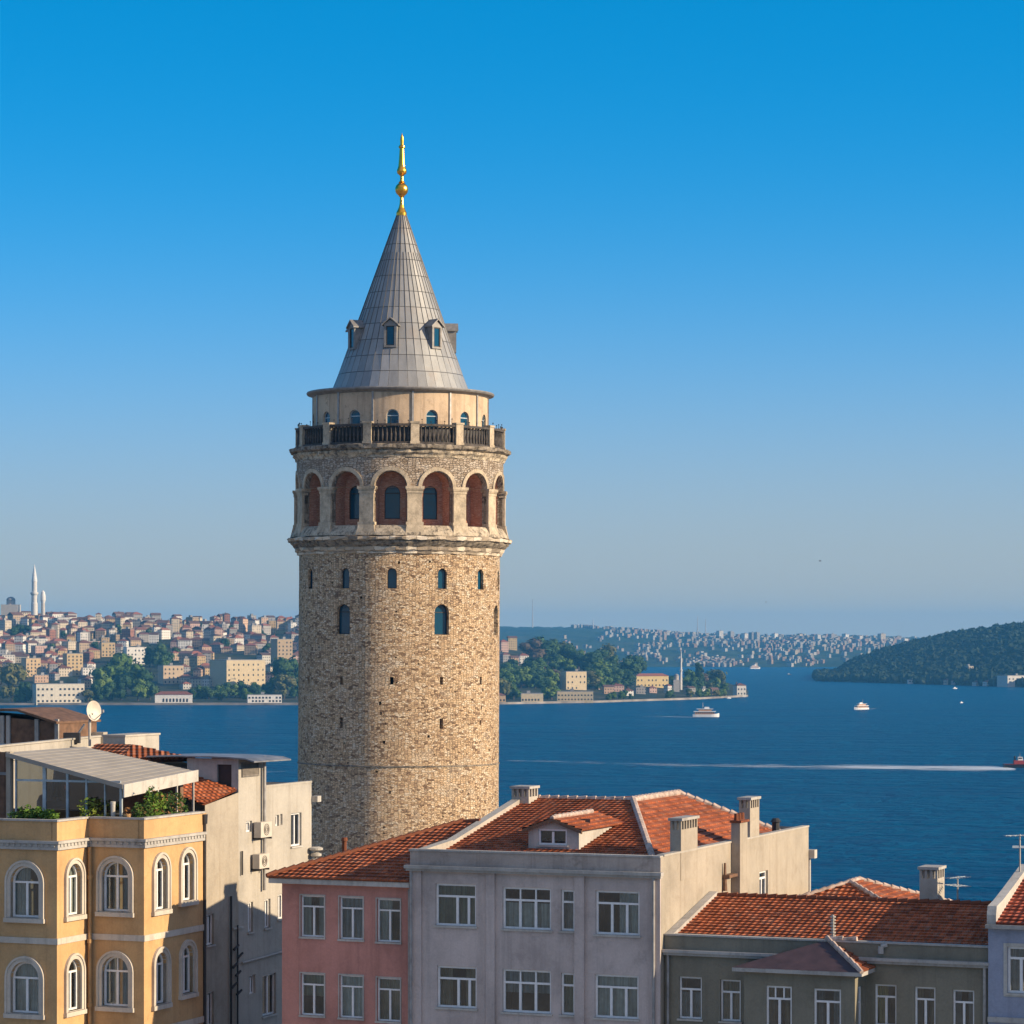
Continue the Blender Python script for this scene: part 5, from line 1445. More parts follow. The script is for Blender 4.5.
air_con(Ws, 250.5, 260.5, 853.5, 868, 'lower beige air conditioner below the grey duct bend')
# siren horns on a pole beside the pink roof
p = pt(316, 862, 131.0)
t = thing('siren_pole', (p.x, p.y, 50), 'white siren horns on a pole between cream wall and pink roof', 'siren')
m = MB(); m.tube((p.x, p.y, 36.0), (p.x, p.y, p.z + .6), .06, .06, 8); m.build('pole', M['pipe_grey'], t)
for k in range(4):
    zz = p.z - .3 + .26 * k; rr = .24 + .06 * (k % 2)
    m = MB(); m.lathe([(.12, zz), (rr, zz + .05), (rr, zz + .14), (.12, zz + .2)], 16, p.x, p.y); m.build('horn', M['white_old'], t)

# ------------------------------------------------------------------ white roof block, penthouse and dish further left
wcor = pt(125, 745, 128.0)
wh = House('white_roof_house', wcor, 'house with long pale parapet and brown glazed penthouse behind the terrace', 'house')
Wf = wh.front(); a0 = Wf.u(-60)
zw = Wf.v(125, 733)
q0_, q1_ = pt(-30, 745, 117.0), pt(101, 735, 133.0)
ld = (sub2(q1_) - sub2(q0_)); LL = ld.length; ld.normalize(); li = Vector((-ld.y, ld.x))
Wl = Wall(sub2(q0_), ld, li)
zw = Wl.v(60, 740)
m = MB(); m.panel(Wl, 0, LL, wh.zb, zw - .04); m.panel(Wall(sub2(q0_), li, ld), 0, 5, wh.zb, zw - .04); m.panel(Wl.back(5), 0, LL, wh.zb, zw - .04)
m.build('wall', M['cream_white'], wh.root)
m = MB(); m.wbox(Wl, 0, LL, zw - .039, zw + .03, -.06, .25); m.wbox(Wl, 0, LL - 1.5, zw - .62, zw - .52, -.10, -.002); m.build('parapet_coping', M['cream_white'], wh.root)
m = MB(); m.wbox(Wl, LL - .05, LL + .55, zw - 2, zw + .16, -.12, .4); m.build('pier', M['cream'], wh.root)
u0_ = Wf.u(103)
m = MB(); m.panel(Wf, u0_, 0, wh.zb, zw + .12); m.panel(wh.side(0), 0, 3, wh.zb, zw + .12); m.panel(Wall(sub2(wh.at(0, 3, 0)), E1, -E2), u0_, 0, wh.zb, zw + .12); m.build('end_block', M['cream_white'], wh.root)
wh.part('block_coping', 'cream_white', (u0_ - .05, .05, -.05, 3.05, zw + .121, zw + .2))
Wp = wh.front(0, 1.2); x0, x1 = Wp.u(-60), Wp.u(58.5)
zp0 = Wp.v(30, 742); 
zpl, zpr = Wp.v(10, 706), Wp.v(58, 722)
m = MB(); m.box8([wh.at(x0, 1.2, zw - .3), wh.at(x1, 1.2, zw - .3), wh.at(x1, 4.5, zw - .3), wh.at(x0, 4.5, zw - .3), wh.at(x0, 1.2, zpl - .3), wh.at(x1, 1.2, zpr), wh.at(x1, 4.5, zpr), wh.at(x0, 4.5, zpl - .3)])
pent = m.build('penthouse', M['wood'], wh.root)
for x in (3, 9, 37.5, 57.5):
    u = Wp.u(x); m = MB(); m.wbox(Wp, u - .09, u + .09, zw - .3, Wp.v(x, 719.5 if x > 20 else 716) + .02, -.1, -.003); m.build('penthouse_post', M['coping'], pent)
m = MB()
kk_ = [(-60, 712), (0, 708.5), (20, 709), (59.5, 721.5)]
for (xa, ya), (xb, yb) in zip(kk_[:-1], kk_[1:]):
    ua, ub_ = Wp.u(xa), Wp.u(xb); va, vb = Wp.v(xa, ya), Wp.v(xb, yb)
    m.box8([wh.at(ua, .95, va - .10), wh.at(ub_, .95, vb - .10), wh.at(ub_, 4.8, vb - .10), wh.at(ua, 4.8, va - .10), wh.at(ua, .95, va), wh.at(ub_, .95, vb), wh.at(ub_, 4.8, vb), wh.at(ua, 4.8, va)])
m.build('penthouse_roof', M['wood'], pent)
# dish
p = wh.at(Wf.u(88.5), .1, zw)
t = thing('satellite_dish', tuple(p), 'off white satellite dish on a short mast above the pale parapet', 'satellite dish')
zd = height(711, p.y)
m = MB(); m.tube(p - Vector((0, 0, .3)), (p.x, p.y, zd - .4), .06, .06, 8); m.build('mast', M['white_old'], t)
m = MB(); fx = Vector((.80, -.60, .1)).normalized(); sx_ = fx.cross(Vector((0, 0, 1))).normalized(); ux_ = sx_.cross(fx)
cD = Vector((p.x, p.y, zd)) + fx * .1 + Vector((.1, 0, 0))
N = 24; rings = [0, .25, .5, .75, 1.0]
for r0_, r1_ in zip(rings[:-1], rings[1:]):
    for k in range(N):
        a, b = 2 * math.pi * k / N, 2 * math.pi * (k + 1) / N
        dp = lambda r_, t_: cD + sx_ * (.44 * r_ * math.cos(t_)) + ux_ * (.44 * r_ * math.sin(t_)) + fx * (.12 * r_ * r_ - .1)
        f = [dp(r0_, a), dp(r1_, a), dp(r1_, b), dp(r0_, b)]
        m.face(f[1:] if r0_ == 0 else f)
m.build('reflector', M['ac'], t, smooth=True)
m = MB(); m.tube(cD - ux_ * .4, cD + fx * .55 - ux_ * .12, .018, .018, 5); m.tube(cD + fx * .55 - ux_ * .12, cD + fx * .55 + ux_ * .0, .05, .05, 8); m.build('feed_arm', M['pipe_grey'], t)
m = MB(); m.tube(Vector((p.x, p.y, zd - .45)), cD - fx * .1 - ux_ * .1, .05, .05, 6); m.build('bracket', M['iron'], t)
p = wh.at(Wf.u(66), .5, zw)
t = thing('roof_vent', tuple(p), 'low grey roof vent on the pale parapet by the penthouse', 'vent')
m = MB(); m.box(p.x - .35, p.x + .35, p.y - .2, p.y + .2, p.z - .2, p.z + .25); m.build('vent_box', M['iron'], t)
m = MB(); m.tube((p.x + .3, p.y, p.z + .25), (p.x + .55, p.y, p.z + .62), .05, .05, 6); m.build('vent_pipe', M['sheet'], t)
p = wh.at(.6, -2.0, 0)
t = thing('red_roofed_outhouse', (p.x, p.y, 36), 'low outhouse with weathered red tiled roof beside the pale parapet', 'outhouse')
Wo = Wall(sub2(wh.at(-.7, -2.6, 0)), E1, E2)
zo = Wo.v(150, 755)
m = MB(); oo = House('scratch', wh.at(-1.1, -1.9, 0), None, None); bpy.data.objects.remove(oo.root)
o_at = lambda a, b, zz: Vector((*(oo.o + E1 * a + E2 * b), zz))
m.box8([o_at(0, 0, 40), o_at(4.6, 0, 40), o_at(4.6, 3, 40), o_at(0, 3, 40), o_at(0, 0, zo), o_at(4.6, 0, zo - .6), o_at(4.6, 3, zo - .6), o_at(0, 3, zo)]); m.build('wall', M['cream'], t)
m = MB(); m.tiled([o_at(-.1, -.2, zo - .35), o_at(2.1, -.2, zo - .35), o_at(1.6, 1.6, zo + .33), o_at(-.1, 1.6, zo + .33)], .33); m.tiled([o_at(2.1, -.2, zo - .35), o_at(5.0, 1.6, zo - .3), o_at(1.6, 1.6, zo + .33)], .33); m.build('roof', M['tiles_old'], t)
# ================================================================== the far banks
def facade_mat(name, colour=None):
    """render with a grid of dark window openings, laid on the wall's own metres"""
    t = NT(name)
    uv = t.add('TexCoord').outputs['UV']; sx = t.add('SeparateXYZ', {0: uv})
    oi = t.add('ObjectInfo')
    rnd_ = oi.outputs['Random']
    fu = t.math('FRACT', t.math('DIVIDE', sx.outputs[0], 2.9)); fv = t.math('FRACT', t.math('DIVIDE', sx.outputs[1], 3.1))
    mu = t.math('MULTIPLY', t.math('GREATER_THAN', fu, .30), t.math('LESS_THAN', fu, .68))
    mv = t.math('MULTIPLY', t.math('GREATER_THAN', fv, .34), t.math('LESS_THAN', fv, .78))
    cell = t.add('TexWhiteNoise', {'Vector': t.add('VectorMath', {0: t.add('VectorMath', {0: uv, 1: (1 / 2.9, 1 / 3.1, 0)}, operation='MULTIPLY').outputs[0]}, operation='FLOOR').outputs[0]}, noise_dimensions='3D').outputs[0]
    win = t.math('MULTIPLY', t.math('MULTIPLY', mu, mv), t.math('GREATER_THAN', cell, .12))
    base = oi.outputs['Color'] if colour is None else colour
    v = t.coord(); n = t.noise(v, .35, 5, .65)
    c = t.mix(.4, base, t.ramp(n, [(.3, grey(.6)), (.7, grey(1.1))]), 'MULTIPLY')
    band = t.math('LESS_THAN', fv, .07)
    c = t.mix(t.math('MULTIPLY', band, .3), c, (.12, .10, .09))
    c = t.mix(win, c, (.03, .032, .036))
    rg_ = t.math('SUBTRACT', .85, t.math('MULTIPLY', win, .6))
    return t.fin(c, rg_, **{'Specular IOR Level': .3})
M['facade'] = facade_mat('town_house_render')
M['facade_plain'] = plain('town_wall_render', (.5, .46, .40), .9, 0, .2, .2)
def objcol(name, lo=.7):
    t = NT(name); oi = t.add('ObjectInfo'); n = t.noise(t.coord(), .6, 5, .7)
    return t.fin(t.mix(.5, oi.outputs['Color'], t.ramp(n, [(.3, grey(lo * .7)), (.7, grey(1.1))]), 'MULTIPLY'), .85)
M['town_roof'] = objcol('town_roof_tiles')
M['town_paint'] = objcol('town_paint')
M['dark_pane'] = plain('dark_pane', (.03, .034, .04), .15)

WALLS = [('cream', (.56, .48, .36)), ('white', (.66, .63, .57)), ('peach', (.50, .34, .23)), ('ochre', (.46, .33, .17)), ('pale pink', (.50, .34, .28)), ('grey', (.34, .32, .30)), ('tan', (.40, .30, .20)), ('brick red', (.30, .14, .09))]
WW = [5, 6.5, 2.5, 2, 1.5, 3, 2.5, 1.2]
ROOFS = [('red hipped', (.25, .085, .050), 'hip'), ('rust hipped', (.18, .072, .046), 'hip'), ('brown gabled', (.13, .068, .050), 'gable'), ('grey flat', (.26, .25, .24), 'flat')]
RW = [4, 4, 3.5, 3]
def ground_d(px, py, zf, d0, d1):
    """how far the hillside is where it shows at this column and row"""
    d = d0
    while d < d1:
        z_ = zf((px - 512) / F * d, d)
        if HY - (z_ - CAM_H) * F / d <= py and z_ > .5: return d, z_
        d += 8
    return None
def body(m, w, d, h, base=-6):
    x0, x1, y0, y1 = -w / 2, w / 2, -d / 2, d / 2
    P = [(x0, y0), (x1, y0), (x1, y1), (x0, y1)]; run = 0
    for k in range(4):
        a, b = P[k], P[(k + 1) % 4]; L = math.hypot(a[0] - b[0], a[1] - b[1])
        m.face([(*a, base), (*b, base), (*b, h), (*a, h)], [(run, base), (run + L, base), (run + L, h), (run, h)]); run += math.ceil(L / 2.9) * 2.9
    m.face([(*p, h) for p in P])
def roofmesh(m, w, d, h, kind, rg_):
    o = .5; x0, x1, y0, y1 = -w / 2 - o, w / 2 + o, -d / 2 - o, d / 2 + o
    rh_ = min(w, d) * rg_.uniform(.22, .34)
    if kind == 'flat':
        x0, x1, y0, y1 = -w / 2 + .25, w / 2 - .25, -d / 2 + .25, d / 2 - .25
        m.box(-w / 2 - .05, w / 2 + .05, -d / 2 - .05, d / 2 + .05, h + .01, h + .6)
        sx_, sy_ = rg_.uniform(-.2, .2) * w, rg_.uniform(-.2, .2) * d
        m.box(sx_ - 1.6, sx_ + 1.6, sy_ - 1.5, sy_ + 1.5, h + .61, h + 2.9)
        return
    b = [(x0, y0, h + .02), (x1, y0, h + .02), (x1, y1, h + .02), (x0, y1, h + .02)]
    if w >= d: i = d / 2 if kind == 'hip' else 0; r0_, r1_ = (x0 + i, 0, h + rh_), (x1 - i, 0, h + rh_)
    else: i = w / 2 if kind == 'hip' else 0; r0_, r1_ = (0, y0 + i, h + rh_), (0, y1 - i, h + rh_)
    if w >= d: m.face([b[0], b[1], r1_, r0_]); m.face([b[2], b[3], r0_, r1_]); m.face([b[1], b[2], r1_]); m.face([b[3], b[0], r0_])
    else: m.face([b[1], b[2], r1_, r0_]); m.face([b[3], b[0], r0_, r1_]); m.face([b[0], b[1], r0_]); m.face([b[2], b[3], r1_])
    m.face(b[::-1])
    if rg_.random() < .5: cx, cy = rg_.uniform(-.25, .25) * w, rg_.uniform(-.25, .25) * d; m.box(cx - .4, cx + .4, cy - .4, cy + .4, h, h + rh_ + 1.0)

LMK = [(34, 590, 'the white minaret'), (80, 612, 'the dark cypress'), (57, 694, 'the waterfront block'), (125, 680, 'the shore tree clump'), (160, 655, 'the mid-slope trees'),
       (240, 608, 'the crest tower block'), (240, 672, 'the big cream block'), (173, 699, 'the arcaded boathouse'), (290, 640, 'the stone tower'), (212, 640, 'the slope middle')]
rh_ = random.Random(21)
def place_house(px, py, wpx, hpx, name='hillside_house', wall=None, roof=None, yaw=None, label=None, hf=hill_z, rng=(2765, 5000), depth=None, facade='facade', later_label=True):
    g = ground_d(px, py, hf, *rng)
    if g is None: return None
    d, z0_ = g
    w = wpx * d / F; h = hpx * d / F
    wn, wc = wall or rh_.choices(WALLS, WW)[0]; rn, rc, rk = roof or rh_.choices(ROOFS, RW)[0]
    dp = depth or rh_.uniform(8, 13)
    yw = yaw if yaw is not None else R(rh_.choice([rh_.uniform(18, 50), rh_.uniform(18, 50), rh_.uniform(-30, 10)]))
    if yaw is None: w *= .86
    m = MB(); body(m, w, dp, h)
    X = (px - 512) / F * d
    o = m.build(name, M[facade]); o.location = (X, d + dp / 2, z0_); o.rotation_euler = (0, 0, yw)
    k = rh_.uniform(.75, 1.15); o.color = (wc[0] * k, wc[1] * k, wc[2] * k, 1)
    m = MB(); roofmesh(m, w, dp, h, rk, rh_)
    r = m.build('roof', M['town_roof'], o); k = rh_.uniform(.7, 1.25); r.color = (rc[0] * k, rc[1] * k, rc[2] * k, 1)
    o['category'] = 'house'
    if label: o['label'] = label
    else:
        hw2 = 'tall ' if hpx > 13 else 'low ' if hpx < 7 else ''
        lm = min(LMK, key=lambda l: (l[0] - px) ** 2 + (l[1] - py) ** 2 * 1.5)
        pos = 'above' if py < lm[1] - 8 else 'below' if py > lm[1] + 8 else 'beside'
        o['group'] = 'houses on the far hillside'
        later(o, f'{hw2}{wn} house with {rn} roof {pos} {lm[2]}', px, 'the tower')
    return o, w, dp, h, d, z0_

# named larger blocks along the water
def add_windows(o, w, dp, h, rows, cols, side_cols, ww=1.5, wh_=1.7, z0_=1.2, arched_=False):
    base = None
    def wmesh():
        m = MB()
        m.box(-ww / 2 - .15, ww / 2 + .15, -.10, .05, -.15, 0)
        if arched_:
            pts = [(-ww / 2, 0), (ww / 2, 0)] + [(ww / 2 * math.cos(math.pi * k / 6), wh_ - ww / 2 + ww / 2 * math.sin(math.pi * k / 6)) for k in range(7)]
        else: pts = [(-ww / 2, 0), (ww / 2, 0), (ww / 2, wh_), (-ww / 2, wh_)]
        m.face([(x, -.06, z_) for x, z_ in pts])
        return m
    spots = []
    for r in range(rows):
        zz = z0_ + (h - z0_) / rows * r
        for c in range(cols):
            if rh_.random() < .86: spots.append((-w / 2 + w * (c + .5) / cols, -dp / 2, zz, 0))
        for c in range(side_cols): spots.append((w / 2, -dp / 2 + dp * (c + .5) / side_cols, zz, R(90)))
    for k, (x, y, zz, a) in enumerate(spots):
        if base is None: base = wmesh().build('window', M['dark_pane'], o); c = base
        else: c = base.copy(); C.objects.link(c); c.parent = o
        c.location = (x, y, zz); c.rotation_euler = (0, 0, a)
WH, CRM, YEL = WALLS[1], ('cream', (.62, .50, .31)), ('yellow', (.60, .45, .20))
FLAT, REDR, RUSTR, BRN = ROOFS[3], ROOFS[0], ROOFS[1], ROOFS[2]
def block(px, py, wpx, hpx, wall, roof, yaw, depth, rows, cols, sc, label, name, hf=hill_z, rng=(2765, 5000), **kw):
    r = place_house(px, py, wpx, hpx, name, wall, roof, R(yaw), label, hf, rng, depth, 'town_paint')
    if r: add_windows(r[0], r[1], r[2], r[3], rows, cols, sc, **kw); r[0]['group'] = 'larger blocks on the far shore'
    return r
block(57.5, 703.5, 50, 19, ('cream', (.70, .64, .52)), FLAT, 26, 12, 3, 11, 3, 'long white three storey waterfront block with dark windows', 'waterfront_block', ww=2.0)
block(173, 704.3, 37, 8.5, WH, REDR, 5, 12, 1, 11, 2, 'white arcaded boathouse with low red roof at the water', 'boathouse', ww=1.7, wh_=3.2, arched_=True)
block(264, 705, 34, 8, WH, FLAT, 8, 10, 2, 10, 2, 'white flat roofed ferry station at the water by the tower', 'ferry_station', ww=1.8, wh_=1.6)
block(236, 688, 46, 27, CRM, FLAT, 38, 32, 5, 8, 7, 'big cream five storey block above the shore trees', 'apartment_block')
block(170, 684, 22, 18, ('tan', (.50, .38, .25)), FLAT, 30, 14, 4, 5, 3, 'tan four storey block left of the big cream block', 'apartment_block')
block(281, 668, 17, 28, ('tan', (.48, .36, .22)), FLAT, 32, 16, 7, 4, 4, 'tall tan apartment block against the stone tower edge', 'apartment_block')
block(72, 676, 17, 22, ('ochre', (.52, .38, .19)), FLAT, 30, 12, 6, 4, 3, 'tall ochre block above the end of the white waterfront block', 'apartment_block')
block(106, 657, 14, 14, ('ochre', (.52, .38, .19)), FLAT, 25, 12, 4, 4, 3, 'square ochre block above the shore tree clump', 'apartment_block')
block(240, 619, 15, 15.5, ('tan', (.38, .28, .17)), FLAT, 34, 16, 6, 3, 3, 'lone tan tower block standing on the crest of the far hill', 'tower_block')
block(135, 665, 22, 17, WH, FLAT, 25, 12, 4, 6, 3, 'white stepped block just above the shore tree clump', 'apartment_block')
block(30, 677, 16, 18, ('ochre', (.50, .36, .20)), FLAT, 35, 12, 5, 4, 3, 'ochre block with a dark side above the white waterfront block', 'apartment_block')

used = [(57, 694, 26, 14), (173, 699, 20, 8), (264, 700, 18, 8), (240, 672, 24, 20), (170, 674, 12, 14), (281, 652, 9, 22), (72, 664, 9, 16), (106, 650, 8, 10), (135, 656, 12, 12), (30, 668, 9, 12), (240, 608, 9, 10)]
def free(px, py): return not any(abs(px - a) < c and abs(py - b) < e for a, b, c, e in used)
park = [(125, 680, 32, 24), (160, 655, 12, 13), (285, 685, 14, 18), (12, 690, 20, 20), (215, 695, 30, 8), (22, 632, 10, 7)]
n_h = 0
py = 688.0
rows_far = []
while py > 611:
    stepx = 11.0 if py > 660 else 10.5 if py > 640 else 9.5
    for px in np.arange(-24, 306, stepx):
        x = px + rh_.uniform(-3.0, 3.0); y = py + rh_.uniform(-2.5, 2.5)
        if not free(x, y - 4): continue
        if any(abs(x - a) < c and abs(y - 3 - b) < e for a, b, c, e in park): continue
        rows_far.append((x, y))
    py -= 5.6 if py > 655 else 4.8 if py > 630 else 3.9
rows_far.sort(key=lambda t: -t[1])
inframe = [p for p in rows_far if -4 < p[0] < 300]
rh_.shuffle(inframe)
inframe.sort(key=lambda t: -t[1] + rh_.uniform(-6, 6))
named = set(inframe[:268])
stuffm = {}
def stuff_house(px, py, wpx, hpx, hf, rng, bank):
    g = ground_d(px, py, hf, *rng)
    if not g: return
    d, z0_ = g; w, h, dp = wpx * d / F, hpx * d / F, rh_.uniform(9, 13)
    wc = rh_.choices(range(len(WALLS)), WW)[0]; k = rh_.choices(range(4), RW)[0]
    yw = R(rh_.uniform(10, 50)); cs, sn = math.cos(yw), math.sin(yw); ox, oy = (px - 512) / F * d, d + dp / 2
    for key, fn in ((('w', wc), lambda m: body(m, w, dp, h)), (('r', k), lambda m: roofmesh(m, w, dp, h, ROOFS[k][2], rh_))):
        m = MB(); fn(m)
        t = bank.setdefault(key, MB()); i = len(t.v)
        t.v += [(ox + x * cs - y * sn, oy + x * sn + y * cs, z0_ + zz) for x, y, zz in m.v]; t.f += [tuple(q + i for q in f) for f in m.f]; t.u += m.u
for p in rows_far:
    x, y = p
    tall = rh_.random() < .14 and y > 625
    hp = rh_.uniform(10, 16) if tall else rh_.uniform(5.0, 10.0)
    if y < 630: hp *= .72
    if y < 619: hp *= .7
    wp = rh_.uniform(8.5, 17) * (.8 if tall else 1) * (1 if y > 640 else .8)
    if p in named: place_house(x, y, wp, hp)
    elif -60 < x < 306: stuff_house(x, y, wp, hp, hill_z, (2765, 5000), stuffm)
# behind the tower and towards the point the town goes on
for _ in range(150):
    x = rh_.uniform(300, 496); y = rh_.uniform(622 + (x - 300) * .12, 692)
    stuff_house(x, y, rh_.uniform(8, 13), rh_.uniform(7, 12), hill_z, (2765, 5000), stuffm)
def join_stuff(bank, name, far=False):
    """one object of several materials"""
    V, Fc, U, mi = [], [], [], []; mats = []
    for key, m in bank.items():
        kind, k = key
        c = WALLS[k][1] if kind == 'w' else ROOFS[k][1]
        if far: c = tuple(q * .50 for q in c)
        mats.append(facade_mat('town_render', tuple(c)) if kind == 'w' and not far else plain('town_' + ('wall' if kind == 'w' else 'roof'), c, .9, 0, .25, .08))
        i = len(V); V += m.v; U += m.u; Fc += [tuple(q + i for q in f) for f in m.f]; mi += [len(mats) - 1] * len(m.f)
    me = bpy.data.meshes.new(name); me.from_pydata(V, [], Fc)
    ul = me.uv_layers.new(name='UVMap'); ul.data.foreach_set('uv', np.array(U, dtype=np.float32).ravel())
    for mt in mats: me.materials.append(mt)
    me.polygons.foreach_set('material_index', mi)
    o = bpy.data.objects.new(name, me); C.objects.link(o)
    return tag(o, 'distant small houses crowding the top of the far hill', 'houses', None, 'stuff')
join_stuff(stuffm, 'distant_houses')

# houses on the point, past the tower
pen = [(503, 652, 9, 10, WALLS[4]), (512, 650, 9, 12, ('ochre', (.5, .38, .2))), (505, 664, 8, 9, WALLS[5]), (514, 668, 8, 10, WALLS[2]), (523, 664, 10, 8, WALLS[1]), (508, 676, 7, 6, WALLS[1]), (571, 664, 8, 5, WALLS[5]),
       (600, 690, 8, 6, WALLS[4]), (608, 694, 10, 7, WALLS[2]), (618, 692, 11, 6, WALLS[4]), (628, 696, 9, 5, WALLS[1]), (640, 694, 10, 6, WALLS[5]), (652, 693, 8, 5, WALLS[4]), (690, 694, 9, 6, WALLS[5]), (704, 694, 7, 5, WALLS[1]), (714, 695, 8, 5, WALLS[2]), (668, 693, 5, 7, WALLS[1]), (722, 696, 7, 4, WALLS[1]), (546, 672, 10, 6, WALLS[5])]
for x, y, wp, hp, wl in pen:
    r = place_house(x, y, wp, hp, 'shore_house', wl, None, R(rh_.uniform(8, 40)), 'x', hill_z, (2765, 4200), 8)
    if r:
        del r[0]['label']; r[0]['group'] = 'houses on the wooded point'
        later(r[0], f'{wl[0]} house {"high above the shore" if y < 680 else "by the water"} on the wooded point', x, 'the tower')
block(573.5, 690, 23, 18, CRM, FLAT, 26, 14, 3, 5, 3, 'cream three storey mansion among the trees of the point', 'mansion', rng=(2765, 4200))
block(651, 687, 34, 11, YEL, REDR, 16, 12, 2, 9, 3, 'long yellow palace with red roof on the wooded point', 'palace', rng=(2765, 4200))
block(740, 697, 10, 10, WH, RUSTR, 20, 10, 2, 3, 2, 'white house with a dark side at the tip of the point', 'house', rng=(2900, 4200))
block(532, 702.5, 22, 8, CRM, FLAT, 3, 9, 1, 7, 2, 'low cream shore warehouse nearest the tower on the point', 'warehouse', rng=(2765, 4200), ww=1.6)
block(575, 702.5, 36, 9.5, CRM, FLAT, 3, 9, 2, 11, 2, 'long cream shore warehouse below the mansion', 'warehouse', rng=(2765, 4200), ww=1.4, wh_=1.3)
block(500, 702.5, 10, 7, ('peach', (.52, .36, .2)), RUSTR, 10, 8, 1, 3, 2, 'small peach boathouse touching the tower edge', 'boathouse', rng=(2765, 4200))

# mosques
def minaret(px, ptop, pbot, d, wpx, label, mat='town_paint', col=(.62, .60, .56)):
    X = (px - 512) / F * d; zb_ = height(pbot, d); zt_ = height(ptop, d); H = zt_ - zb_; r = wpx / 2 * d / F
    t = thing('minaret', (X, d, zb_), label, 'minaret')
    m = MB(); m.lathe([(r * 1.12, zb_ - 8), (r * 1.12, zb_ + .12 * H), (r, zb_ + .15 * H), (r * .98, zb_ + .30 * H)], 16, X, d); a = m.build('shaft', M['town_paint'], t)
    m = MB(); m.lathe([(r * .98, zb_ + .30 * H), (r * 1.35, zb_ + .34 * H), (r * 1.35, zb_ + .37 * H), (r * .9, zb_ + .371 * H)], 16, X, d); b = m.build('balcony', M['town_paint'], t)
    m = MB(); m.lathe([(r * .9, zb_ + .37 * H), (r * .86, zb_ + .60 * H), (r * .98, zb_ + .61 * H)], 16, X, d); c = m.build('upper_shaft', M['town_paint'], t)
    m = MB(); m.lathe([(r * .98, zb_ + .61 * H), (r * .62, zb_ + .78 * H), (r * .18, zb_ + .95 * H), (0, zt_)], 16, X, d); e = m.build('spire', M['town_paint'], t)
    for q in (a, b, c): q.color = (*col, 1)
    e.color = (.66, .66, .64, 1) if wpx > 3 else (.5, .5, .5, 1)
minaret(34.4, 564, 609, 3900, 6.0, 'white minaret with pointed spire on the crest of the far hill')
minaret(681, 648, 682, 3060, 2.2, 'slender white minaret among the trees of the point')
def mosque(px, pbot, d, wpx, hpx, label, dome_r):
    X = (px - 512) / F * d; zb_ = height(pbot, d); k = d / F; w = wpx * k / 2; h = hpx * k
    t = thing('mosque', (X, d + 6, zb_), label, 'mosque')
    m = MB(); m.box(X - w, X + w, d, d + 2 * w, zb_ - 8, zb_ + h * .30); a = m.build('wall', M['town_paint'], t); a.color = (.45, .41, .36, 1)
    m = MB(); r = dome_r * k
    m.lathe([(r * 1.02, zb_ + h * .29), (r, zb_ + h * .58)], 16, X, d + w); b = m.build('drum', M['town_paint'], t); b.color = (.42, .37, .32, 1)
    m = MB(); m.lathe([(r * 1.05 * math.cos(q), zb_ + h * .58 + r * .85 * math.sin(q)) for q in np.linspace(0, math.pi / 2, 7)], 16, X, d + w); c = m.build('dome', M['town_paint'], t); c.color = (.25, .24, .24, 1)
mosque(9.5, 609, 3900, 17, 15, 'grey domed mosque at the edge beside the white minaret', 4.4)
mosque(676.5, 684, 3055, 6, 14, 'small white mosque beside the slender minaret on the point', 2.4)
X, d = (43 - 512) / F * 3900, 3900
t = thing('water_tower', (X, d, height(609, d)), 'short round topped white tower beside the white minaret', 'tower')
m = MB(); k = d / F; zb_ = height(609, d)
m.lathe([(2.6 * k * .8, zb_ - 8), (2.3 * k * .8, zb_ + 6 * k)], 16, X, d); a = m.build('base', M['town_paint'], t); a.color = (.5, .46, .4, 1)
m = MB(); m.lathe([(2.3 * k * .8, zb_ + 6 * k), (2.7 * k, zb_ + 9 * k), (2.6 * k, zb_ + 13 * k), (1.8 * k, zb_ + 17 * k), (0, zb_ + 19 * k)], 16, X, d); a = m.build('rounded_top', M['town_paint'], t); a.color = (.68, .66, .62, 1)

# ------------------------------------------------------------------ trees
def crown_mesh(name, mat, seed, n=620, lobes=11, cone=False, size=.115):
    rg_ = random.Random(seed); m = MB()
    L = []
    for k in range(lobes):
        if cone: zz = (k + .5) / lobes; L.append((Vector((rg_.uniform(-.05, .05), rg_.uniform(-.05, .05), zz)), .34 * (1 - zz) ** .7 + .06))
        else:
            zz = rg_.uniform(.22, .82); a = rg_.uniform(0, 6.28); rr = rg_.uniform(.1, .34) * math.sin(math.pi * min(1, zz * .9 + .12))
            L.append((Vector((rr * math.cos(a), rr * math.sin(a), zz)), rg_.uniform(.15, .26)))
    for _ in range(n):
        c, r = rg_.choice(L)
        dv = Vector((rg_.gauss(0, 1), rg_.gauss(0, 1), rg_.gauss(0, 1) + .25)).normalized()
        p = c + dv * r * rg_.uniform(.6, 1.08)
        if p.z < .06: continue
        a = dv.cross(Vector((rg_.gauss(0, 1), rg_.gauss(0, 1), rg_.gauss(0, 1)))).normalized(); b = (dv.cross(a) + dv * rg_.uniform(-.7, .7)).normalized()
        s_ = size * rg_.uniform(.4, .95) * .6
        m.face([p - a * s_, p - b * s_ * .8, p + a * s_, p + b * s_ * .8])
    for c, r in L:                                              # the shaded heart of each clump
        for i in range(4):
            for j in range(8):
                q = lambda i_, j_: c + Vector((math.sin(math.pi * i_ / 4) * math.cos(math.pi * j_ / 4), math.sin(math.pi * i_ / 4) * math.sin(math.pi * j_ / 4), math.cos(math.pi * i_ / 4))) * r * .72
                m.face([q(i, j), q(i + 1, j), q(i + 1, j + 1), q(i, j + 1)])
    me_o = m.build(name, M[mat]); me = me_o.data; bpy.data.objects.remove(me_o); return me
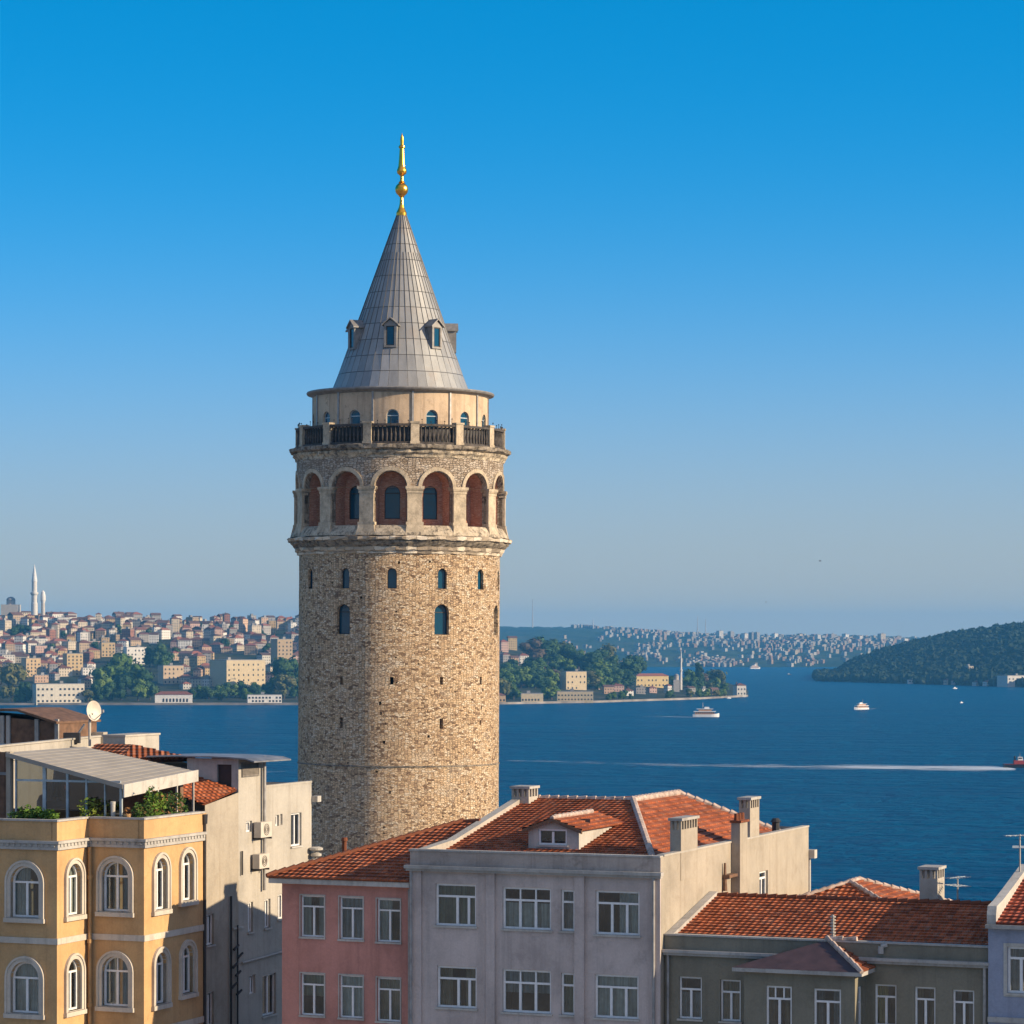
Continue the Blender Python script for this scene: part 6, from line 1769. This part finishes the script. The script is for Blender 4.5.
def trunk_mesh():
    m = MB(); m.tube((0, 0, -.15), (0, 0, .36), .045, .028, 7)
    for k in range(4):
        a = k * 1.6; m.tube((0, 0, .26 + .04 * k), (.17 * math.cos(a), .17 * math.sin(a), .52 + .05 * k), .022, .010, 5)
    o = m.build('trunk', M['bark']); me = o.data; bpy.data.objects.remove(o); return me
TRUNK = trunk_mesh()
CROWN = {k: [crown_mesh('crown', mt, s + i, **kw) for i in range(3)] for k, mt, s, kw in (
    ('green', 'leaf', 10, {}), ('dark', 'leaf_dark', 30, {}), ('olive', 'leaf_olive', 50, {}), ('reddish', 'leaf_rust', 70, {}), ('cypress', 'leaf_dark', 90, dict(cone=True, lobes=8, n=400)))}
rt = random.Random(5)
def tree(px, pbase, hpx, kind, wide=1.0, where='', hf=hill_z, rng=(2765, 5200), d=None, label=None, group='trees on the far shore'):
    if d is None:
        g = ground_d(px, pbase, hf, *rng)
        if g is None: return
        d, z0_ = g
    else: z0_ = height(pbase, d)
    H = hpx * d / F * 1.12
    t = bpy.data.objects.new('cypress_tree' if kind == 'cypress' else 'broadleaf_tree', None); C.objects.link(t)
    t.location = ((px - 512) / F * d, d, z0_ - .3); t.rotation_euler = (0, 0, rt.uniform(0, 6.28)); t.scale = (H * wide, H * wide, H)
    for nm, me in (('trunk', TRUNK), ('crown', rt.choice(CROWN[kind]))):
        o = bpy.data.objects.new(nm, me); C.objects.link(o); o.parent = t
    tag(t, label, 'tree', group)
    if not label: later(t, f'{"tall " if hpx > 24 else "small " if hpx < 13 else ""}{kind + " " if kind != "cypress" else ""}{"cypress" if kind == "cypress" else "tree"} {where}', px, 'the tower')
W_ = 'on the shore left of the tower'
for x, y, h, k, wd in [(12, 701, 34, 'olive', 1.0), (-2, 700, 30, 'olive', 1.0), (26, 703, 20, 'dark', .9), (18, 704, 14, 'green', 1)]: tree(x, y, h, k, wd, 'beside the long white waterfront block')
for x, y, h, k, wd in [(113, 694, 37, 'green', 1.15), (125, 690, 32, 'green', 1.1), (103, 697, 25, 'green', 1), (133, 696, 29, 'green', 1), (144, 697, 26, 'dark', 1), (121, 700, 23, 'dark', 1.1), (95, 701, 17, 'dark', 1), (110, 701, 18, 'dark', 1.1), (138, 701, 20, 'green', 1.1), (150, 700, 17, 'dark', 1), (88, 703, 12, 'olive', 1.2)]: tree(x, y, h, k, wd, 'in the shore clump beside the boathouse')
for x, y, h, k, wd in [(158, 668, 22, 'dark', 1.1), (166, 668, 18, 'dark', 1), (150, 667, 18, 'dark', 1), (162, 672, 16, 'green', 1)]: tree(x, y, h, k, wd, 'on the middle of the far slope')
for x, y, h, k, wd in [(282, 692, 32, 'dark', 1.1), (292, 690, 28, 'dark', 1.1), (284, 699, 22, 'olive', 1.3), (270, 698, 17, 'dark', 1), (296, 698, 20, 'dark', 1)]: tree(x, y, h, k, wd, 'close beside the stone tower edge')
for x in range(192, 262, 6): tree(x + rt.uniform(-2, 2), rt.uniform(697, 702), rt.uniform(10, 16), rt.choice(['dark', 'dark', 'green']), 1.2, 'in front of the big cream block')
for x, y, h in [(98, 614, 6), (104, 613, 6), (175, 614, 6), (205, 614, 8), (211, 614, 9), (207, 616, 7), (150, 620, 6), (64, 640, 8), (118, 634, 9), (190, 646, 10), (225, 650, 11), (262, 640, 9), (200, 630, 7), (148, 640, 10), (96, 652, 10), (50, 655, 10), (176, 660, 12), (268, 655, 11), (130, 625, 6), (72, 628, 7), (232, 634, 8), (283, 628, 7), (20, 636, 11), (28, 637, 10), (14, 637, 9), (118, 613, 5)]: tree(x, y, h, 'dark', 1.3, 'high on the far hill')
tree(80, 614, 15, 'cypress', .9, label='dark cypress standing alone on the crest of the far hill')
env = lambda x: interp(x, [498, 520, 533, 545, 560, 572, 582, 596, 606, 616, 626, 640, 650, 664, 672, 690, 700, 708, 716, 724], [668, 641, 640, 642, 643, 648, 655, 655, 648, 646, 653, 660, 662, 661, 672, 676, 665, 664, 672, 690])
for x in np.arange(500, 726, 4.3):
    xx = x + rt.uniform(-2, 2); e = env(xx)
    for j in range(4):
        yb = e + (702 - e) * (.34 + .21 * j) + rt.uniform(-2, 2)
        hpx = min(rt.uniform(16, 27), yb - e + 1) if j == 0 else rt.uniform(10, 20)
        x2 = xx + rt.uniform(-3, 3)
        if any(abs(x2 - a) < b and c < yb < d_ for a, b, c, d_ in ((573, 13, 676, 705), (651, 18, 676, 705), (681, 6, 672, 705), (511, 13, 645, 676), (532, 12, 690, 706), (600, 5, 690, 706))): continue
        if yb > 690 and 590 < x2 < 735: hpx = rt.uniform(5, 9)
        k = rt.choices(['dark', 'green', 'reddish', 'olive'], [5, 3.5, .8, .7])[0]
        if x2 > 700: k = rt.choice(['olive', 'green'])
        tree(x2, min(yb, 700), max(9 if hpx > 9 else 5, hpx), k, rt.uniform(1.1, 1.5), 'on the wooded point' + (' near the tower' if x2 < 560 else ' behind the yellow palace' if 630 < x2 < 690 else ' near its tip' if x2 >= 690 else ' around the mansion'), group='trees on the wooded point')
for x, y, h in [(699, 690, 24), (693, 692, 17)]: tree(x, y, h, 'cypress', .9, 'beside the slender minaret on the wooded point', group='trees on the wooded point')

# the wood covering the headland: nobody could count its trees
wv, wf = [], []
rw = np.random.default_rng(4)
ico = []
for i in range(5):
    for j in range(7): ico.append((math.sin(math.pi * i / 4) * math.cos(2 * math.pi * j / 7), math.sin(math.pi * i / 4) * math.sin(2 * math.pi * j / 7), math.cos(math.pi * i / 4)))
ico = np.array(ico); icf = [(i * 7 + j, (i + 1) * 7 + j, (i + 1) * 7 + (j + 1) % 7, i * 7 + (j + 1) % 7) for i in range(4) for j in range(7)]
cnt = 0
for _ in range(5200):
    px_ = rw.uniform(817, 1150); t_ = rw.uniform(4, 960) ** 1.0
    d = head_shore(px_) + t_; X = (px_ - 512) / F * d; z_ = head_z(X, d)
    if z_ < 0.9: continue
    r_ = rw.uniform(4.5, 8.5); 
    P = ico * (1 + rw.uniform(-.28, .28, (len(ico), 1))) * np.array([r_, r_, r_ * rw.uniform(.75, 1.25)]) + np.array([X, d, z_ + r_ * .35])
    b = len(wv); wv.extend(map(tuple, P)); wf.extend(tuple(q + b for q in f) for f in icf)
me = bpy.data.meshes.new('distant_wood'); me.from_pydata(wv, [], wf); me.materials.append(M['leaf_wood'])
wo = bpy.data.objects.new('distant_wood', me); C.objects.link(wo); tag(wo, 'dark unbroken wood covering the headland across the strait', 'wood', None, 'stuff')
HS = (3500, 6000)
block(1015, 688.5, 28, 10, WH, FLAT, 28, 22, 1, 6, 4, 'big white warehouse at the water below the wooded headland', 'warehouse', hf=head_z, rng=HS, ww=2, wh_=1.6, z0_=8)
block(970, 676, 5.5, 9, ('tan', (.42, .36, .28)), FLAT, 25, 8, 4, 2, 2, 'small square tan tower in the wood of the headland', 'tower', hf=head_z, rng=HS)
block(917, 682.5, 18, 2.4, WH, FLAT, 5, 8, 1, 6, 1, 'long low white shed at the foot of the headland', 'shed', hf=head_z, rng=HS, ww=2.5, wh_=1.4, z0_=.6)
for x, y, wp, hp, wl in [(948, 684.5, 5, 4, 2), (962, 683, 6, 5, 6), (977, 686, 6, 3, 1), (988, 687, 7, 3, 1), (938, 683.5, 4, 3, 5), (955, 685, 4, 3, 4)]:
    r = place_house(x, y, wp, hp, 'waterside_house', WALLS[wl], None, R(rh_.uniform(10, 35)), 'x', head_z, HS, 9)
    if r: del r[0]['label']; r[0]['group'] = 'houses under the headland'; later(r[0], f'small {WALLS[wl][0]} house at the water under the wooded headland', x, 'the tower')
block(872, 657.5, 7, 2.2, WH, FLAT, 15, 8, 1, 3, 1, 'low white villa near the top of the wooded headland', 'villa', hf=head_z, rng=HS, ww=2, wh_=1, z0_=.6)

# the far city on the skyline: thousands of small blocks
fb = {}
def far_add(px, py, wpx, hpx):
    g = ground_d(px, py, far_z, 6660, 9700)
    if not g: return
    d, z0_ = g; w, h, dp = wpx * d / F, hpx * d / F, 14
    wc = rh_.choices([0, 1, 2, 4, 5], [4, 5, 2, 2, 2])[0]
    yw = R(rh_.uniform(15, 45)); cs, sn = math.cos(yw), math.sin(yw); ox, oy = (px - 512) / F * d, d
    m = MB(); body(m, w, dp, h, -12); t = fb.setdefault(('w', wc), MB()); i = len(t.v)
    t.v += [(ox + x * cs - y * sn, oy + x * sn + y * cs, z0_ + zz + 2) for x, y, zz in m.v]; t.f += [tuple(q + i for q in f) for f in m.f]; t.u += m.u
for _ in range(820):
    x = rh_.uniform(690, 930) if rh_.random() < .9 else rh_.uniform(600, 700); top = far_top(x) + 2.5
    y = top + abs(rh_.gauss(0, 1)) * (6 if x > 690 else 5) * interp(x, [600, 700, 930], [.8, 1, 1.7])
    far_add(x, y, rh_.uniform(1.3, 3.8), rh_.uniform(1.2, 3.4))
for _ in range(130): x = rh_.uniform(500, 700); far_add(x, far_top(x) + 1.6, rh_.uniform(1.2, 2.4), rh_.uniform(1, 2))
for _ in range(70):
    x = rh_.gauss(620, 45); far_add(x, rh_.uniform(638, 664), rh_.uniform(1.5, 3), rh_.uniform(1.2, 2.4))
for cx, cy, n_, s_ in ((645, 656, 30, 7), (700, 662, 40, 9), (722, 663, 40, 9), (712, 665, 40, 14), (770, 658, 16, 8), (812, 663, 14, 6), (780, 653, 22, 14), (660, 647, 25, 12), (790, 661, 14, 10)):
    for _ in range(n_): far_add(rh_.gauss(cx, s_), rh_.gauss(cy, 1.6), rh_.uniform(1.6, 3.4), rh_.uniform(1.4, 3))
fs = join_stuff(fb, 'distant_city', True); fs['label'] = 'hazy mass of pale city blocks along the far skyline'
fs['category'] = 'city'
for x, y, wp, hp in [(752, 642, 4, 9), (757, 643, 3.4, 10), (720, 640, 5, 9), (731, 640, 4, 8), (745, 641, 4, 7), (800, 640, 4, 6), (832, 641, 5, 7), (846, 641, 4, 6), (882, 643, 6, 9), (775, 641, 4, 7), (693, 640, 4, 6), (860, 642, 4, 6), (818, 641, 4, 6), (905, 644, 4, 5)]:
    r = place_house(x, y, wp, hp, 'high_rise_block', WALLS[rh_.choice([0, 1, 5])], FLAT, R(30), 'x', far_z, (6660, 9700), 16)
    if r: del r[0]['label']; r[0]['category'] = 'tower block'; r[0]['group'] = 'tower blocks on the far skyline'; later(r[0], 'hazy high rise block rising above the far skyline', x, 'the stone tower')
def mast(px, ptop, pbot, d, label):
    X = (px - 512) / F * d; a, b = height(pbot, d) - 8, height(ptop, d)
    t = thing('radio_mast', (X, d, a), label, 'mast')
    m = MB(); m.tube((X, d, a), (X, d, a + (b - a) * .55), 2.2, 1.5, 6); m.build('lower_mast', M['sheet'], t)
    m = MB(); m.tube((X, d, a + (b - a) * .55), (X, d, b), 1.4, .7, 6); m.build('upper_mast', M['sheet'], t)
mast(532.5, 599, 625, 9000, 'tall thin radio mast on the far wooded ridge beside the tower')
mast(697.5, 616, 634, 9000, 'radio mast of the skyline pair nearer the tower')
mast(705.5, 619, 634, 9000, 'radio mast of the skyline pair farther from the tower')
mast(593, 619, 626, 9000, 'short thin mast on the middle of the far wooded ridge')

# ------------------------------------------------------------------ boats
M['hull_white'] = plain('white_hull_paint', (.72, .71, .69), .35, 0, .08, .3)
M['hull_dark'] = plain('dark_hull_paint', (.018, .016, .020), .4)
M['hull_red'] = plain('dark_red_hull_paint', (.26, .035, .030), .45)
M['deck_tan'] = plain('varnished_deckhouse', (.42, .22, .11), .5)
def hull(m, at, L, B, z0, z1, flare=1.0, bow=.30, n=10):
    """lofted hull, bow towards +x"""
    secs = []
    for k in range(n + 1):
        x = -L / 2 + L * k / n; f = max(0, (x / L + .5 - (1 - bow)) / bow); b = B / 2 * (1 - f ** 2.0) * (1 - .10 * max(0, .12 - k / n) / .12) + .02
        rise = (z1 - z0) * .35 * f ** 1.5
        secs.append([(x, -b, z1 + rise), (x, -b * .86, z0), (x, b * .86, z0), (x, b, z1 + rise)])
    for s0, s1 in zip(secs[:-1], secs[1:]):
        for j in range(3): m.face([at(*s0[j]), at(*s0[j + 1]), at(*s1[j + 1]), at(*s1[j])][::-1])
        m.face([at(*s0[3]), at(*s0[0]), at(*s1[0]), at(*s1[3])][::-1])
    m.face([at(*p) for p in secs[0]])
def boat_frame(px, py, d=None, heading=0.0):
    d = d or CAM_H * F / (py - HY); X = (px - 512) / F * d; a = R(heading); ca, sa = math.cos(a), math.sin(a)
    return d, (X, d, 0), lambda x, y, z_: (X + x * ca - y * sa, d + x * sa + y * ca, z_)
def bbox_(m, at, x0, x1, y0, y1, z0, z1, rake=0):
    m.box8([at(x0, y0, z0), at(x1, y0, z0), at(x1, y1, z0), at(x0, y1, z0), at(x0, y0, z1), at(x1 - rake, y0, z1), at(x1 - rake, y1, z1), at(x0, y1, z1)])
def ferry(px, py, Lpx, heading, label, funnel=True):
    d, loc, at = boat_frame(px, py, heading=heading); L = Lpx * d / F / max(.5, abs(math.cos(R(heading)))); B = L * .24; k = L / 22
    t = thing('ferry', loc, label, 'boat', 'boats on the strait')
    m = MB(); hull(m, at, L, B, -.6, 2.2 * k); m.build('hull', M['hull_white'], t)
    m = MB(); bbox_(m, at, -.42 * L, .33 * L, -.40 * B, .40 * B, 2.3 * k, 4.3 * k, .6 * k); c = m.build('main_cabin', M['deck_tan'], t)
    m = MB()
    for sy in (-1, 1):
        for j in range(9): x = -.40 * L + .72 * L * j / 9; bbox_(m, at, x + .2 * k, x + .055 * L, sy * .405 * B - .03, sy * .405 * B + .03, 2.9 * k, 3.9 * k)
    m.build('window_band', M['dark_pane'], c)
    m = MB(); bbox_(m, at, -.47 * L, .37 * L, -.47 * B, .47 * B, 4.3 * k, 4.9 * k); m.build('upper_deck', M['hull_white'], t)
    m = MB(); bbox_(m, at, -.28 * L, .22 * L, -.32 * B, .32 * B, 4.9 * k, 6.5 * k, .5 * k); c = m.build('saloon', M['deck_tan'], t)
    m = MB(); bbox_(m, at, -.36 * L, .27 * L, -.40 * B, .40 * B, 6.5 * k, 6.9 * k); m.build('canopy_deck', M['hull_white'], t)
    m = MB(); bbox_(m, at, -.06 * L, .13 * L, -.2 * B, .2 * B, 6.9 * k, 8.4 * k, .4 * k); m.build('wheelhouse', M['hull_white'], t)
    m = MB(); m.tube(at(-.12 * L, 0, 6.9 * k), at(-.12 * L, 0, 12.0 * k), .28 * k, .18 * k, 6); m.tube(at(-.46 * L, -.4 * B, 2.2 * k), at(-.46 * L, -.4 * B, 4.4 * k), .08 * k, .08 * k, 6); m.tube(at(-.46 * L, .4 * B, 2.2 * k), at(-.46 * L, .4 * B, 4.4 * k), .08 * k, .08 * k, 6); m.build('mast', M['pipe_grey'], t)
    return t
ferry(706, 717, 26.5, 0, 'white passenger ferry with tan decks off the tip of the point')
ferry(755, 668.8, 10.5, 20, 'small white ferry close to the far shore')
ferry(861, 709.5, 15, 215, 'white excursion boat with a mast in mid strait')
def launch(px, py, Lpx, heading, label, hullm='hull_white'):
    d, loc, at = boat_frame(px, py, heading=heading); L = Lpx * d / F; B = L * .3
    t = thing('motor_boat', loc, label, 'boat', 'boats on the strait')
    m = MB(); hull(m, at, L, B, -.4, L * .13, bow=.45); m.build('hull', M[hullm], t)
    m = MB(); bbox_(m, at, -.25 * L, .16 * L, -.3 * B, .3 * B, L * .13, L * .34, L * .06); m.build('cabin', M['hull_white'], t)
    m = MB(); m.tube(at(-.05 * L, 0, L * .34), at(-.05 * L, 0, L * .5), L * .012, L * .01, 5); m.build('mast', M['pipe_grey'], t)
launch(961.5, 703, 4.2, 35, 'tiny white motor boat alone in the open water below the headland')
launch(955, 688.8, 5, 20, 'small white motor boat close under the wooded headland')
launch(721, 673, 5, 10, 'small white motor boat between the point and the far shore')
launch(789, 675, 4.5, 0, 'small dark motor boat off the far shore', 'hull_dark')
launch(729, 698.5, 4.5, 15, 'white motor boat moored at the tip of the point')
d, loc, at = boat_frame(1019, 767.5, heading=3)
L = 14.5; B = 4.6
t = thing('tugboat', loc, 'dark red and black tugboat pulling a long white wake', 'boat')
m = MB(); hull(m, at, L, B, -.5, 1.5); m.build('hull', M['hull_dark'], t)
m = MB(); hull(m, lambda x, y, z_: at(x, y * 1.03, z_), L * .99, B, 1.1, 1.75); m.build('bulwark', M['hull_red'], t)
m = MB(); bbox_(m, at, -2.6, 2.4, -1.3, 1.3, 1.6, 3.4, .5); c = m.build('deckhouse', M['hull_red'], t)
m = MB(); bbox_(m, at, -.6, 1.8, -1.0, 1.0, 3.4, 5.0, .3); c = m.build('wheelhouse', M['hull_white'], t)
m = MB(); bbox_(m, at, -.4, 1.3, -1.04, 1.04, 4.1, 4.7); m.build('window_band', M['dark_pane'], c)
m = MB(); m.tube(at(-2.0, 0, 3.4), at(-2.0, 0, 5.4), .55, .45, 10); m.build('funnel', M['hull_dark'], t)
m = MB(); m.tube(at(.4, 0, 5.0), at(.4, 0, 7.0), .08, .05, 6); m.build('mast', M['pipe_grey'], t)

# ------------------------------------------------------------------ foam
def foam_mat():
    t = NT('wake_foam')
    uv = t.add('TexCoord').outputs['UV']; sx = t.add('SeparateXYZ', {0: uv})
    n = t.noise(t.add('Mapping', {'Vector': uv, 'Scale': (.03, .11, 1)}).outputs[0], 1.0, 7, .72)
    e = sx.outputs[2] if False else t.add('VertexColor', layer_name='edge').outputs[0]
    f = t.math('ADD', t.math('MULTIPLY', n, 1.0), t.math('SUBTRACT', e, .62))
    a = t.ramp(f, [(.38, grey(0)), (.68, grey(1))])
    t.set(t.p, 'Alpha', a)
    return t.fin((.62, .68, .72), .85)
M['foam'] = foam_mat()
def wake(pts, name, label):
    """pts: (px, py, width in metres, strength) along the trail"""
    V, Fc, U, E = [], [], [], []; run = 0; last = None
    rows = 7
    for px, py, wd, st_ in pts:
        d = CAM_H * F / (py - HY); X = (px - 512) / F * d
        run += 0 if last is None else math.hypot(X - last[0], d - last[1]); last = (X, d)
        for j in range(rows):
            f = j / (rows - 1) * 2 - 1
            V.append((X, d + f * wd / 2, .12)); U.append((run, f * wd / 2)); E.append(st_ * (1 - abs(f) ** 1.6))
    n = len(pts)
    Fc = [(k * rows + j, (k + 1) * rows + j, (k + 1) * rows + j + 1, k * rows + j + 1) for k in range(n - 1) for j in range(rows - 1)]
    me = bpy.data.meshes.new(name); me.from_pydata(V, [], Fc); me.materials.append(M['foam'])
    ul = me.uv_layers.new(name='UVMap'); ca = me.color_attributes.new('edge', 'FLOAT_COLOR', 'POINT')
    for k, e in enumerate(E): ca.data[k].color = (e, e, e, 1)
    for l in me.loops: ul.data[l.index].uv = U[l.vertex_index]
    o = bpy.data.objects.new(name, me); C.objects.link(o); tag(o, label, 'wake', None, 'stuff')
xs = np.linspace(350, 1014, 60)
wake([(x, interp(x, [350, 500, 640, 800, 1014], [757.5, 760, 764.5, 767.0, 768.6]), interp(x, [350, 500, 700, 960, 1005, 1014], [120, 112, 114, 122, 104, 22]), interp(x, [350, 480, 520, 700, 1014], [.36, .45, .50, .56, .80])) for x in xs], 'foam_wake', 'long white wake trailing behind the tugboat')
wake([(x, interp(x, [618, 695], [716, 717.3]), interp(x, [618, 695], [26, 12]), interp(x, [618, 690], [.36, .85])) for x in np.linspace(618, 694, 14)], 'foam_wake', 'short white wake behind the passenger ferry')
wake([(x, interp(x, [718, 760], [717.3, 716.5]), 14, .5) for x in np.linspace(716, 762, 8)], 'foam_wake', 'faint bow wash ahead of the passenger ferry')
wake([(x, interp(x, [862, 886], [710, 707.5]), 14, interp(x, [862, 886], [.95, .4])) for x in np.linspace(855, 890, 8)], 'foam_wake', 'short wake behind the excursion boat')
for nm, x0, x1, y0, y1, wd, s_ in (('first', 180, 300, 775, 771, 60, .46), ('second', 500, 1020, 737, 738, 40, .34), ('third', 770, 900, 697, 702, 60, .33), ('fourth', 500, 760, 712, 722, 60, .33)):
    wake([(x, y0 + (y1 - y0) * (x - x0) / (x1 - x0), wd, s_ * min(1, (x - x0) / 20 + .3, (x1 - x) / 20 + .3)) for x in np.linspace(x0, x1, 16)], 'foam_streak', 'faint streak of broken foam on open water')

# ------------------------------------------------------------------ birds
def bird(px, py, d, span, label, flap=.25):
    p = pt(px, py, d); t = MB()
    s_ = span / 2
    prof = [(-.34, .0), (-.22, .05), (0, .075), (.2, .06), (.32, .03), (.38, 0)]
    at = lambda x, y, z_: (p.x + x * span, p.y + y * span * .6, p.z + z_ * span)
    for (x0, r0_), (x1, r1_) in zip(prof[:-1], prof[1:]): t.tube(at(x0, 0, 0), at(x1, 0, 0), max(.004, r0_ * span), max(.004, r1_ * span), 7, False)
    b = t.build('gull', M['hull_dark'], None, org=tuple(p)); tag(b, label, 'bird', 'birds over the strait')
    for sg in (-1, 1):
        w_ = MB(); w_.box8([at(-.08, sg * .04, .02), at(.12, sg * .04, .02), at(.05, sg * .5, flap * .7), at(-.03, sg * .5, flap * .7), at(-.08, sg * .04, .05), at(.12, sg * .04, .05), at(.06, sg * .5, flap * .72 + .02), at(-.04, sg * .5, flap * .72 + .02)])
        w_.box8([at(-.03, sg * .5, flap * .7), at(.05, sg * .5, flap * .7), at(-.06, sg * .98, flap * .45), at(-.08, sg * .98, flap * .45), at(-.03, sg * .5, flap * .72 + .02), at(.05, sg * .5, flap * .72 + .02), at(-.06, sg * .98, flap * .47), at(-.08, sg * .98, flap * .47)])
        o = w_.build('wing', M['hull_dark'], None, org=tuple(p)); o.location = (0, 0, 0); o.parent = b
bird(820, 561, 420, .6, 'dark gull flying in the sky above the wooded headland')
bird(766, 602, 700, .6, 'tiny gull low in the sky above the far skyline')
settle_labels()
